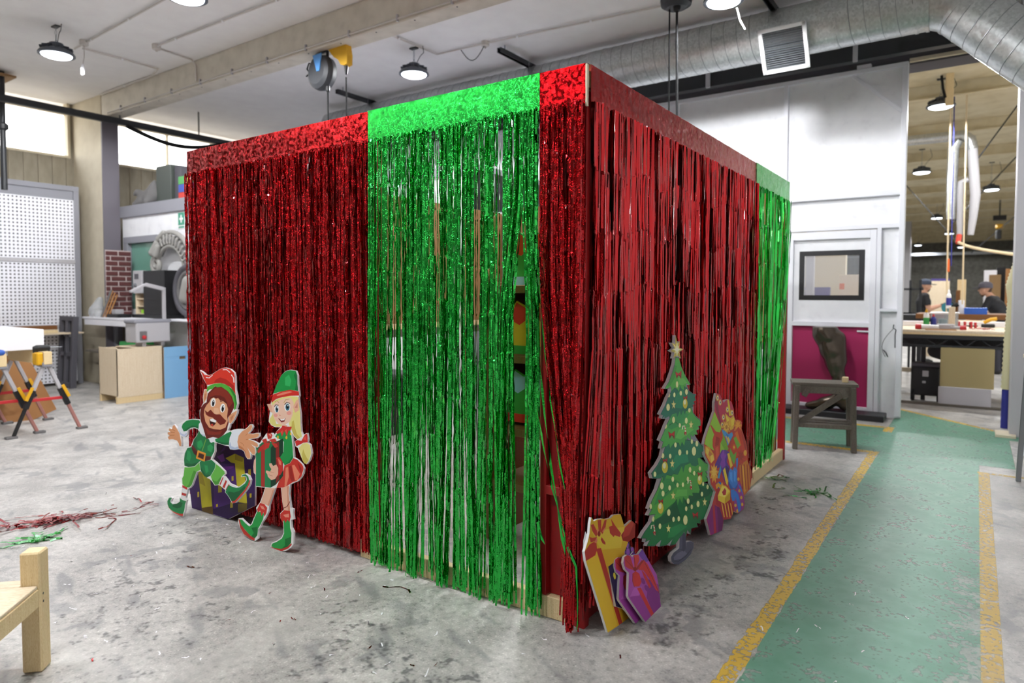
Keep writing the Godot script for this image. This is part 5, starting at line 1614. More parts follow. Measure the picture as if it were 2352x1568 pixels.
func far_hall_things() -> void:
	# workbench in the opening
	var b := thing("far_workbench", "long workbench with dark truss frame just beyond the opening", "bench", Vector3(0, 0, -7.8))
	put("bench_top", rect(-0.6, 2.9, 0.955, 0.985, -1.75, 0.0), M.ply, b)
	put("top_edge", rect(-0.6, 2.9, 0.925, 0.955, -0.02, -0.005), M.pine_side, b)
	put("truss_chord", rect(-0.6, 2.9, 0.87, 0.925, -0.07, -0.02), M.black_steel, b)
	put("truss_chord", rect(-0.6, 2.9, 0.755, 0.79, -0.07, -0.03), M.black_steel, b)
	put("rear_beam", rect(-0.6, 2.9, 0.75, 0.93, -0.35, -0.32), M.black_steel, b)
	for k in 22: put("truss_web", bars([[Vector3(-0.55 + k * 0.15, 0.775, -0.05), Vector3(-0.55 + (k + 1) * 0.15, 0.89, -0.05)] if k % 2 == 0 else [Vector3(-0.55 + k * 0.15, 0.89, -0.05), Vector3(-0.55 + (k + 1) * 0.15, 0.775, -0.05)]], 0.012, 0.012), M.black_steel, b)
	for x in [0.66, 0.78, 1.72]: put("leg", rect(x - 0.025, x + 0.025, 0, 0.9, -0.5, -0.45), M.black_steel, b)
	put("floor_rail", rect(0.1, 2.9, 0.0, 0.03, -0.06, 0.02), M.timber_dark, b)
	one("leaning_panel", rect(0.99, 1.565, 0.255, 0.77, -7.86, -7.83), M.olive, "olive tan board leaning under the far workbench", "board")
	one("leaning_panel", rect(0.975, 1.54, 0.0, 0.25, -7.85, -7.82), M.grey_cast, "grey board standing below the tan one under the far workbench", "board")
	var tb := thing("tool_trolley", "black wheeled tool box under the far workbench", "tool box", Vector3(0.82, 0, -8.25))
	var cb := put("case_body", bx(Vector3(0, 0.28, 0), Vector3(0.33, 0.40, 0.3), Basis(), 0.02), M.black, tb)
	put("lid", bx(Vector3(0, 0.495, 0), Vector3(0.34, 0.05, 0.31), Basis(), 0.012), M.dark_grey, tb)
	for s in [-0.15, 0.15]: put("wheel", lathed([Vector2(0.001, -0.02), Vector2(0.08, -0.02), Vector2(0.085, 0.0), Vector2(0.08, 0.02), Vector2(0.001, 0.02)], 18, Vector3(s, 0.085, 0.12), Basis(Vector3.FORWARD, PI / 2)), M.rubber, tb)
	put("badge", rect(-0.04, 0.03, 0.34, 0.42, 0.15, 0.153), M.grey_cast, cb)
	put("badge", rect(-0.04, 0.0, 0.25, 0.28, 0.15, 0.153), M.grey_cast, cb)
	one("dark_bag", blob([[Vector3(0.9, 0.66, -8.6), Vector3(1.1, 0.62, -8.6), 0.1, 0.12]], 0.025, 0.05), M.dark_grey, "dark bag hanging behind the tool box", "bag")
	one("storage_rail", rect(0.3, 1.2, 0.28, 0.34, -9.3, -9.2), M.cream, "cream rail on the floor behind the tool box", "rail")
	# things on the bench
	var y := 0.985
	bottle("yellow-capped glue bottle with green label on the far bench", Vector3(0.80, y, -8.25), 0.035, 0.27, M.white_plastic, M.yellow, M.bottle_green)
	bottle("dark blue bottle beside the glue bottle on the far bench", Vector3(0.88, y, -8.3), 0.034, 0.2, M.navy, M.red_plastic)
	bottle("white bottle with blue label at the back of the far bench", Vector3(1.0, y + 0.25, -10.0), 0.035, 0.3, M.white_plastic, M.white_plastic, M.navy)
	var tub := thing("clear_tub", "clear storage tub with teal jars on the far bench", "tub", Vector3(1.0, y, -8.55))
	var ts := S()
	add_rect(ts, -0.16, 0.16, 0, 0.2, 0.1, 0.104, 0.0)
	add_rect(ts, -0.16, 0.16, 0, 0.2, -0.104, -0.1, 0.0)
	add_rect(ts, -0.16, -0.156, 0, 0.2, -0.1, 0.1, 0.0)
	add_rect(ts, 0.156, 0.16, 0, 0.2, -0.1, 0.1, 0.0)
	put("tub_wall", ts, M.clear_tub, tub)
	put("tub_lid", rect(-0.17, 0.17, 0.2, 0.22, -0.11, 0.11), M.white_plastic, tub)
	one("teal_jar", lathed([Vector2(0.001, 0.0), Vector2(0.05, 0.0), Vector2(0.052, 0.12), Vector2(0.04, 0.13), Vector2(0.001, 0.13)], 14, Vector3(0.98, y, -8.55)), M.teal, "teal jar standing in the clear tub", "jar")
	one("red_lid_box", rect(0.84, 0.98, y, y + 0.19, -8.8, -8.68), M.red_plastic, "red-topped box behind the dark blue bottle", "box")
	var tu := thing("sealant_tube", "red and white sealant tube lying at the left of the far bench", "tube", Vector3(0.72, y + 0.035, -8.0))
	put("tube_body", pipe([Vector3(0.03, 0, 0), Vector3(0.24, -0.005, 0.02)], 0.032, 12), M.white_plastic, tu)
	put("tube_cap", pipe([Vector3(-0.03, 0.0, 0), Vector3(0.04, 0, 0)], 0.034, 12), M.red_plastic, tu)
	one("grey_case", bx(Vector3(1.03, y + 0.04, -8.05), Vector3(0.2, 0.07, 0.12), Basis(), 0.01), M.grey_cast, "low grey case at the front of the far bench", "case")
	one("ply_offcut", bx(Vector3(1.09, y + 0.15, -8.3), Vector3(0.075, 0.30, 0.02)), M.ply, "upright plywood offcut in the middle of the far bench", "offcut")
	one("paper_sheet", bx(Vector3(0.98, y + 0.006, -7.92), Vector3(0.34, 0.01, 0.14), Basis(Vector3.UP, 0.15)), M.cardboard, "brown card sheet at the front of the far bench", "card")
	var rt := thing("red_drill", "red drill lying at the front of the far bench", "drill", Vector3(1.19, y + 0.03, -8.0))
	put("drill_body", pipe([Vector3(-0.1, 0.0, 0), Vector3(0.02, 0, 0)], 0.022, 10), M.grey_cast, rt)
	put("drill_head", pipe([Vector3(0.0, 0, 0), Vector3(0.07, 0.005, 0)], 0.03, 10), M.red_plastic, rt)
	for k in 3:
		var cl := thing("bar_clamp", "red and black clamp on the far bench, %s of three" % ["left", "middle", "right"][k], "clamp", Vector3(1.20 + k * 0.065, y + 0.03, -8.75), 0.4 * k, "clamps on the far bench")
		put("clamp_bar", rect(-0.07, 0.07, -0.008, 0.008, -0.006, 0.006), M.black, cl)
		put("clamp_jaw", rect(-0.05, -0.02, -0.03, 0.06, -0.012, 0.012), M.red_plastic, cl)
		put("clamp_jaw", rect(0.02, 0.05, -0.03, 0.05, -0.012, 0.012), M.red_plastic, cl)
	var yt := thing("yellow_sander", "small yellow and black power tool on the far bench", "power tool", Vector3(1.50, y, -9.0))
	put("tool_base", bx(Vector3(0, 0.03, 0), Vector3(0.16, 0.05, 0.09), Basis(), 0.01), M.black, yt)
	put("tool_grip", pipe([Vector3(-0.05, 0.07, 0), Vector3(0.03, 0.12, 0), Vector3(0.1, 0.13, 0)], 0.025, 10), M.yellow, yt)
	for q in [[1.35, -9.25, 0.4, "white sheet lying at the right of the far bench"], [0.6, -9.0, 0.35, "white sheet lying at the left of the far bench"], [1.65, -9.3, 0.2, "narrow white strip beside the pillar on the far bench"]]:
		one("white_sheet", bx(Vector3(q[0], y + 0.04, q[1]), Vector3(q[2], 0.07, 0.1)), M.white_foam, q[3], "sheet", "white sheets on the far bench")
	var tin := S()
	var r := RandomNumberGenerator.new()
	r.seed = 5
	for k in 40:
		var c := Vector3(1.46 + r.randfn(0, 0.06), y + 0.012 + r.randf() * 0.025, -7.98 + r.randfn(0, 0.04))
		var a := r.randf() * TAU
		bar(tin, c - Vector3(cos(a), 0.1, sin(a)) * 0.04, c + Vector3(cos(a), 0.1, sin(a)) * 0.04, 0.008, 0.002, Vector3.UP, 0.0)
	tag(put("tinsel_heap", tin, mat("b82038", 0.4)), "heap of red foil scraps at the front of the far bench", "scraps", "", "stuff")
	one("long_plank", rect(1.12, 1.60, y + 0.03, y + 0.08, -9.55, -9.45), M.pine_side, "long pale plank at the back of the far bench", "plank")
	# second bench and what stands behind
	var b2 := thing("rear_workbench", "second plywood workbench farther back in the far hall", "bench", Vector3(0, 0, -10.2))
	put("bench_top", rect(0.55, 2.4, 1.06, 1.14, -1.0, 0), M.brown_ply, b2)
	for x in [0.6, 1.5, 2.3]: put("leg", rect(x - 0.03, x + 0.03, 0, 1.06, -0.1, -0.04), M.black_steel, b2)
	one("blue_crate", rect(1.20, 1.50, 1.14, 1.24, -10.5, -10.25), M.blue_plastic, "flat blue crate on the rear workbench", "crate")
	var mk := thing("mitre_saw", "teal and black saw on the rear workbench", "saw", Vector3(0.98, 1.14, -10.4))
	put("saw_guard", lathed([Vector2(0.001, -0.02), Vector2(0.09, -0.02), Vector2(0.09, 0.02), Vector2(0.001, 0.02)], 18, Vector3(0, 0.1, 0), Basis(Vector3.RIGHT, PI / 2)), M.teal, mk)
	put("saw_base", rect(-0.14, 0.14, 0, 0.03, -0.1, 0.1), M.black, mk)
	put("saw_motor", pipe([Vector3(0.02, 0.1, 0), Vector3(0.14, 0.16, 0)], 0.035, 10), M.black, mk)
	for q in [[0.38, 0.84, 0.0, 1.765, -16.0, "wide pale plywood sheet standing in the far hall"], [1.09, 1.21, 1.14, 1.70, -10.9, "narrow bright plywood sheet behind the rear workbench"], [1.08, 1.14, 1.14, 1.52, -10.6, "brown plank standing upright on the rear workbench"], [1.12, 1.20, 1.14, 1.36, -10.4, "small white panel leaning on the rear workbench"]]:
		var m = [M.ply, M.pine, M.brown_ply, M.white_paint][[1.765, 1.70, 1.52, 1.36].find(q[3])]
		one("standing_sheet", rect(q[0], q[1], q[2], q[3], q[4] - 0.02, q[4]), m, q[5], "sheet", "sheets standing in the far hall")
	one("white_cabinet", rect(1.47, 1.68, 0.0, 1.94, -14.3, -14.0), M.white_paint, "tall white board standing far back near the second man", "board")
	one("tan_board", rect(1.55, 1.74, 0.0, 1.84, -13.7, -13.65), M.ply_dark, "tan board leaning before the tall white board", "board")
	one("tall_board", rect(1.82, 1.98, 0.0, 1.96, -14.0, -13.9), M.cardboard, "tall brown board stack near the pillar in the far hall", "board")
	one("black_cabinet", rect(1.68, 1.82, 0.0, 2.0, -14.5, -14.2), M.black, "black cabinet behind the second man", "cabinet")
	var rkf := thing("black_rack", "black steel rack at the left edge of the far hall view", "rack", Vector3(0.2, 0, -12.0))
	for x in [0.0, 0.14, 0.3]: put("post", rect(x - 0.02, x + 0.02, 0, 1.72, -0.02, 0.02), M.black_steel, rkf)
	for yy in [0.9, 1.1, 1.55]: put("rail", rect(-0.05, 0.35, yy - 0.02, yy + 0.02, -0.02, 0.02), M.black_steel, rkf)
	one("dark_bench", rect(-0.4, 0.9, 0.98, 1.10, -11.6, -11.0), M.black_steel, "dark bench surface beside the first man", "bench")
	one("violet_board", rect(0.28, 0.72, 0.0, 1.90, -20.1, -20.0), M.purple_board, "grey violet board far behind the plywood sheet", "board")
	# duct pipes, cords and hoses hanging in the far hall
	var dp := thing("extraction_pipe", "pale metal extraction pipe crossing and dropping in the far hall", "pipe", Vector3.ZERO)
	put("cross_pipe", pipe([Vector3(-1.5, 4.13, -11), Vector3(0.9, 4.10, -11), Vector3(1.10, 4.10, -11), Vector3(1.21, 4.02, -11), Vector3(1.24, 3.85, -11)], 0.085, 14), M.galvanised, dp)
	put("drop_pipe", pipe([Vector3(1.24, 3.9, -11), Vector3(1.30, 3.1, -11), Vector3(1.28, 2.75, -11), Vector3(1.25, 2.44, -11)], [0.075, 0.075, 0.06, 0.045], 14), M.grey_cast, dp)
	put("drop_pipe", pipe([Vector3(1.05, 4.02, -11), Vector3(0.98, 3.9, -11), Vector3(0.97, 3.4, -11), Vector3(0.97, 2.72, -11)], [0.07, 0.085, 0.08, 0.06], 14), M.galvanised, dp)
	put("drop_pipe", pipe([Vector3(1.20, 3.36, -11), Vector3(1.1, 3.32, -11), Vector3(1.09, 3.1, -11), Vector3(1.10, 2.45, -11)], [0.04, 0.05, 0.05, 0.04], 12), M.grey_cast, dp)
	var hp := []
	for k in 9: hp.append(Vector3(1.096 + 0.85 * k / 8.0, 2.30 - 0.30 * pow(k / 8.0, 0.7), -10.6 + 0.35 * k / 8.0 * 3.0))
	var ch := thing("cream_hose", "cream hose with a red coupling arching towards the pillar", "hose", Vector3.ZERO)
	put("hose", pipe(hp, 0.024, 10), M.hose_cream, ch)
	put("coupling", pipe([Vector3(1.09, 2.29, -10.62), Vector3(1.10, 2.42, -10.7)], 0.04, 10), M.orange_red, ch)
	for q in [[0.955, 4.6, 1.15, 0.012, M.hose_cream, "cream cord hanging left of the pipes in the far hall"], [1.0, 4.6, 1.9, 0.008, M.navy, "thin blue cord hanging beside the cream cord"], [1.16, 4.6, 1.3, 0.011, M.hose_cream, "cream cord hanging right of the pipes in the far hall"]]:
		one("dangling_cord", pipe([Vector3(q[0], q[1], -10), Vector3(q[0] + 0.01, (q[1] + q[2]) / 2, -10), Vector3(q[0] + 0.02, q[2], -10)], q[3], 8), q[4], q[5], "cord", "cords hanging in the far hall")
	one("orange_tag", blob([[Vector3(0.985, 2.0, -10), Vector3(0.985, 1.82, -10), 0.016, 0.02]], 0.01, 0.01), M.orange, "orange tape tied to the left cord in the far hall", "tape")
	for q in [[Vector3(-0.5, 4.6, -16), Vector3(1.0, 2.6, -16), "thin steel stay sloping down right from the partition edge"], [Vector3(2.3, 4.6, -14), Vector3(0.9, 2.9, -14), "long thin steel stay sloping down left before the pipes"], [Vector3(1.9, 4.6, -11), Vector3(1.2, 3.5, -11), "short steel stay meeting the bend of the extraction pipe"], [Vector3(3.2, 4.6, -20), Vector3(1.2, 2.6, -20), "farthest thin steel stay behind the dropping pipes"]]:
		one("stay_rod", pipe([q[0], q[1]], 0.012, 6), M.black_steel, q[2], "stay", "diagonal stays in the far hall")
	var ho := thing("chain_hoist", "yellow and black chain hoist under the far roof", "hoist", Vector3(1.9, 3.55, -24))
	put("trolley", bx(Vector3(0, 0.35, 0), Vector3(0.35, 0.15, 0.2)), M.black, ho)
	put("hanger", bx(Vector3(0, 0.74, 0), Vector3(0.04, 0.66, 0.04)), M.black_steel, ho)
	put("hook_block", bx(Vector3(0, 0.08, 0), Vector3(0.2, 0.14, 0.14), Basis(), 0.03), M.yellow, ho)
	put("chain_bag", bx(Vector3(-0.02, -0.18, 0), Vector3(0.16, 0.3, 0.14), Basis(), 0.03), M.black, ho)
	var lb := thing("timber_hanger", "pale timber hanger holding the nearest far lamp", "timber", Vector3(0.97, 4.2, -9.0))
	put("timber", rect(-0.05, 0.05, -0.05, 0.4, -0.02, 0.02), M.pine, lb)
	put("cable_bundle", pipe([Vector3(-0.1, 0.38, 0.03), Vector3(-0.08, 0.2, 0.04), Vector3(-0.05, 0.06, 0.03)], 0.018, 8), M.rubber, lb)
	# seen through the door window
	one("violet_cabinet", rect(-0.75, -0.30, 0.0, 1.55, -7.6, -7.5), M.purple_board, "violet cabinet seen through the door window", "cabinet")
	one("cream_screen", rect(-1.7, -0.32, 0, 2.5, -9.1, -9.0), M.cream, "cream screen seen through the left of the door window", "screen")
	one("pale_post", rect(-0.55, -0.45, 0.0, 4.0, -7.3, -7.2), M.grey_cast, "pale post seen through the door window", "post")
	one("tan_cupboard", rect(-0.2, 0.05, 0, 1.72, -7.8, -7.6), M.ply, "tan cupboard seen at the right of the door window", "cupboard")
	one("orange_notice", rect(-0.19, -0.13, 1.52, 1.60, -7.6, -7.595), M.orange, "orange notice seen through the door window", "notice")

# ------------------------------------------------------------------ people
func person(label: String, at: Vector3, turn: float, bones: Array, cap_at: Vector3, cap_col: String, peak: Vector3, head: Vector3) -> void:
	var t := thing("person", label, "person", at, turn)
	var m := mat("ffffff", 0.75)
	m.vertex_color_use_as_albedo = true
	put("body", blob(bones, 0.016, 0.03), m, t)
	var c := S()
	lathe(c, [Vector2(0.108, -0.03), Vector2(0.112, 0.0), Vector2(0.105, 0.05), Vector2(0.07, 0.085), Vector2(0.001, 0.1)], 18, cap_at)
	bar(c, cap_at + peak * 0.09 - Vector3(0, 0.02, 0), cap_at + peak * 0.19 - Vector3(0, 0.03, 0), 0.15, 0.012)
	put("cap", c, mat(cap_col, 0.8), t)
	var hair := Color(0.06, 0.035, 0.02)
	var sk := Color(0.55, 0.30, 0.20)
	var f := peak
	var hd := blob([[head + Vector3(0, 0.05, 0) - f * 0.01, head + Vector3(0, -0.03, 0) + f * 0.015, 0.092, 0.075, sk], [head + Vector3(0, -0.07, 0) + f * 0.045, head + Vector3(0, -0.1, 0) + f * 0.04, 0.045, 0.03, hair], [head + f * 0.09 + Vector3(0, 0.01, 0), head + f * 0.105 + Vector3(0, -0.015, 0), 0.012, 0.016, sk], [head + Vector3(f.z, 0, -f.x) * 0.085, head + Vector3(f.z, 0, -f.x) * 0.09 + Vector3(0, -0.03, 0), 0.02, 0.014, sk], [head - Vector3(f.z, 0, -f.x) * 0.085, head - Vector3(f.z, 0, -f.x) * 0.09 + Vector3(0, -0.03, 0), 0.02, 0.014, sk], [head - f * 0.06 + Vector3(0, 0.03, 0), head - f * 0.055 - Vector3(0, 0.03, 0), 0.05, 0.045, hair]], 0.008, 0.015)
	put("head", hd, m, t)
	var eyes := S()
	for s in [-1.0, 1.0]:
		lathe(eyes, [Vector2(0.001, 0.0), Vector2(0.012, -0.004), Vector2(0.014, -0.012)], 8, head + Vector3(0, 0.022, 0) + f * 0.088 + Vector3(f.z, 0, -f.x) * 0.032 * s, Basis(Quaternion(Vector3.UP, f)))
	put("eyes", eyes, M.black, t)

func hand(w: Vector3, d: Vector3, up: Vector3, col: Color) -> Array:
	var s := d.cross(up).normalized()
	var out := [[w, w + d * 0.08, 0.03, 0.035, col]]
	for k in 4:
		var b := w + d * 0.09 + s * (k - 1.5) * 0.019
		var l: float = [0.06, 0.07, 0.066, 0.052][k]
		out.append([b, b + d * l * 0.55 - up * 0.012, 0.010, 0.009, col])
		out.append([b + d * l * 0.55 - up * 0.012, b + d * l * 0.85 - up * 0.04, 0.009, 0.008, col])
	out.append([w + d * 0.03 - s * 0.03, w + d * 0.075 - s * 0.055 - up * 0.01, 0.012, 0.010, col])
	return out

func people() -> void:
	var sk := Color(0.55, 0.30, 0.20)
	var shirt := Color(0.012, 0.012, 0.016)
	var jeans := Color(0.03, 0.03, 0.04)
	var glove := Color(0.02, 0.02, 0.02)
	# first man: faces picture right (local +x), forearms raised before him
	var legs := func(lean: float): return [[Vector3(lean, 0.95, 0.09), Vector3(0.0, 0.52, 0.11), 0.09, 0.062, jeans], [Vector3(0.0, 0.52, 0.11), Vector3(-0.02, 0.09, 0.12), 0.062, 0.045, jeans], [Vector3(-0.04, 0.045, 0.12), Vector3(0.14, 0.04, 0.13), 0.042, 0.035, glove],
		[Vector3(lean, 0.95, -0.09), Vector3(0.02, 0.52, -0.11), 0.09, 0.062, jeans], [Vector3(0.02, 0.52, -0.11), Vector3(0.0, 0.09, -0.12), 0.062, 0.045, jeans], [Vector3(-0.02, 0.045, -0.12), Vector3(0.16, 0.04, -0.13), 0.042, 0.035, glove]]
	var b: Array = legs.call(0.0)
	b.append_array([[Vector3(0, 0.97, 0.06), Vector3(0, 0.97, -0.06), 0.12, 0.12, shirt], [Vector3(0, 0.98, 0), Vector3(0.0, 1.28, 0), 0.125, 0.14, shirt], [Vector3(0, 1.30, 0.08), Vector3(0, 1.30, -0.08), 0.12, 0.12, shirt], [Vector3(0, 1.42, 0.13), Vector3(0, 1.42, -0.13), 0.07, 0.07, shirt], [Vector3(0, 1.42, 0), Vector3(0.02, 1.54, 0), 0.062, 0.055, sk],
		[Vector3(0, 1.42, 0.19), Vector3(0.02, 1.26, 0.23), 0.062, 0.055, shirt], [Vector3(0.02, 1.26, 0.23), Vector3(0.04, 1.13, 0.23), 0.046, 0.042, sk], [Vector3(0.04, 1.13, 0.23), Vector3(0.27, 1.22, 0.20), 0.042, 0.03, sk],
		[Vector3(0, 1.42, -0.19), Vector3(0.06, 1.27, -0.22), 0.062, 0.055, shirt], [Vector3(0.06, 1.27, -0.22), Vector3(0.16, 1.16, -0.2), 0.046, 0.042, sk], [Vector3(0.16, 1.16, -0.2), Vector3(0.42, 1.24, -0.1), 0.042, 0.03, sk]])
	b.append_array(hand(Vector3(0.28, 1.225, 0.20), Vector3(0.95, 0.3, -0.1).normalized(), Vector3(-0.3, 0.95, 0), glove))
	b.append_array(hand(Vector3(0.43, 1.245, -0.1), Vector3(0.9, 0.43, 0.0).normalized(), Vector3(-0.43, 0.9, 0), glove))
	person("man in black t-shirt and dark cap gesturing beside the pale plywood sheet", Vector3(0.43, 0, -14.2), 0.3, b, Vector3(0.03, 1.69, 0), "3a4356", Vector3.RIGHT, Vector3(0.035, 1.63, 0))
	# second man: faces picture left (local -x after the turn), bent over the bench
	var c: Array = legs.call(-0.04)
	c.append_array([[Vector3(-0.04, 0.97, 0.06), Vector3(-0.04, 0.97, -0.06), 0.12, 0.12, shirt], [Vector3(-0.04, 0.98, 0), Vector3(0.08, 1.22, 0), 0.125, 0.14, shirt], [Vector3(0.1, 1.24, 0.08), Vector3(0.1, 1.24, -0.08), 0.12, 0.12, shirt], [Vector3(0.14, 1.36, 0.13), Vector3(0.14, 1.36, -0.13), 0.07, 0.07, shirt], [Vector3(0.15, 1.38, 0), Vector3(0.22, 1.47, 0), 0.06, 0.055, sk],
		[Vector3(0.14, 1.36, 0.19), Vector3(0.2, 1.2, 0.23), 0.062, 0.055, shirt], [Vector3(0.2, 1.2, 0.23), Vector3(0.24, 1.1, 0.22), 0.046, 0.042, sk], [Vector3(0.24, 1.1, 0.22), Vector3(0.42, 0.99, 0.16), 0.042, 0.03, sk],
		[Vector3(0.14, 1.36, -0.19), Vector3(0.2, 1.2, -0.23), 0.062, 0.055, shirt], [Vector3(0.2, 1.2, -0.23), Vector3(0.24, 1.1, -0.22), 0.046, 0.042, sk], [Vector3(0.24, 1.1, -0.22), Vector3(0.42, 0.99, -0.14), 0.042, 0.03, sk]])
	c.append_array(hand(Vector3(0.43, 0.985, 0.16), Vector3(0.9, -0.4, 0).normalized(), Vector3(0.4, 0.9, 0), sk))
	c.append_array(hand(Vector3(0.43, 0.985, -0.14), Vector3(0.9, -0.4, 0).normalized(), Vector3(0.4, 0.9, 0), sk))
	person("man in black t-shirt and grey cap leaning over the bench beside the pillar", Vector3(1.74, 0, -12.6), PI - 0.3, c, Vector3(0.26, 1.60, 0), "5a5660", Vector3.RIGHT, Vector3(0.265, 1.54, 0))

# ------------------------------------------------------------------ scraps of foil on the floor
func strand(r: RandomNumberGenerator, st, a: Vector3, dir: float, length: float, w: float) -> void:
	var p := a
	var d := dir
	var n := maxi(3, int(length / 0.03))
	for k in n:
		d += r.randfn(0, 0.3)
		if r.randf() < 0.06: d += 2.2
		var q := p + Vector3(cos(d), 0, sin(d)) * length / n
		q.y = clampf(p.y + r.randfn(0, 0.005), 0.002, 0.03)
		var s := Vector3(-sin(d), r.randfn(0, 0.4), cos(d)) * w * 0.5
		s.y = clampf(s.y, -0.001, 0.004)
		face(st, [p - s, p + s, q + s, q - s], Vector3.UP)
		p = q

func floor_litter() -> void:
	var r := RandomNumberGenerator.new()
	r.seed = 99
	var red := S()
	for k in 60:
		var u := r.randfn(0.0, 0.5)
		strand(r, red, Vector3(-3.40 + u * 0.16 + r.randfn(0, 0.02), 0.004 + r.randf() * 0.02, 0.70 - u * 0.26 + r.randfn(0, 0.05)), -1.08 + r.randfn(0, 0.22) + PI * (k % 2), 0.12 + r.randf() * 0.16, 0.011)
	tag(put("red_foil_heap", red, M.red_foil), "heap of red foil strips on the floor at the left", "scraps", "", "stuff")
	var grn := S()
	for k in 18: strand(r, grn, Vector3(-3.13 + r.randfn(0, 0.025), 0.004 + r.randf() * 0.02, 0.93 + r.randfn(0, 0.05)), -1.0 + r.randfn(0, 0.2) + PI * (k % 2), 0.1 + r.randf() * 0.1, 0.012)
	tag(put("green_foil_heap", grn, M.green_foil), "small heap of green foil strips beside the red ones", "scraps", "", "stuff")
	var g2 := S()
	for k in 14: strand(r, g2, Vector3(0.44 + r.randfn(0, 0.05), 0.004 + r.randf() * 0.02, -2.71 + r.randfn(0, 0.04)), r.randf() * TAU, 0.16, 0.011)
	strand(r, g2, Vector3(0.19, 0.006, -2.72), -0.1, 0.25, 0.014)
	strand(r, g2, Vector3(0.46, 0.006, -2.70), 0.4, 0.18, 0.014)
	tag(put("green_foil_heap", g2, M.green_foil), "tangle of green foil strips on the floor right of the booth", "scraps", "", "stuff")
	var g3 := S()
	for k in 8: strand(r, g3, Vector3(0.05 + r.randfn(0, 0.04), 0.004 + r.randf() * 0.015, -2.94 + r.randfn(0, 0.02)), r.randfn(0, 0.5), 0.13, 0.011)
	tag(put("green_foil_heap", g3, M.green_foil), "green foil strips at the foot of the side kick board", "scraps", "", "stuff")
	var loose := [[-3.52, 0.19, -0.2, 0.3, "near the bearded elf's boot"], [-3.22, 0.20, -0.6, 0.16, "just left of the bearded elf's foot"], [-3.34, 0.47, -0.7, 0.2, "between the red heap and the elf"], [-3.62, 0.62, -0.5, 0.2, "above the red heap"], [-3.75, 0.98, -0.9, 0.3, "at the left end of the red heap"], [-3.2, 0.50, -0.75, 0.3, "right of the red heap"], [-1.02, 0.20, -0.3, 0.18, "before the kick board of the green fringe"], [-2.05, 0.62, -0.2, 0.05, "alone on the floor in front of the elves"]]
	for q in loose:
		var s := S()
		strand(r, s, Vector3(q[0], 0.004, q[1]), q[2], q[3], 0.009)
		one("loose_foil_strip", s, M.red_foil, "loose red foil strip on the floor " + q[4], "strip", "loose foil strips")
	var fl := S()
	for k in 130:
		var p := Vector3(r.randf_range(-4.2, 1.3), 0.002, r.randf_range(-1.2, 2.0))
		if p.z < 0.05 and p.x < 0.05: p.z = absf(p.z) + 0.1
		strand(r, fl, p, r.randf() * TAU, 0.012 + r.randf() * 0.02, 0.005)
	tag(put("paper_flecks", fl, M.white_foam), "tiny pale flecks scattered over the concrete", "flecks", "", "stuff")
	var rf := S()
	for k in 40:
		var p := Vector3(r.randf_range(-3.9, 0.9), 0.002, r.randf_range(0.1, 1.6))
		strand(r, rf, p, r.randf() * TAU, 0.012 + r.randf() * 0.02, 0.005)
	tag(put("foil_flecks", rf, M.red_foil), "tiny red foil flecks scattered over the concrete", "flecks", "", "stuff")

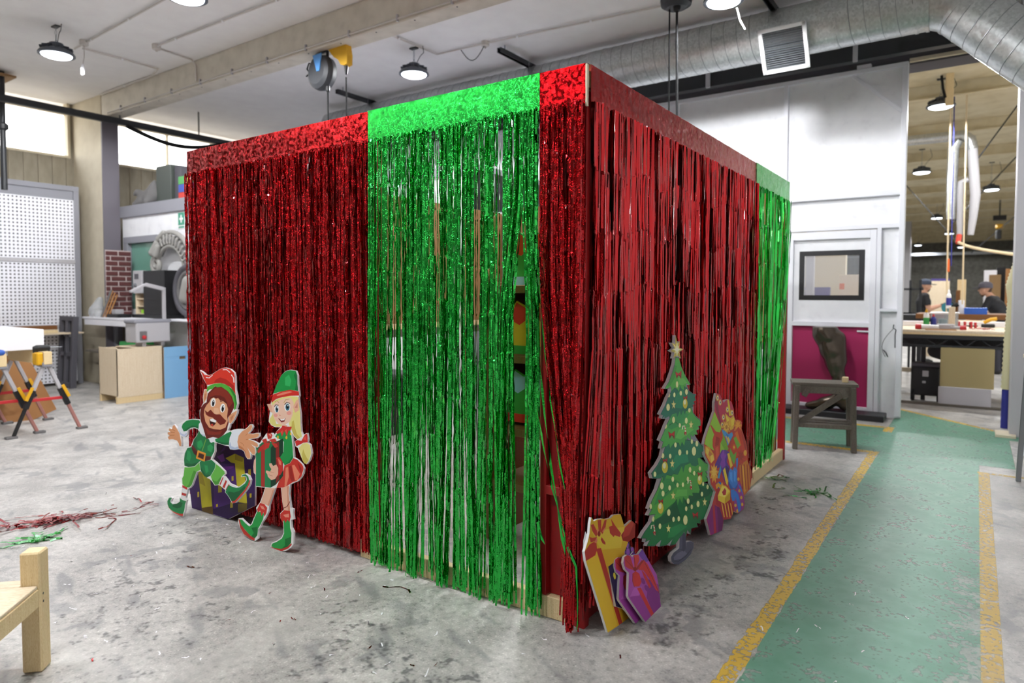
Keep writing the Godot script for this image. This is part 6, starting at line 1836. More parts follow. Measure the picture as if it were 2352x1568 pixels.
# ------------------------------------------------------------------ artwork of the cutouts: outline and colour patches in millimetres on the board
const ART_ELF_MAN := {"at": [-2.900,0.000,0.215], "u": [1,0,0], "w": [0.0000,0.9925,-0.1219],
	"outline": [102,958,140,949,180,932,216,931,256,944,300,965,343,983,388,992,441,987,486,968,499,945,508,906,518,861,537,831,554,781,547,754,540,746,558,745,555,723,534,685,504,651,493,651,492,629,478,609,509,610,529,619,572,630,615,635,631,632,657,640,681,655,693,669,713,673,726,660,715,637,691,615,735,619,770,629,795,632,797,613,776,599,731,589,709,583,751,579,791,571,803,554,790,545,770,546,780,515,772,497,749,497,729,506,736,485,729,468,704,466,680,482,666,504,634,513,607,512,560,501,519,499,505,515,457,515,387,519,357,519,354,497,363,466,348,431,340,413,387,399,436,380,485,361,494,348,481,333,505,321,541,299,563,294,594,293,622,288,651,295,695,324,713,344,705,359,686,359,657,352,666,369,699,379,734,371,755,351,752,324,727,289,690,252,653,217,624,193,593,185,560,211,536,226,510,237,514,250,492,256,451,268,436,269,395,259,369,275,337,289,307,291,270,299,244,314,220,323,184,309,171,277,145,219,122,198,100,191,98,166,84,131,102,119,94,91,94,57,84,27,76,7,27,5,-39,10,-88,22,-120,44,-132,71,-116,97,-87,106,-68,100,-82,87,-83,74,-61,69,-11,82,14,95,13,120,29,123,29,147,32,202,23,214,15,244,30,263,30,318,16,357,10,391,33,444,88,461,96,477,110,506,142,537,161,567,147,580,100,581,66,574,34,557,33,530,2,509,-27,511,-41,511,-24,469,-22,446,-49,442,-68,462,-88,475,-138,476,-186,468,-205,485,-188,498,-213,505,-212,520,-179,524,-205,531,-196,548,-161,546,-159,566,-139,578,-111,564,-93,554,-83,582,-52,600,1,623,77,637,151,642,167,635,153,674,148,701,167,730,182,752,170,785,174,819,175,838,202,839,208,836,208,862,199,871,162,899,123,937],
	"shapes": [
		["f4f4f2",[102,958,216,931,388,992,486,968,554,781,509,608,713,673,795,632,780,515,729,468,505,515,357,519,340,413,494,348,594,293,755,351,593,185,395,259,220,323,122,198,76,7,-132,71,29,123,15,244,10,391,142,537,147,580,33,530,-49,442,-213,505,-139,578,1,623,167,635,148,701,170,785,175,838,199,871]],
		["e8a478",[-200,485,-182,498,-208,506,-206,518,-174,522,-200,532,-191,545,-158,543,-155,565,-137,574,-115,562,-92,548,-62,527,-29,468,-28,448,-47,445,-63,464,-86,478,-139,479,-184,471]],
		["b9703f",[-174,520,-121,524,-121,527,-174,523]],
		["b9703f",[-182,497,-120,507,-121,510,-183,500]],
		["b9703f",[-159,542,-117,534,-115,537,-156,545]],
		["1d8a4a",[-44,571,-35,592,5,618,78,633,152,637,172,626,162,581,112,587,63,577,23,554,-14,545]],
		["136a3a",[-14,545,23,554,63,577,112,587,159,583,147,596,85,596,32,576,-3,556]],
		["f0f3fb",[-84,573,-67,589,-44,591,-42,567,-14,545,24,551,29,531,1,512,-27,514,-54,521,-78,542]],
		["c6d0ea",[-27,514,1,512,29,531,25,543,-1,527,-43,529,-70,547,-76,553,-54,521]],
		["1f7f49",[164,571,145,538,114,507,104,472,151,437,241,412,328,425,356,465,351,497,350,518,304,527,249,537]],
		["176b3e",[114,507,104,472,151,437,165,459,137,483,148,525]],
		["2fa45c",[158,499,198,517,227,488,196,457,164,466]],
		["2fa45c",[275,487,308,505,340,489,323,454,280,461]],
		["7fb24a",[246,527,230,482,216,450,224,449,238,482,255,527]],
		["f2f4fa",[154,613,177,635,198,618,242,576,243,550,218,541,181,556,156,580]],
		["c9d2e8",[181,556,218,541,243,550,239,556,210,552]],
		["f2f4fa",[284,540,324,550,365,550,346,526,313,512,294,519]],
		["1d8a4a",[351,540,404,559,467,590,509,607,524,597,504,568,506,524,456,518,387,521,357,527]],
		["136a3a",[357,527,387,521,456,518,506,524,505,539,454,531,397,532]],
		["eef2fb",[530,615,572,627,621,632,632,626,604,600,593,567,605,530,612,515,560,503,521,501,503,523,504,568]],
		["bfcdea",[503,523,521,501,560,503,612,515,606,530,569,516,529,520,514,544]],
		["e8a478",[623,620,658,637,682,652,696,666,714,671,722,658,711,638,682,616,735,617,770,626,792,627,792,613,774,602,729,591,693,582,752,576,788,568,797,555,786,547,756,550,723,558,763,541,775,515,768,499,749,500,714,519,690,535,719,507,732,484,724,470,706,469,682,483,668,507,634,515,607,516,587,553,594,592]],
		["c97f52",[607,516,634,515,668,507,682,483,689,478,678,508,648,526,604,536]],
		["b9703f",[616,553,644,547,656,536,659,538,646,549,618,555]],
		["b9703f",[681,616,662,601,665,600,684,615]],
		["b9703f",[692,583,672,578,673,575,694,581]],
		["1a8048",[97,458,49,445,25,406,23,365,35,329,84,327,155,343,199,376,226,394,168,412]],
		["2f9f5c",[52,431,84,428,102,397,90,361,50,376]],
		["126438",[35,329,84,327,155,343,199,376,175,370,117,351,48,348]],
		["1a8048",[205,374,226,394,268,393,336,409,380,393,379,363,342,312,298,292,260,302,226,327]],
		["2f9f5c",[261,365,296,367,314,334,288,316]],
		["126438",[226,327,260,302,298,292,342,312,323,315,289,307,249,330,217,352]],
		["4e1a1c",[93,467,107,472,169,440,239,422,327,428,325,408,268,393,195,396,129,421,102,444]],
		["6b2a28",[93,467,107,472,169,440,239,422,327,428,328,423,240,417,164,432,98,457]],
		["f0a03a",[171,448,266,441,260,387,159,394]],
		["b56a1c",[185,436,252,432,246,397,175,403]],
		["43221e",[191,432,248,427,240,400,181,406]],
		["6cc24e",[37,319,84,324,156,340,202,374,221,330,180,310,167,278,140,221,117,201,76,196,33,209,23,245,37,264]],
		["4c9c36",[180,310,167,278,140,221,117,201,76,196,106,218,130,279,148,315]],
		["6cc24e",[342,308,382,362,384,391,434,378,483,359,490,347,461,324,448,296,435,272,399,263,371,278]],
		["4c9c36",[435,272,399,263,371,278,356,294,387,286,415,287,450,322,461,324,448,296]],
		["f3f3f3",[34,204,95,196,93,165,79,122,36,121,36,155]],
		["c6332c",[34,204,95,196,94,182,33,189]],
		["c6332c",[35,156,90,156,85,140,35,140]],
		["f3f3f3",[443,275,472,324,504,317,545,292,529,254,500,256]],
		["c6332c",[443,275,472,324,480,321,455,272]],
		["c6332c",[479,265,505,311,520,304,500,259]],
		["c6332c",[514,254,539,291,551,288,533,250]],
		["1f8a4c",[-127,72,-111,94,-86,101,-75,98,-90,86,-90,72,-62,63,-10,76,23,95,21,117,48,110,96,111,87,90,86,56,76,27,27,18,-51,20,-100,32,-121,52]],
		["126438",[-62,63,-10,76,23,95,58,91,44,62,-4,46,-56,47]],
		["d23a2e",[-120,49,-99,30,-51,19,27,18,76,27,73,9,29,8,-37,13,-85,24]],
		["1f8a4c",[514,239,521,255,540,285,574,284,620,282,654,291,700,320,719,345,708,363,685,363,662,356,671,367,699,376,728,367,742,346,732,319,703,283,662,245,619,206,588,195,563,212,539,227]],
		["126438",[563,212,539,227,546,248,601,251,652,269,700,305,712,297,662,245,619,206,588,195]],
		["d23a2e",[588,195,619,206,662,245,703,283,732,319,742,346,752,349,748,324,724,289,687,251,650,217,621,193,594,187]],
		["f3f3f3",[556,291,594,292,622,287,607,282,572,282]],
		["f3f3f3",[-81,94,-59,77,-18,83,6,97,-10,76,-62,63,-87,72]],
		["6e1f18",[224,817,293,866,351,871,421,863,483,833,515,790,519,751,492,710,468,688,479,656,468,616,435,579,388,551,324,550,256,531,224,574,193,611,171,636,155,675,156,716,188,746,218,759,217,789]],
		["8f2f22",[231,811,300,858,352,864,417,856,473,825,503,782,464,746,441,780,408,806,360,815,303,810,257,796,232,770]],
		["e9a97f",[176,813,181,834,202,835,218,816,214,782,187,749,175,785]],
		["c9815a",[186,807,200,815,205,785,191,763]],
		["e9a97f",[472,695,502,717,554,741,550,722,530,684,501,654,480,660]],
		["c9815a",[490,690,525,713,518,690,499,668]],
		["eaaa80",[246,761,265,787,293,797,318,791,340,797,366,783,388,788,413,777,437,769,459,739,456,693,471,668,450,624,396,604,327,600,273,603,226,635,200,679,200,713,221,742]],
		["f2bd98",[305,730,351,735,372,710,347,688,310,697]],
		["7a241b",[207,707,239,697,271,717,310,697,334,693,380,698,430,674,452,666,435,645,391,633,341,654,303,670,255,672,223,682]],
		["3a0f12",[270,657,304,664,347,655,339,634,313,615,288,618,273,637]],
		["ffffff",[273,657,304,664,346,655,341,642,308,643,281,646]],
		["d8473a",[287,627,310,632,321,622,307,615,291,618]],
		["6e1f18",[190,665,221,624,268,596,328,593,397,598,451,620,474,649,469,610,435,576,388,550,324,550,256,530,217,580,192,618]],
		["8f2f22",[231,602,282,584,353,584,420,601,401,575,322,563,263,559]],
		["ffffff",[318,764,315,752,306,741,295,736,282,736,271,741,264,751,262,763,266,776,275,786,286,792,299,792,310,786,317,776]],
		["1b1b1f",[307,761,305,752,301,745,295,741,289,741,283,745,280,752,279,761,281,770,286,777,292,781,298,781,303,777,307,770]],
		["ffffff",[303,773,303,770,302,768,299,767,297,767,294,768,292,769,291,772,292,774,293,776,295,777,298,778,300,777,302,775]],
		["ffffff",[427,740,423,728,415,718,404,712,392,712,381,717,374,727,372,739,376,751,384,761,396,767,408,767,418,762,425,752]],
		["1b1b1f",[416,737,414,729,410,721,404,717,398,717,393,721,389,728,389,737,391,746,395,753,401,757,407,757,412,753,415,746]],
		["ffffff",[412,749,412,746,410,744,408,743,406,743,403,744,402,745,401,748,401,750,402,752,404,753,407,753,409,752,411,751]],
		["5c1a14",[261,787,293,799,321,793,325,798,292,804,256,792]],
		["5c1a14",[369,775,399,784,434,770,439,775,401,790,365,780]],
		["57b440",[207,822,207,856,244,871,290,884,359,892,429,884,489,862,529,827,547,780,540,747,521,740,517,777,485,820,435,849,363,870,317,862,293,868,272,849,238,842]],
		["2f8a34",[442,875,489,862,529,827,547,780,540,747,530,778,507,822,475,848]],
		["e03a2a",[105,957,140,948,180,930,216,930,256,942,300,964,344,982,389,990,441,985,484,967,496,945,505,906,514,861,526,831,489,864,429,886,359,893,290,885,244,874,203,868,167,899,129,938]],
		["b82820",[277,889,297,910,341,927,412,919,497,886,515,842,465,874,394,890,335,893]],
		["ffffff",[363,974,401,978,442,962,447,966,403,983,361,979]],
		["ffffff",[454,950,480,933,489,905,499,906,489,935,462,954]],
		["ffffff",[182,913,221,912,258,934,252,937,217,917,183,918]],
		["ffffff",[109,953,145,942,169,928,174,931,149,945,112,956]],
	]}
const ART_PURPLE_PRESENT := {"at": [-2.600,0.000,0.075], "u": [1,0,0], "w": [0.0000,0.9986,-0.0523],
	"outline": [-445,222,-305,293,-152,462,-57,501,36,527,108,488,222,477,315,470,326,380,336,144,65,10,-29,6,-363,3,-391,101],
	"shapes": [
		["3a1560",[-445,222,-305,293,-152,462,107,508,315,470,326,380,336,144,65,10,-363,3,-391,101]],
		["4f1f7c",[-121,348,22,355,114,375,146,219,65,10,-102,13]],
		["2b0f4a",[-102,13,65,10,333,140,329,218,128,129,-128,35]],
		["d8cf2c",[-304,265,-158,245,-114,3,-238,1]],
		["b8a820",[-304,265,-252,252,-210,174,-280,184]],
		["6e5320",[-248,24,-119,58,-111,4,-235,0]],
		["dccf30",[9,391,111,434,205,422,256,143,162,136,114,372,68,372]],
		["b09a28",[111,434,205,422,193,393,113,395]],
		["7a6a1c",[160,125,256,146,255,100,163,69]],
		["3d0f4c",[-127,458,-57,498,36,523,108,482,99,434,9,391,-48,345,-122,362]],
		["8a3fae",[-87,387,-17,418,4,373,-37,357]],
		["5c2380",[-52,420,-7,467,26,491,-6,440]],
		["cdb82e",[256,356,283,363,286,311,259,304]],
		["cdb82e",[82,286,103,292,104,262,84,256]],
		["cdb82e",[-64,205,-23,215,-20,167,-62,157]],
		["cdb82e",[278,209,298,215,299,189,280,183]],
		["cdb82e",[-302,120,-282,126,-280,91,-300,85]],
		["cdb82e",[-81,78,-60,85,-59,66,-80,59]],
		["cdb82e",[76,120,104,128,106,91,78,84]],
		["7a2a9a",[-47,324,104,357,104,347,-45,284]],
	]}
const ART_ELF_GIRL := {"at": [-1.900,0.000,0.200], "u": [1,0,0], "w": [0.0000,0.9945,-0.1045],
	"outline": [-107,866,-83,921,-44,982,-7,1009,32,1019,83,1017,102,992,111,943,121,909,130,880,125,867,135,829,152,778,161,723,170,682,185,663,221,680,234,648,232,629,255,620,273,574,260,535,237,510,215,513,195,533,166,570,153,589,132,594,122,620,142,634,110,649,92,664,112,584,124,531,160,522,202,502,218,484,215,456,196,429,172,406,140,394,107,377,106,324,121,278,130,252,153,249,152,225,164,195,140,186,150,145,170,128,176,61,156,36,109,7,66,0,-2,0,-24,4,-16,27,25,47,67,73,84,104,75,158,45,180,40,204,71,231,52,273,31,347,-22,336,-40,292,-65,231,-64,199,-93,151,-119,120,-133,89,-149,78,-146,25,-170,5,-219,6,-283,22,-325,51,-350,83,-347,102,-320,109,-280,93,-241,82,-218,94,-189,150,-174,178,-185,195,-151,233,-128,284,-115,324,-204,315,-213,383,-233,391,-242,427,-240,464,-225,481,-235,538,-211,556,-179,593,-142,634,-90,644,-68,625,-51,656,-14,685,-65,680,-101,686,-128,705,-126,742,-123,764,-159,804,-123,809,-117,830],
	"shapes": [
		["f4f4f2",[-107,866,-44,982,32,1019,88,1016,130,880,170,682,230,681,273,574,215,501,172,401,107,377,164,195,176,61,66,-6,-24,4,84,104,40,204,31,347,-22,336,-146,25,-350,83,-199,134,-115,324,-227,311,-247,463,-142,634,-128,705,-159,804]],
		["e9df86",[-118,816,-98,752,-108,737,-123,720,-121,702,-96,688,-54,683,-8,690,1,705,-56,699,-79,740,-101,781]],
		["efe68e",[49,871,124,870,135,829,152,778,159,723,170,682,180,655,144,637,109,654,83,686,57,711,63,755,88,785,76,834]],
		["d3c25e",[83,686,109,654,144,637,165,647,136,664,115,697,99,737,83,728]],
		["efe68e",[161,590,190,619,232,627,255,617,268,574,256,536,233,509,209,507,195,533,175,564]],
		["d3c25e",[209,507,233,509,254,534,236,545,218,563,199,589,192,560]],
		["d4302c",[124,621,145,632,178,631,206,672,225,676,234,631,195,623,164,608,138,596]],
		["ef5a4c",[187,642,212,663,220,640]],
		["f2b79c",[-159,804,-123,809,-102,788,-99,759,-123,764]],
		["f2b79c",[84,813,108,851,129,860,136,797,105,780]],
		["d88f78",[100,808,120,838,124,810]],
		["f7cdb6",[-114,805,-73,834,5,859,50,867,87,835,86,771,67,727,19,701,-33,701,-77,725,-99,759]],
		["efe68e",[-118,816,-62,843,-17,857,27,869,116,873,123,859,92,842,62,861,6,854,-72,827,-104,802]],
		["f4a79a",[-49,750,-51,745,-55,741,-63,739,-71,738,-78,739,-84,742,-86,746,-85,751,-80,755,-73,757,-65,758,-57,757,-52,754]],
		["f4a79a",[74,776,73,770,67,766,58,763,49,762,39,763,33,766,30,771,31,776,37,781,46,784,56,785,65,783,72,780]],
		["ffffff",[-43,788,-43,778,-48,769,-56,764,-65,763,-74,767,-81,774,-84,784,-83,794,-78,803,-71,808,-61,809,-53,805,-46,798]],
		["3b6f86",[-47,786,-47,778,-50,771,-55,767,-62,766,-68,769,-72,775,-75,783,-74,791,-71,797,-66,801,-60,802,-54,799,-49,793]],
		["161616",[-53,787,-53,782,-55,779,-58,776,-61,776,-65,778,-68,781,-69,785,-69,790,-67,794,-64,796,-60,796,-57,795,-54,791]],
		["ffffff",[-54,794,-54,792,-55,790,-57,789,-59,789,-61,790,-62,791,-63,793,-63,796,-62,797,-60,799,-58,799,-56,798,-54,796]],
		["ffffff",[59,809,58,798,51,789,41,783,29,782,18,785,9,793,5,804,6,816,13,825,23,831,35,832,47,828,55,820]],
		["3b6f86",[53,807,52,798,48,791,41,786,33,785,25,788,19,795,16,803,17,812,21,819,28,824,36,825,44,822,50,815]],
		["161616",[45,808,44,803,42,799,38,796,34,796,29,798,26,801,24,806,25,811,27,815,31,818,35,818,40,817,43,813]],
		["ffffff",[41,815,41,813,40,811,39,810,37,810,35,810,33,812,32,814,33,816,34,818,35,819,37,819,39,819,41,817]],
		["3a2a20",[-81,795,-74,806,-49,806,-48,810,-77,810,-88,796]],
		["3a2a20",[9,815,27,830,54,826,55,830,25,834,3,818]],
		["c8a850",[-83,821,-67,832,-48,821,-44,824,-67,835,-87,824]],
		["c8a850",[0,826,14,844,47,851,45,854,11,847,-5,827]],
		["e08a72",[-39,754,-30,749,-20,753,-22,755,-29,752,-36,756]],
		["7a1f1c",[-43,733,-2,732,24,742,16,721,-9,713]],
		["ffffff",[-27,732,-2,732,20,741,14,728,-15,723]],
		["f2b79c",[-7,696,24,704,47,702,35,688,16,675]],
		["1d9a48",[-108,869,-83,921,-44,982,-7,1007,32,1017,83,1016,100,992,108,943,118,905,45,904,-33,889]],
		["127238",[69,990,86,1012,100,992,108,943,118,905,90,905,95,956]],
		["35b864",[-8,970,24,990,50,960,43,924,-3,927]],
		["d8342a",[-118,838,-106,866,-33,889,45,905,122,903,130,880,49,871,-18,858,-74,842,-115,816]],
		["f58a72",[-77,865,-21,885,46,898,69,894,3,876,-64,860]],
		["1c9c4b",[-59,626,-33,658,72,681,86,658,109,577,119,529,94,497,46,476,31,509,25,608]],
		["137a3a",[94,497,46,476,36,510,69,522,103,562,117,532]],
		["d4302c",[-56,652,-8,683,2,697,34,695,87,700,74,671,61,680,49,639,23,668,4,634,-10,657,-37,643]],
		["ef6a58",[-5,661,5,673,6,645]],
		["ef6a58",[28,672,41,681,44,653]],
		["e2b83c",[-23,627,-23,623,-25,619,-29,617,-33,616,-36,618,-39,621,-41,625,-41,629,-38,633,-35,635,-31,636,-27,634,-24,631]],
		["e2b83c",[54,634,54,630,52,626,48,624,45,624,41,625,38,628,36,632,37,637,39,640,42,643,46,643,50,642,53,639]],
		["e2b83c",[88,660,88,656,86,653,83,651,80,650,77,652,74,654,73,658,73,662,75,665,78,667,81,667,85,666,87,663]],
		["d4382c",[46,475,95,496,119,527,158,524,209,504,215,480,201,437,166,407,134,397,98,375,67,356,28,348,-11,338,7,378,36,425]],
		["f58c6c",[113,486,134,493,188,449,171,411,150,408]],
		["f58c6c",[59,464,80,474,93,420,77,361,61,359]],
		["a82620",[86,475,107,485,144,407,123,395,104,415]],
		["a82620",[159,514,195,484,204,451,187,462]],
		["1c7a4a",[-231,539,-166,584,-44,599,17,625,42,416,-19,356,-63,333,-202,319]],
		["12402a",[-91,557,-44,599,17,625,42,416,-19,356,-63,333]],
		["1f8a54",[-231,539,-91,557,-63,333,-202,319]],
		["b0322a",[-182,545,-146,550,-118,327,-153,324]],
		["8e2420",[-48,592,-18,603,11,393,-17,364]],
		["c8332c",[-215,519,-203,542,-164,569,-137,588,-119,561,-136,540,-172,539,-199,510]],
		["d23a30",[-179,593,-139,606,-127,589,-159,574]],
		["d23a30",[-137,635,-102,643,-83,631,-92,611,-124,604]],
		["d23a30",[-114,601,-57,616,-38,600,-77,588]],
		["d23a30",[-147,579,-100,585,-109,555,-143,543]],
		["d23a30",[-89,586,-42,589,-23,573,-51,563]],
		["f6b0a4",[-121,632,-101,637,-96,622]],
		["8a1f1c",[-137,588,-102,596,-106,581]],
		["f4c0a6",[-242,464,-226,481,-210,387,-227,392,-239,420]],
		["1c9c4b",[1,516,31,552,84,580,116,549,83,503,46,480]],
		["d4302c",[-34,507,-4,517,27,495,37,447,19,419,-14,405,-1,441,-12,482]],
		["f58a72",[-15,507,14,493,18,472,-3,476]],
		["f4c0a6",[-95,466,-74,472,-55,458,-28,471,-7,454,-4,419,-29,387,-62,376,-97,390,-104,404,-119,412,-116,424,-80,422,-70,438,-90,453]],
		["cf8f74",[-80,420,-45,419,-44,421,-79,423]],
		["cf8f74",[-92,401,-54,399,-53,402,-91,404]],
		["f4c0a6",[-112,323,-25,336,-40,292,-67,227,-109,230,-145,231,-124,285]],
		["e09c80",[-44,320,-25,336,-40,292,-67,227,-81,228,-56,282]],
		["f4c0a6",[34,347,101,372,102,324,117,277,125,247,128,217,73,210,67,241,51,280]],
		["e09c80",[83,362,101,372,102,324,117,277,128,217,112,217,98,281]],
		["7a2c20",[66,237,99,252,123,286,117,287,94,254,63,240]],
		["2aa84e",[-168,180,-106,177,-110,144,-129,111,-150,82,-153,42,-174,21,-222,28,-274,50,-322,74,-338,99,-313,103,-273,87,-235,77,-209,96,-188,143]],
		["1a7a38",[-215,73,-157,91,-153,42,-174,21,-209,24,-188,49]],
		["c83a2e",[-347,98,-336,99,-318,73,-272,48,-219,27,-174,20,-176,7,-219,8,-283,24,-322,51]],
		["d6362c",[-175,186,-151,230,-109,230,-80,214,-85,181,-100,160,-111,183,-127,158,-145,187,-158,172]],
		["f59a84",[-151,215,-119,217,-99,200,-129,198]],
		["2aa84e",[75,176,130,183,137,143,153,118,156,64,128,37,75,13,8,4,-16,10,-9,25,31,44,73,71,89,102]],
		["1a7a38",[101,73,152,97,156,64,128,37,75,13,105,39]],
		["c83a2e",[-18,8,8,4,75,13,128,37,158,63,163,55,134,28,76,0,3,-7]],
		["d6362c",[45,184,42,202,73,229,126,234,136,205,128,172,110,184,96,162,80,176,66,156]],
		["f59a84",[69,202,117,218,122,198,87,192]],
	]}
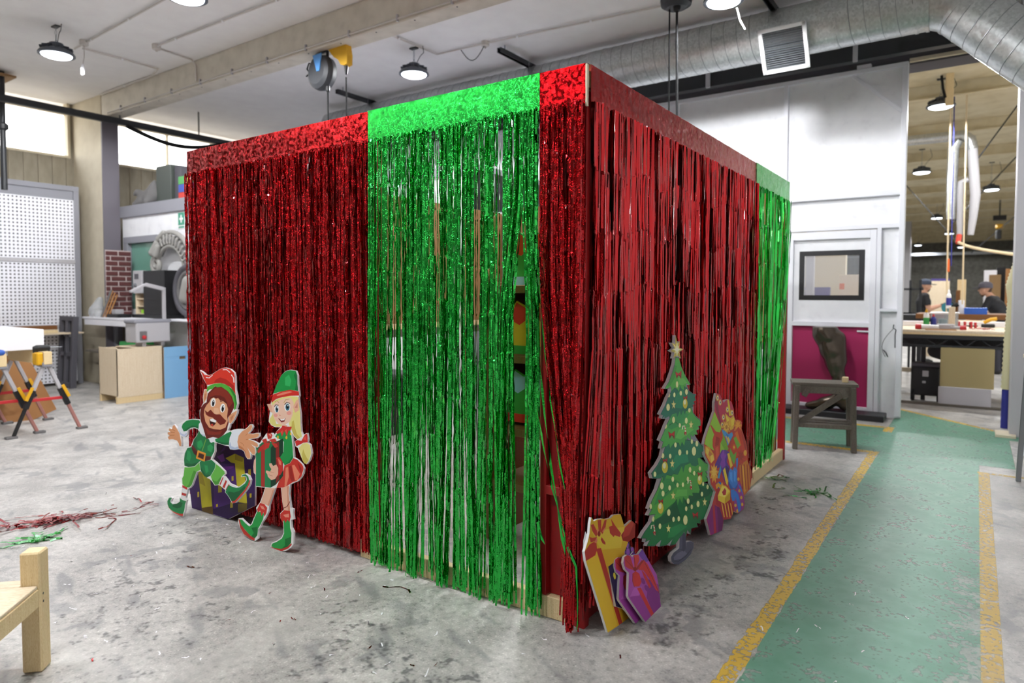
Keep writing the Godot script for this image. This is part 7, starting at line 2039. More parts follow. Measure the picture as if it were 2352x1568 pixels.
const ART_TREE := {"at": [0.088,0.000,-0.950], "u": [0,0,-1], "w": [-0.0262,0.9997,0.0000],
	"outline": [-61,1233,-38,1189,-1,1197,-12,1164,52,1152,-13,1140,12,1105,-32,1123,-17,1112,18,1058,79,1003,155,949,116,949,93,955,127,917,193,892,244,883,223,868,236,849,202,848,215,830,182,831,194,814,189,787,229,763,308,726,314,693,272,695,285,677,236,677,263,649,204,659,283,601,358,562,371,535,322,538,341,502,293,511,375,470,482,431,435,429,452,407,399,408,459,362,400,382,454,340,343,356,427,329,569,285,506,269,582,241,474,242,505,210,443,221,503,157,401,156,383,136,285,150,287,129,226,150,246,122,139,144,126,115,76,151,51,124,47,95,122,79,171,56,170,26,124,4,35,0,-65,9,-128,32,-164,58,-169,84,-137,95,-51,93,-44,145,-109,129,-183,147,-147,169,-228,162,-321,185,-298,212,-383,206,-478,237,-443,255,-493,260,-486,276,-544,294,-502,313,-454,326,-410,339,-416,340,-389,363,-454,379,-418,398,-446,409,-410,441,-339,479,-297,524,-345,533,-392,545,-411,576,-334,600,-271,631,-249,667,-281,671,-257,701,-295,716,-255,744,-209,780,-170,807,-236,815,-236,826,-265,822,-256,836,-285,846,-216,888,-182,918,-142,940,-137,955,-150,970,-173,961,-226,968,-167,998,-120,1041,-83,1081,-65,1123,-98,1113,-78,1141,-133,1156,-77,1166,-117,1197,-67,1186],
	"shapes": [
		["8c8896",[-264,1265,219,1243,775,-272,-604,190]],
		["5a5a6c",[-46,91,-133,92,-165,81,-159,57,-126,33,-67,11,31,-1,119,7,165,29,166,56,122,77,59,90,46,62]],
		["75758a",[19,61,67,26,-31,29,-123,51,-134,71,-76,74]],
		["3c3c4c",[-135,51,-65,25,45,16,134,28,126,33,38,21,-68,30,-134,54]],
		["45455a",[-40,172,52,144,46,62,18,53,-46,86]],
		["5c5c72",[-40,172,-2,160,-7,74,-46,86]],
		["14352c",[-380,352,-450,324,-498,311,-540,294,-481,275,-489,260,-431,254,-474,238,-385,208,-290,212,-316,186,-230,164,-139,170,-178,147,-109,131,-36,148,10,152,25,161,48,127,74,156,123,118,134,146,241,125,219,154,282,132,280,152,377,138,395,158,497,159,438,223,499,212,468,244,576,242,499,271,563,285,427,328,288,370,-18,366]],
		["1f7a45",[-375,350,-444,323,-492,310,-533,294,-474,275,-482,260,-425,254,-468,238,-380,209,-286,212,-312,187,-227,166,-137,171,-176,149,-107,133,-35,149,10,154,24,162,47,129,73,157,121,120,132,148,237,126,216,155,277,133,275,153,371,139,388,159,489,159,430,222,491,211,460,243,566,240,490,269,553,282,420,324,283,365,-18,363]],
		["185e3c",[-371,329,-288,327,-180,339,-89,358,-22,254,-69,267,-171,270,-279,283,-392,295]],
		["185e3c",[29,328,287,346,513,268,424,256,231,281,76,280]],
		["2c9454",[-184,239,-24,219,72,174,-25,176,-130,177,-207,196]],
		["14352c",[-270,528,-335,477,-407,439,-442,409,-408,396,-450,379,-369,361,-412,340,-370,333,-299,330,-245,344,-202,349,-112,355,-77,366,-67,324,-34,357,4,315,15,354,68,317,96,315,103,341,173,318,161,340,272,312,287,328,261,362,329,360,449,342,384,389,453,364,384,413,448,409,431,432,478,431,375,468,280,520,36,525]],
		["57ac4c",[-267,525,-330,476,-401,439,-436,409,-402,396,-444,380,-364,362,-406,342,-365,334,-294,331,-242,345,-199,350,-110,356,-76,366,-66,326,-33,358,4,316,15,354,67,319,95,317,102,341,170,319,158,341,268,313,282,329,257,362,324,360,442,342,377,388,446,364,378,412,440,407,424,430,470,429,369,465,276,517,35,522]],
		["3c9450",[-260,517,-107,478,-16,436,-121,426,-275,410,-378,408,-315,464]],
		["6cc05a",[-64,412,80,378,78,342,-18,366,-111,381]],
		["14352c",[-222,675,-267,630,-330,598,-407,574,-388,546,-343,534,-292,524,-265,529,-250,500,-212,523,-141,503,-118,508,-55,490,6,526,22,484,50,517,135,513,154,495,212,478,265,477,250,516,337,504,315,541,366,536,353,562,283,599,90,652,-100,682]],
		["2c7a5c",[-220,672,-263,628,-326,597,-401,574,-383,547,-338,535,-288,525,-262,529,-247,502,-209,524,-139,504,-116,509,-55,491,5,526,21,485,49,517,133,514,151,496,208,479,260,478,246,516,331,505,309,540,360,536,347,561,278,597,88,649,-99,679]],
		["34946a",[-80,601,87,572,110,523,-12,539,-117,523,-172,556]],
		["256650",[-331,590,-267,617,-215,582,-270,544,-362,552]],
		["14352c",[-135,823,-205,778,-250,743,-290,716,-252,701,-277,671,-236,672,-209,669,-174,678,-164,650,-129,661,-93,669,-34,654,-16,628,9,653,46,624,66,661,85,648,92,666,150,637,145,670,184,650,198,661,259,651,232,679,281,678,268,697,310,695,304,725,229,760,189,785,157,827,23,846]],
		["58b254",[-132,821,-202,776,-247,742,-285,716,-248,701,-273,672,-233,673,-206,670,-172,678,-161,651,-127,662,-92,670,-33,655,-16,630,9,654,45,625,66,662,84,649,91,666,148,638,143,671,181,650,195,662,255,651,229,679,277,678,264,697,305,695,299,724,225,759,186,783,155,824,23,842]],
		["46a05c",[-123,817,22,819,123,786,19,746,-137,745,-194,763]],
		["72c860",[-31,728,120,716,199,689,93,679,-9,670,-81,692]],
		["14352c",[-118,957,-177,916,-212,886,-279,845,-247,836,-261,823,-225,828,-231,816,-169,820,-158,803,-123,822,-64,820,-53,798,-15,824,2,799,34,821,59,795,72,811,123,809,157,822,190,816,177,834,211,832,198,850,232,850,219,868,240,882,193,890,127,915,77,948,-21,986]],
		["2b7660",[-116,955,-175,915,-209,886,-276,845,-244,836,-257,824,-222,829,-228,817,-167,821,-156,804,-121,822,-63,820,-52,799,-15,824,2,800,34,822,58,796,71,812,121,809,154,823,187,816,174,834,207,832,195,850,228,850,215,868,236,881,190,889,125,913,76,946,-21,983]],
		["329068",[-48,926,38,934,75,884,22,832,-75,850,-85,896]],
		["14352c",[-65,1119,-17,1111,18,1058,79,1003,155,949,116,951,84,963,83,938,52,953,57,925,14,942,-10,967,-21,925,-47,944,-83,957,-118,948,-136,941,-130,958,-146,973,-175,963,-220,969,-163,997,-115,1040,-78,1080]],
		["5cb450",[-64,1116,-17,1108,17,1057,77,1002,152,949,113,951,82,964,81,939,50,954,56,926,13,942,-10,967,-21,927,-47,945,-82,958,-117,949,-135,942,-128,959,-145,973,-173,964,-217,969,-161,996,-114,1038,-78,1078]],
		["4aa048",[-78,1076,-49,1069,-81,1010,-140,977,-186,973,-127,1023]],
		["74c660",[-33,1005,53,992,103,963,27,958,-22,968]],
		["22603e",[-170,771,-112,775,-79,774,-32,749,-28,750,-76,776,-114,778,-172,774]],
		["22603e",[-5,745,59,744,98,761,93,763,55,746,-7,747]],
		["1c5a3a",[-262,438,-219,432,-169,437,-173,439,-222,435,-264,441]],
		["1c5a3a",[-133,479,-88,443,-52,426,21,411,84,425,79,428,18,413,-51,428,-83,443,-128,479]],
		["1c5a3a",[106,469,184,431,280,440,275,443,183,434,110,470]],
		["1c5a3a",[-127,254,-45,231,53,255,48,257,-49,234,-127,256]],
		["1c5a3a",[76,270,152,250,245,249,241,252,150,253,76,273]],
		["b8b85a",[-31,969,-35,959,-45,953,-56,954,-65,962,-69,973,-65,984,-55,989,-43,988,-34,980]],
		["f4efb0",[-33,969,-37,960,-45,955,-56,956,-64,963,-67,973,-63,983,-54,988,-44,987,-36,980]],
		["b8b85a",[-147,928,-151,920,-160,916,-171,917,-180,923,-183,932,-179,940,-170,944,-159,943,-150,936]],
		["f4efb0",[-149,928,-153,921,-161,917,-171,918,-178,924,-181,932,-178,939,-170,943,-160,942,-152,936]],
		["b8b85a",[-73,918,-76,911,-85,907,-96,908,-104,914,-107,923,-103,930,-95,934,-84,933,-76,927]],
		["f4efb0",[-75,919,-78,912,-86,908,-95,909,-103,915,-105,922,-102,929,-94,933,-85,932,-77,926]],
		["b8b85a",[22,916,18,908,9,904,-3,906,-13,912,-16,920,-12,928,-2,932,9,931,19,924]],
		["f4efb0",[20,916,17,909,8,905,-3,907,-11,912,-14,920,-11,927,-2,931,9,929,17,924]],
		["b8b85a",[112,912,107,902,95,897,81,899,70,907,66,917,70,927,82,932,96,930,107,922]],
		["f4efb0",[109,912,105,903,94,899,82,901,72,907,68,917,72,926,83,930,95,929,105,922]],
		["b8b85a",[-153,863,-159,852,-172,847,-187,849,-200,858,-204,870,-199,881,-186,887,-170,885,-158,876]],
		["f4efb0",[-156,864,-161,854,-172,849,-186,851,-197,859,-201,870,-197,880,-185,885,-171,883,-160,875]],
		["b8b85a",[150,805,146,797,136,794,123,796,113,802,110,811,114,818,124,821,137,819,147,813]],
		["f4efb0",[148,805,144,798,135,795,124,797,115,803,112,810,115,817,125,820,136,818,145,813]],
		["b8b85a",[-84,787,-89,777,-100,772,-114,774,-125,783,-129,794,-124,804,-113,809,-99,807,-88,799]],
		["f4efb0",[-87,788,-91,778,-101,774,-113,776,-123,783,-126,794,-122,803,-112,807,-100,806,-90,798]],
		["b8b85a",[103,754,98,744,87,739,72,741,61,750,57,761,62,771,74,776,88,773,99,765]],
		["f4efb0",[101,754,96,745,86,741,73,743,63,750,60,761,64,770,74,774,87,772,97,764]],
		["b8b85a",[-196,772,-200,765,-210,761,-223,763,-232,770,-236,779,-232,786,-222,790,-209,788,-200,781]],
		["f4efb0",[-198,773,-202,766,-211,762,-222,764,-231,770,-234,778,-230,785,-221,789,-210,787,-201,781]],
		["b8b85a",[0,745,-4,738,-13,735,-24,737,-33,743,-36,751,-32,758,-23,761,-12,759,-3,753]],
		["f4efb0",[-2,745,-5,739,-14,736,-23,738,-31,743,-34,750,-31,757,-23,760,-13,758,-5,753]],
		["b8b85a",[-66,651,-70,643,-79,640,-91,642,-100,649,-103,658,-99,666,-90,669,-78,667,-69,660]],
		["f4efb0",[-68,651,-71,644,-80,641,-90,643,-98,649,-101,658,-97,665,-89,668,-79,666,-71,660]],
		["b8b85a",[182,624,178,616,168,613,156,615,147,622,144,631,148,639,157,642,169,640,179,633]],
		["f4efb0",[180,624,177,617,168,614,157,616,149,622,146,631,149,638,158,641,169,639,177,633]],
		["b8b85a",[268,596,263,587,250,583,235,586,223,594,219,605,224,615,236,619,251,616,264,608]],
		["f4efb0",[265,597,261,588,249,584,236,587,225,595,221,605,226,614,237,618,251,615,261,607]],
		["b8b85a",[231,561,223,546,204,540,182,544,165,557,158,574,166,589,184,595,206,591,224,578]],
		["f4efb0",[227,561,220,548,203,542,183,546,168,558,162,574,169,587,185,593,205,589,221,577]],
		["b8b85a",[1,598,-4,589,-16,585,-32,588,-44,597,-48,608,-43,617,-30,621,-15,618,-3,609]],
		["f4efb0",[-1,599,-6,590,-17,587,-31,589,-41,597,-45,607,-41,615,-30,619,-16,616,-5,609]],
		["b8b85a",[104,578,100,571,90,568,79,570,70,577,67,585,70,592,80,595,91,593,101,586]],
		["f4efb0",[102,578,98,572,90,569,80,571,71,577,69,585,72,591,80,594,91,592,99,586]],
		["b8b85a",[-238,627,-242,620,-254,617,-267,620,-278,627,-282,636,-277,644,-266,646,-253,644,-242,637]],
		["f4efb0",[-240,628,-244,621,-254,619,-266,621,-276,628,-280,636,-276,642,-266,645,-254,643,-244,636]],
		["b8b85a",[-140,606,-144,599,-154,596,-166,598,-175,605,-179,614,-175,621,-165,624,-153,621,-144,614]],
		["f4efb0",[-143,606,-146,600,-155,597,-165,599,-174,605,-177,613,-173,620,-165,622,-154,620,-146,614]],
		["b8b85a",[-344,556,-348,549,-357,546,-368,548,-377,555,-380,564,-376,572,-367,575,-356,572,-347,565]],
		["f4efb0",[-346,557,-349,550,-358,547,-368,549,-375,556,-378,564,-375,571,-367,574,-357,571,-349,565]],
		["b8b85a",[-108,477,-112,470,-122,466,-134,469,-144,477,-148,487,-144,494,-133,498,-121,495,-111,487]],
		["f4efb0",[-110,478,-113,471,-123,468,-134,470,-143,477,-146,486,-142,493,-133,496,-122,494,-113,487]],
		["b8b85a",[150,472,145,463,134,459,120,462,109,471,105,481,110,490,121,494,135,491,146,482]],
		["f4efb0",[148,472,144,464,133,461,121,464,111,471,107,481,112,489,122,492,134,490,144,482]],
		["b8b85a",[214,438,210,431,199,428,187,431,177,438,173,447,177,455,188,457,200,455,210,447]],
		["f4efb0",[212,439,208,432,198,429,187,432,178,439,175,447,179,453,188,456,199,454,208,447]],
		["b8b85a",[308,445,304,437,293,434,280,437,270,444,266,454,270,461,281,464,294,461,305,454]],
		["f4efb0",[306,445,302,438,292,436,281,438,271,445,268,453,272,460,282,463,293,460,303,453]],
		["b8b85a",[-251,476,-257,466,-270,462,-286,466,-298,476,-303,488,-298,498,-285,502,-269,498,-256,488]],
		["f4efb0",[-254,477,-259,468,-271,464,-285,468,-296,476,-300,487,-295,496,-284,500,-270,497,-258,488]],
		["b8b85a",[-154,442,-158,435,-168,432,-180,435,-190,442,-193,452,-189,460,-179,463,-167,460,-158,452]],
		["f4efb0",[-156,443,-160,436,-169,433,-180,436,-188,443,-191,451,-188,458,-179,461,-168,459,-159,452]],
		["b8b85a",[-242,434,-246,426,-257,423,-270,426,-280,434,-284,445,-280,453,-269,457,-256,453,-245,445]],
		["f4efb0",[-244,435,-248,427,-258,424,-269,427,-279,435,-282,444,-278,452,-268,455,-257,452,-247,444]],
		["b8b85a",[-45,431,-48,424,-58,422,-69,425,-78,431,-81,440,-77,447,-68,450,-57,447,-48,440]],
		["f4efb0",[-47,432,-50,426,-58,423,-68,426,-76,432,-79,440,-76,446,-67,448,-57,446,-49,440]],
		["b8b85a",[35,415,31,408,22,405,10,408,1,415,-3,424,1,431,11,433,23,431,32,424]],
		["f4efb0",[33,415,30,409,21,406,11,409,2,415,-1,423,3,430,11,432,22,430,30,423]],
		["b8b85a",[111,428,107,421,97,418,85,420,76,428,72,437,76,445,86,448,98,445,108,438]],
		["f4efb0",[109,429,106,422,97,419,86,421,78,428,74,437,78,444,87,447,98,444,106,438]],
		["b8b85a",[358,344,355,337,345,334,334,337,324,344,321,352,325,359,335,362,346,360,355,352]],
		["f4efb0",[356,344,353,338,344,335,334,338,326,344,323,352,327,358,335,361,345,358,354,352]],
		["b8b85a",[439,307,434,299,423,297,409,300,398,308,394,318,399,325,410,328,424,325,435,317]],
		["f4efb0",[437,308,432,301,422,298,410,301,400,308,397,317,401,324,411,327,423,324,433,316]],
		["b8b85a",[338,288,334,281,323,278,310,282,299,290,296,299,300,306,311,309,324,306,335,298]],
		["f4efb0",[336,289,332,282,322,280,311,283,301,290,298,298,302,305,311,308,323,305,333,298]],
		["b8b85a",[115,305,110,296,99,293,85,297,74,305,70,316,75,325,86,328,100,325,111,316]],
		["f4efb0",[112,306,108,298,98,295,86,298,76,306,72,316,77,324,87,327,99,323,109,315]],
		["b8b85a",[277,246,271,236,258,233,241,237,228,248,223,260,229,270,242,274,259,269,272,259]],
		["f4efb0",[274,247,269,238,257,235,242,239,230,248,226,259,231,268,243,272,258,268,270,259]],
		["b8b85a",[-404,410,-407,403,-416,400,-426,403,-434,410,-437,419,-433,426,-425,429,-415,427,-407,419]],
		["f4efb0",[-406,411,-409,404,-416,402,-425,404,-432,411,-435,419,-432,425,-424,428,-415,426,-408,419]],
		["b8b85a",[-165,316,-170,307,-183,303,-198,308,-210,317,-214,329,-209,339,-196,342,-181,338,-169,328]],
		["f4efb0",[-168,317,-172,308,-183,305,-197,309,-207,318,-211,329,-207,337,-196,340,-182,337,-171,328]],
		["b8b85a",[-375,341,-379,333,-388,330,-399,333,-408,341,-411,351,-407,358,-398,361,-387,358,-378,350]],
		["f4efb0",[-377,341,-381,334,-389,332,-398,334,-406,341,-409,350,-405,357,-397,360,-388,357,-380,350]],
		["b8b85a",[80,271,76,264,67,261,55,264,45,272,42,281,46,289,56,292,68,289,77,281]],
		["f4efb0",[78,272,75,265,66,262,55,265,47,272,44,281,48,288,56,290,67,287,75,280]],
		["b8b85a",[168,259,164,251,153,248,141,251,131,259,128,269,132,277,142,280,154,276,164,268]],
		["f4efb0",[166,259,162,252,153,250,142,252,133,260,130,268,134,275,143,278,154,275,162,268]],
		["b8b85a",[-108,264,-111,257,-121,254,-133,257,-142,265,-145,275,-141,283,-132,285,-120,282,-111,274]],
		["f4efb0",[-110,265,-113,258,-122,255,-132,258,-140,266,-143,274,-140,281,-131,284,-121,281,-113,274]],
		["b8b85a",[-32,247,-36,239,-46,236,-59,240,-68,248,-71,258,-67,266,-58,268,-45,265,-36,257]],
		["f4efb0",[-34,248,-38,240,-47,238,-58,241,-66,248,-69,257,-66,264,-57,267,-46,264,-38,257]],
		["b8b85a",[-290,280,-294,272,-303,270,-315,273,-324,281,-327,291,-323,299,-314,302,-302,298,-293,290]],
		["f4efb0",[-292,281,-296,274,-304,271,-314,274,-322,281,-325,290,-322,297,-313,300,-303,297,-295,290]],
		["b8b85a",[82,208,75,193,57,188,35,194,17,210,11,228,19,242,37,248,59,242,76,227]],
		["f4efb0",[78,209,72,196,56,191,36,197,21,210,15,227,22,240,38,245,57,240,73,226]],
		["a8902c",[105,848,100,836,90,828,74,824,58,827,43,834,33,845,30,858,34,870,45,878,60,882,76,880,91,872,101,861]],
		["e4d24a",[103,848,99,837,88,829,74,825,58,828,44,835,35,846,32,858,36,869,46,877,60,881,76,879,90,872,100,861]],
		["f8f4c8",[80,860,78,854,72,850,64,848,55,850,48,853,43,859,41,865,43,871,49,875,56,876,65,875,73,871,78,866]],
		["8e2424",[36,899,68,888,102,894,100,876,96,867,78,880,68,883,51,874,42,885]],
		["c8342e",[39,897,68,888,99,893,95,878,72,885,45,885]],
		["a8902c",[-192,558,-196,545,-209,537,-226,535,-244,539,-260,549,-271,562,-275,576,-271,588,-259,597,-242,599,-223,595,-207,586,-195,573]],
		["e4d24a",[-194,559,-198,546,-210,538,-226,536,-244,540,-259,549,-270,562,-273,575,-269,587,-258,595,-242,598,-224,594,-208,585,-197,572]],
		["f8f4c8",[-220,573,-222,567,-228,563,-237,562,-247,564,-255,569,-261,575,-263,582,-261,588,-254,592,-246,593,-236,591,-227,586,-221,580]],
		["8e2424",[-265,619,-232,606,-199,609,-201,591,-205,582,-223,597,-233,600,-249,593,-259,604]],
		["c8342e",[-262,617,-232,605,-202,608,-206,593,-229,602,-256,604]],
		["a8902c",[326,375,321,363,310,356,293,354,274,358,258,368,247,380,244,394,248,405,260,413,277,415,295,410,311,401,322,388]],
		["e4d24a",[324,375,320,364,308,357,292,355,275,359,260,368,249,380,246,393,250,404,261,411,277,413,294,409,310,401,321,388]],
		["f8f4c8",[299,390,296,384,290,381,281,380,272,382,263,387,258,393,256,399,258,405,264,408,273,409,282,407,291,402,297,396]],
		["8e2424",[245,439,286,422,329,424,326,404,321,394,298,412,286,416,264,409,252,422]],
		["c8342e",[249,436,286,422,324,423,320,407,290,418,257,422]],
		["a8902c",[-257,364,-262,352,-273,345,-289,343,-307,348,-322,358,-333,371,-336,385,-332,396,-321,404,-305,405,-287,401,-271,391,-261,378]],
		["e4d24a",[-259,364,-263,353,-274,346,-290,344,-306,349,-321,358,-331,371,-334,384,-330,395,-319,403,-304,404,-288,400,-273,391,-263,378]],
		["f8f4c8",[-284,379,-286,374,-292,370,-300,370,-309,372,-317,377,-323,384,-325,390,-322,396,-317,399,-308,400,-299,398,-291,393,-285,386]],
		["8e2424",[-327,426,-296,411,-263,413,-265,395,-269,387,-286,402,-296,406,-312,400,-321,411]],
		["c8342e",[-324,424,-296,411,-266,412,-270,398,-293,408,-318,411]],
		["b9a24a",[-100,896,-92,877,-66,873,-87,864,-81,844,-102,858,-123,850,-116,868,-135,882,-110,880]],
		["f3e59a",[-100,891,-94,876,-73,872,-90,865,-85,849,-102,860,-119,854,-113,868,-129,880,-108,878]],
		["b9a24a",[154,751,164,731,193,725,169,716,176,695,153,711,128,703,137,722,115,738,143,734]],
		["f3e59a",[154,746,162,729,185,725,166,718,172,701,153,713,133,707,140,722,122,735,145,732]],
		["b9a24a",[-132,592,-123,572,-97,566,-118,558,-112,538,-133,553,-155,547,-147,564,-167,580,-141,576]],
		["f3e59a",[-132,586,-125,570,-104,565,-121,559,-115,543,-133,555,-151,551,-145,564,-161,577,-140,574]],
		["b9a24a",[-127,423,-118,403,-92,395,-113,388,-106,368,-128,384,-150,379,-142,396,-162,413,-136,407]],
		["f3e59a",[-127,417,-120,401,-98,395,-116,390,-110,373,-128,386,-146,382,-140,396,-156,409,-135,405]],
		["b9a24a",[365,266,375,243,408,234,382,227,390,204,363,223,336,218,345,237,320,256,353,249]],
		["f3e59a",[365,260,373,242,400,234,379,229,385,210,363,225,341,222,349,236,328,252,355,246]],
		["b9a24a",[-196,268,-188,247,-162,239,-183,233,-176,213,-197,230,-219,226,-211,242,-231,259,-205,253]],
		["f3e59a",[-196,262,-189,246,-169,240,-185,235,-180,219,-197,232,-215,229,-209,242,-224,256,-204,250]],
		["8e2424",[-74,1043,-28,1026,19,1039,15,1007,10,992,-15,1013,-29,1017,-52,1001,-65,1018]],
		["c8342e",[-69,1040,-29,1026,14,1037,8,1011,-24,1021,-61,1019]],
		["8e2424",[-183,743,-138,723,-91,732,-94,701,-100,686,-125,709,-139,714,-162,700,-175,718]],
		["c8342e",[-179,739,-138,722,-96,730,-101,705,-134,717,-171,718]],
		["8e2424",[154,232,202,208,251,211,248,181,242,166,216,192,201,199,176,187,163,207]],
		["c8342e",[159,228,202,207,246,210,240,185,206,201,167,207]],
		["f6ead8",[24,718,34,733,48,732,54,713,64,679,81,677,71,712,61,734,21,739,8,722]],
		["cc3a30",[52,728,71,720,77,723,57,730]],
		["cc3a30",[51,714,71,706,76,709,57,716]],
		["cc3a30",[51,699,70,691,76,694,56,701]],
		["cc3a30",[50,686,70,678,75,681,56,688]],
		["8e2424",[42,703,62,694,82,699,80,685,78,678,67,688,62,690,52,683,46,692]],
		["c8342e",[44,701,62,694,80,698,77,686,64,692,48,692]],
		["f6ead8",[98,405,109,419,124,417,130,397,140,362,157,358,147,394,137,417,95,426,82,410]],
		["cc3a30",[127,412,147,403,153,405,133,414]],
		["cc3a30",[127,398,147,389,153,391,133,400]],
		["cc3a30",[126,382,146,374,152,376,132,385]],
		["cc3a30",[126,369,146,360,152,362,132,371]],
		["8e2424",[118,388,138,377,158,380,157,366,154,359,144,370,138,373,127,367,121,376]],
		["c8342e",[120,386,138,377,156,380,154,368,140,374,123,376]],
		["f6ead8",[-414,302,-405,316,-392,314,-387,295,-378,260,-363,256,-372,291,-380,314,-417,323,-428,308]],
		["cc3a30",[-389,309,-372,300,-367,302,-384,311]],
		["cc3a30",[-389,295,-372,286,-367,288,-384,297]],
		["cc3a30",[-390,280,-373,271,-368,273,-385,282]],
		["cc3a30",[-390,267,-373,258,-368,260,-385,269]],
		["8e2424",[-397,285,-380,275,-363,278,-364,264,-366,257,-375,268,-380,271,-389,265,-394,274]],
		["c8342e",[-396,284,-380,275,-364,277,-367,265,-379,272,-392,274]],
		["c8b050",[-61,1233,-38,1189,-1,1197,-12,1164,52,1152,-13,1140,12,1105,-32,1123,-65,1123,-98,1113,-78,1141,-133,1156,-77,1166,-117,1197,-67,1186]],
		["efe39a",[-41,1203,-32,1170,18,1186,-16,1161,43,1150,-17,1148,16,1119,-33,1141,-45,1110,-54,1142,-103,1128,-70,1152,-126,1162,-69,1164,-101,1193,-53,1172]],
		["fffbe0",[-42,1196,-34,1164,1,1153,-34,1147,-45,1116,-53,1148,-86,1159,-52,1165]],
	]}
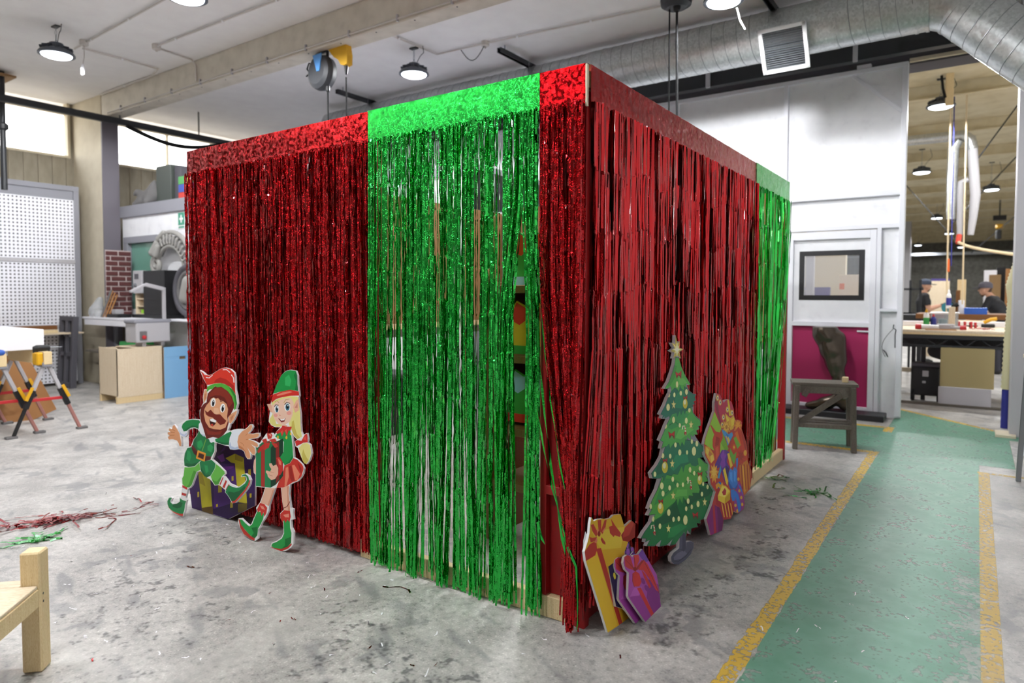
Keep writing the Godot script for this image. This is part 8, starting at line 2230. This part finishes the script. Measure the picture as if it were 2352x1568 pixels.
const ART_GIFT_PILE := {"at": [0.110,0.000,-1.900], "u": [0,0,-1], "w": [-0.0523,0.9986,0.0000],
	"outline": [-347,846,-283,829,-213,770,-172,781,-112,777,-49,750,-11,701,-6,657,10,629,102,612,162,587,145,548,185,502,235,440,262,375,264,301,338,224,343,175,285,106,143,94,146,35,120,11,2,13,-89,53,-161,23,-304,56,-337,0,-555,34,-615,146,-504,203,-434,262,-516,327,-535,384,-520,439,-597,516,-607,581,-578,616,-493,676,-395,743,-389,796],
	"shapes": [
		["c23a3a",[-597,908,770,752,609,-370,-696,30]],
		["c02c50",[-347,846,-283,829,-213,770,-172,781,-112,777,-49,750,-2,649,-194,604,-288,632,-395,743,-389,796]],
		["8f2440",[-389,796,-369,746,-288,632,-266,628,-315,726,-348,844]],
		["e4c83a",[-142,779,-112,777,-88,725,-80,667,-115,672]],
		["e0bc4a",[-303,812,-307,804,-316,798,-328,796,-341,798,-353,803,-360,811,-362,819,-358,827,-349,832,-337,835,-324,833,-312,828,-305,820]],
		["f4efe0",[-312,813,-314,808,-319,804,-326,803,-334,804,-340,807,-344,812,-345,817,-343,822,-338,825,-331,827,-324,826,-317,823,-313,818]],
		["5c4a48",[-318,813,-319,810,-322,808,-326,807,-330,808,-333,810,-336,813,-336,816,-335,819,-332,821,-328,822,-324,821,-320,819,-318,817]],
		["e0bc4a",[-255,777,-259,769,-268,764,-281,762,-294,763,-306,769,-313,776,-315,785,-311,793,-302,798,-290,800,-276,799,-265,793,-257,786]],
		["f4efe0",[-265,778,-267,773,-272,770,-279,768,-287,769,-293,773,-298,777,-299,783,-296,788,-291,791,-284,793,-276,792,-270,788,-266,784]],
		["5c4a48",[-270,779,-272,776,-275,774,-279,773,-283,774,-286,775,-289,778,-289,781,-288,784,-285,787,-281,787,-277,787,-273,785,-271,782]],
		["e0bc4a",[-203,676,-207,668,-216,663,-229,661,-243,663,-255,669,-262,677,-264,685,-260,693,-251,699,-238,700,-225,698,-213,693,-205,685]],
		["f4efe0",[-213,678,-215,673,-220,669,-228,668,-235,669,-242,672,-246,677,-247,683,-245,688,-240,691,-232,692,-225,691,-218,688,-214,683]],
		["5c4a48",[-218,678,-220,675,-223,673,-227,673,-231,673,-235,675,-237,678,-238,681,-236,684,-233,686,-229,687,-225,687,-221,685,-219,682]],
		["e0bc4a",[-116,713,-120,705,-130,699,-143,697,-157,699,-169,705,-177,713,-179,722,-175,730,-166,735,-152,737,-138,735,-126,730,-118,722]],
		["f4efe0",[-126,714,-128,709,-134,706,-141,704,-149,706,-156,709,-161,714,-162,719,-159,724,-154,728,-146,729,-138,728,-131,725,-127,720]],
		["5c4a48",[-132,715,-133,712,-136,710,-140,709,-145,710,-149,712,-151,715,-152,718,-150,721,-147,723,-143,724,-139,723,-135,721,-132,718]],
		["e0bc4a",[-22,679,-27,670,-37,665,-50,663,-65,665,-78,671,-86,679,-88,688,-84,696,-74,702,-60,704,-45,702,-33,696,-24,688]],
		["f4efe0",[-33,680,-35,675,-41,671,-49,670,-57,671,-64,675,-68,680,-70,686,-67,691,-61,694,-54,696,-45,694,-38,691,-34,686]],
		["5c4a48",[-39,681,-40,678,-43,676,-48,675,-52,676,-56,678,-59,681,-59,684,-58,687,-55,689,-50,690,-46,690,-42,687,-39,684]],
		["e0bc4a",[-232,632,-236,624,-245,619,-258,617,-272,619,-283,625,-291,633,-293,641,-289,649,-280,654,-267,656,-253,654,-242,648,-234,640]],
		["f4efe0",[-242,633,-244,628,-249,625,-256,624,-264,625,-271,628,-275,633,-276,639,-273,644,-268,647,-261,648,-254,647,-247,644,-243,639]],
		["5c4a48",[-247,634,-249,631,-252,629,-256,628,-260,629,-263,631,-266,634,-266,637,-265,640,-262,642,-258,643,-254,642,-250,640,-248,637]],
		["9ccb3e",[-395,741,-280,618,-151,466,-308,466,-459,519,-576,570,-600,580,-571,615,-486,675]],
		["7fb432",[-280,618,-151,466,-212,460,-309,539]],
		["cc4030",[-486,672,-468,670,-384,617,-311,599,-280,618,-259,584,-259,554,-310,533,-328,458,-425,430,-475,464,-425,501,-457,542,-452,582,-422,606]],
		["a82e26",[-387,588,-315,564,-348,528,-412,534]],
		["e2604a",[-405,521,-349,522,-346,468,-404,450]],
		["e8b83c",[-192,702,-126,668,-86,655,-22,662,6,629,-33,577,-96,575,-152,622,-188,652]],
		["f2d64c",[-183,689,-118,648,-131,625,-177,657]],
		["f2d64c",[-77,641,-13,647,-19,601,-72,597]],
		["d99a34",[-176,669,-161,637,-114,645,-134,617,-84,603,-130,594,-101,564,-152,577,-157,546,-187,575,-224,557,-221,589,-270,592,-237,611,-277,634,-228,632,-240,664,-198,643]],
		["f0c456",[-178,651,-169,628,-136,635,-153,617,-116,608,-150,603,-127,582,-163,593,-165,570,-185,591,-210,578,-206,600,-242,601,-216,613,-247,629,-210,626,-222,649,-192,632]],
		["c07c28",[-153,607,-156,601,-164,598,-173,597,-184,598,-193,602,-199,608,-201,614,-198,620,-190,623,-181,624,-170,623,-161,618,-155,613]],
		["e08a2c",[71,631,89,603,137,608,120,583,169,568,125,558,151,531,101,542,93,515,60,540,22,527,21,555,-28,561,3,578,-35,600,13,600,4,628,47,610]],
		["f2a83c",[69,616,78,594,113,600,96,582,134,573,98,569,122,549,85,559,83,538,62,559,36,546,40,567,3,568,30,580,-2,595,36,592,24,614,55,597]],
		["4d9ad8",[-281,615,-224,597,-139,558,-67,561,-49,536,-104,514,-168,488,-201,544,-247,576]],
		["eec25a",[-200,556,-160,555,-114,516,-147,497]],
		["2e74c0",[-198,574,-140,552,-162,537]],
		["d23e2c",[-118,479,-15,549,75,573,157,520,228,441,255,376,257,302,70,366,-16,371,-113,440]],
		["e8742c",[-5,541,50,551,124,440,80,442]],
		["7fb83a",[-41,515,13,519,103,444,35,431]],
		["b02a24",[128,551,218,456,250,343,210,391,152,481]],
		["6cb43c",[-120,467,-54,410,11,417,-16,371,-52,346,-99,388,-134,432]],
		["e26a2c",[-4,450,-9,443,-19,438,-32,437,-47,440,-60,446,-68,454,-71,463,-66,470,-56,475,-43,476,-28,473,-15,467,-6,459]],
		["f2d24c",[-19,453,-21,449,-26,447,-33,447,-40,448,-47,451,-51,455,-52,459,-50,463,-45,465,-38,465,-31,464,-24,461,-20,457]],
		["e8a838",[-585,566,-518,548,-444,493,-431,455,-495,445,-559,493,-597,534]],
		["f4d45c",[-569,557,-520,531,-541,500,-581,525]],
		["f0cf60",[-507,494,-454,489,-440,457,-494,448]],
		["cc7c40",[-521,525,-471,498,-507,488,-540,506]],
		["5a2a94",[-425,424,-347,462,-287,486,-210,472,-143,446,-200,396,-145,347,-195,272,-237,257,-304,345,-337,388,-410,398]],
		["8a3ab0",[-319,456,-258,481,-194,438,-237,416,-222,376,-291,372,-335,406,-294,427]],
		["6a2a98",[-250,467,-211,466,-224,438]],
		["3a1c64",[-222,376,-156,343,-172,291,-214,276]],
		["f0d03c",[-184,442,-144,440,-79,346,-126,337]],
		["f0d03c",[-279,358,-239,367,-185,269,-203,243,-235,269]],
		["e8a83c",[-442,440,-427,408,-386,413,-401,386,-359,368,-397,359,-375,328,-418,340,-426,311,-454,339,-486,325,-486,356,-528,362,-501,382,-533,406,-492,405,-500,437,-463,416]],
		["f4c85c",[-444,422,-437,399,-408,405,-423,387,-391,377,-421,373,-401,351,-432,363,-434,341,-451,362,-472,349,-468,371,-499,373,-476,385,-503,401,-472,398,-481,421,-456,403]],
		["3a98c8",[-357,374,-316,402,-311,364,-354,323,-390,334]],
		["2e6cc8",[-421,306,-347,306,-294,270,-370,264,-406,279]],
		["e8a830",[-431,302,-375,304,-340,281,-301,290,-284,268,-343,255,-378,278,-416,269]],
		["b02a34",[-424,277,-352,263,-251,144,-146,142,-88,55,-165,26,-310,60,-375,152,-435,186]],
		["eec04a",[-335,169,-317,161,-280,67,-299,69]],
		["eec04a",[-279,154,-260,146,-222,51,-242,53]],
		["eec04a",[-221,140,-202,132,-164,35,-184,37]],
		["eec04a",[-163,125,-143,116,-104,18,-124,21]],
		["eed03c",[-397,229,-309,274,-237,251,-153,200,-160,146,-270,146,-393,199]],
		["d4ae2c",[-262,180,-154,191,-160,146,-270,146]],
		["f8e46c",[-384,226,-310,265,-238,245,-173,202,-265,187]],
		["c23040",[-314,230,-258,243,-231,219,-244,197,-292,206]],
		["d2842c",[64,316,247,317,266,287,330,219,324,180,279,112,148,98,72,210]],
		["a82e22",[97,315,117,314,131,144,105,137]],
		["a82e22",[163,301,184,300,198,128,172,121]],
		["a82e22",[231,287,252,286,267,112,240,105]],
		["a82e22",[289,275,310,274,325,98,298,91]],
		["f0b840",[129,302,156,296,185,118,154,112]],
		["c8382a",[113,442,135,399,208,397,166,368,224,332,150,341,150,298,100,337,44,321,54,360,-14,380,46,392,16,434,82,409]],
		["a82a22",[110,414,123,388,167,387,141,370,177,348,132,353,132,328,102,351,67,341,74,365,32,377,69,384,50,410,91,394]],
		["e8b03c",[244,365,239,357,228,352,213,351,197,355,183,361,173,370,171,379,176,387,187,391,202,392,218,389,232,383,241,374]],
		["a03a98",[-82,107,29,220,90,180,136,97,140,37,114,14,3,16,-82,55]],
		["eab83c",[-29,74,-32,70,-39,68,-49,68,-60,71,-70,76,-76,82,-78,87,-75,91,-68,93,-58,93,-47,90,-37,85,-30,80]],
		["eab83c",[68,146,65,142,57,140,47,140,35,143,25,148,19,153,17,159,20,163,28,165,38,165,50,162,60,158,66,152]],
		["eab83c",[106,92,103,87,95,85,84,86,73,89,62,93,56,99,54,105,57,109,65,111,75,111,87,108,97,103,104,97]],
		["eab83c",[122,42,119,37,111,35,100,36,89,39,78,44,72,50,70,55,73,59,81,62,91,61,103,58,113,53,120,47]],
		["eab83c",[56,227,53,222,46,220,35,220,24,223,14,227,7,233,5,238,9,243,16,245,27,245,38,242,48,238,55,232]],
		["eab83c",[9,29,6,25,-2,23,-12,24,-23,27,-33,31,-39,37,-41,43,-38,47,-31,49,-20,48,-9,45,1,40,7,35]],
		["3a84dc",[-169,321,-126,337,-87,316,-43,332,17,294,0,246,17,210,-40,185,-101,206,-159,238,-185,269]],
		["5aa4f0",[-139,315,-99,306,-97,237,-144,272]],
		["5aa4f0",[-56,309,-16,288,-35,228,-65,242]],
		["2a60b8",[-175,267,-97,205,-92,194,-152,212,-182,250]],
		["2a60b8",[17,207,-71,190,-41,179,7,187]],
		["3a84dc",[-143,203,-71,190,-34,152,-60,114,-112,121,-138,159]],
		["3a84dc",[-51,182,18,133,63,57,47,19,4,21,-11,76,-46,136]],
		["3a84dc",[-5,375,44,371,32,329,-6,286]],
		["3a84dc",[16,204,68,179,127,113,136,97,75,145]],
		["8a2c7c",[-608,145,-496,204,-375,152,-310,60,-342,-5,-552,35]],
		["c2333e",[-497,202,-462,190,-447,15,-491,24]],
		["6e2266",[-420,164,-375,152,-310,60,-342,-5,-411,8]],
	]}
const ART_YELLOW_PRESENT := {"at": [0.115,0.000,-0.050], "u": [0,0,-1], "w": [-0.0872,0.9962,0.0000],
	"outline": [-118,526,-100,505,-67,504,-22,494,10,483,53,476,81,482,148,468,178,403,254,410,293,383,278,326,206,327,162,296,154,134,165,0,63,8,-47,19,-189,368,-194,408,-160,443,-143,468,-132,502],
	"shapes": [
		["d8a92a",[-244,607,451,427,341,-191,-318,90]],
		["e6bc34",[-187,367,-98,385,42,16,-47,21]],
		["c8961f",[101,153,179,167,169,-7,95,2]],
		["e0c040",[-125,470,180,402,129,323,-58,373]],
		["b4302a",[-97,389,-55,380,91,5,59,9]],
		["b4302a",[-189,368,-194,408,-148,424,-92,422,-90,383,-109,366,-172,368]],
		["9a2622",[138,377,254,410,293,383,278,326,206,327,152,348]],
		["b83a30",[179,398,254,408,275,388,220,353,154,360]],
		["b8362c",[-129,498,-105,495,-72,447,-90,437,-118,468]],
		["b8362c",[-68,500,-35,494,-43,446,-64,444]],
		["b8362c",[-7,483,14,481,-4,447,-36,432,-47,447]],
		["b8362c",[-148,454,-121,442,-82,434,-92,422,-139,429]],
		["b8362c",[-42,422,-13,390,-14,381,-38,394,-52,414]],
		["b8362c",[30,445,83,438,90,399,66,390,35,416]],
		["b8362c",[53,474,91,431,139,385,127,372,76,395]],
		["e08068",[-81,465,-69,465,-68,446,-80,445]],
		["e08068",[-34,444,-3,454,-9,444,-27,437]],
		["e08068",[-109,419,-86,435,-80,418,-94,411]],
		["8e221e",[-50,438,-52,434,-56,431,-61,430,-67,432,-72,436,-75,441,-75,446,-73,450,-69,453,-64,454,-58,452,-53,448,-50,443]],
	]}
const ART_VIOLET_PRESENT := {"at": [0.190,0.000,-0.190], "u": [0,0,-1], "w": [-0.2250,0.9744,0.0000],
	"outline": [134,287,175,220,226,139,224,93,204,1,119,0,27,0,-76,140,-81,153,-34,235,-60,259,-66,289,-48,308,-18,309,7,298,25,284,41,289,85,278],
	"shapes": [
		["b050ac",[-132,397,507,204,302,-165,-275,70]],
		["9c3e98",[-67,141,31,145,118,-9,26,-9]],
		["8a3488",[118,-9,204,1,224,93,135,150,83,86]],
		["7440a0",[85,278,134,287,175,220,131,226]],
		["c060bc",[-65,144,-18,163,60,143,18,118]],
		["8a3488",[117,118,119,110,117,105,112,103,104,104,96,108,88,115,83,123,81,131,83,136,88,139,96,137,104,133,112,126]],
		["8a3488",[141,72,143,65,141,59,136,57,128,58,120,63,112,70,106,78,104,86,106,91,112,93,119,92,128,87,136,80]],
		["8a3488",[170,24,172,17,170,11,165,9,157,10,148,15,140,22,135,31,133,38,135,44,140,46,148,45,157,40,165,33]],
		["8a3488",[96,158,98,151,96,145,91,143,83,144,75,148,67,155,62,163,60,171,62,176,67,179,75,177,83,173,91,166]],
		["8a3488",[162,165,164,157,162,152,156,149,148,150,140,155,132,162,126,170,124,177,126,183,132,185,139,184,148,180,156,173]],
		["8a3488",[193,100,195,92,193,86,187,84,179,85,170,90,162,97,157,105,155,113,157,118,162,121,170,120,179,115,187,108]],
		["d23a38",[11,152,46,144,122,-4,94,-4]],
		["c23a40",[-48,308,-19,307,6,295,18,238,14,231,-25,249,-55,270]],
		["cf4440",[41,288,85,276,84,253,44,234,22,237]],
		["b8323a",[34,233,110,245,122,229,87,219,39,221]],
		["d23c3c",[56,217,128,239,155,210,193,138,214,63,186,82,139,157,100,203]],
		["cc3a3a",[84,212,117,176,148,112,126,111,95,172]],
		["d23c3c",[-5,222,29,222,58,200,64,162,35,152,-15,169,-18,194]],
		["98262c",[41,227,38,223,32,222,25,222,19,225,13,228,11,232,11,237,14,240,20,241,26,241,33,239,39,235,41,231]],
		["8a2430",[-44,294,-11,263,18,233,22,234,-7,263,-40,294]],
		["8a2430",[39,280,28,235,33,233,44,278]],
		["8a2430",[126,241,39,228,43,225,129,238]],
		["8a2430",[129,226,172,145,209,60,215,59,177,144,134,225]],
		["8a2430",[-3,221,-20,195,-14,167,-9,166,-15,194,2,219]],
	]}
const ART_NAVY_PRESENT := {"at": [0.135,0.000,-0.140], "u": [0,0,-1], "w": [-0.1564,0.9877,0.0000],
	"outline": [-94,297,-61,300,-54,322,-30,330,-8,325,4,340,29,344,17,368,47,363,55,338,71,355,104,349,133,322,137,298,164,290,171,271,132,238,97,126,77,0,-1,72,-70,108],
	"shapes": [
		["241046",[-103,431,341,302,223,-45,-194,117]],
		["3a1a66",[-17,246,36,237,25,112,-25,130,-51,179]],
		["5c2c82",[-54,322,-30,330,-7,323,25,293,-8,275,-45,272]],
		["9a5cb8",[-42,326,-12,323,21,294,-1,297]],
		["9a5cb8",[12,339,46,331,82,295,67,275,34,290]],
		["9a5cb8",[71,352,103,346,123,316,112,298,81,320]],
		["9a5cb8",[95,304,122,297,124,274,104,272,84,286]],
		["9a5cb8",[136,295,164,289,166,273,135,278]],
		["9a5cb8",[24,364,46,359,44,339,28,348]],
		["6a3a90",[4,340,29,344,55,328,31,311]],
		["6a3a90",[71,352,81,320,70,315,57,336]],
		["d8c83a",[-37,228,-38,222,-41,218,-46,216,-51,217,-55,222,-58,228,-60,234,-59,241,-56,245,-51,247,-46,245,-41,241,-38,235]],
		["b8a838",[-10,224,0,225,-1,201,-11,201]],
	]}
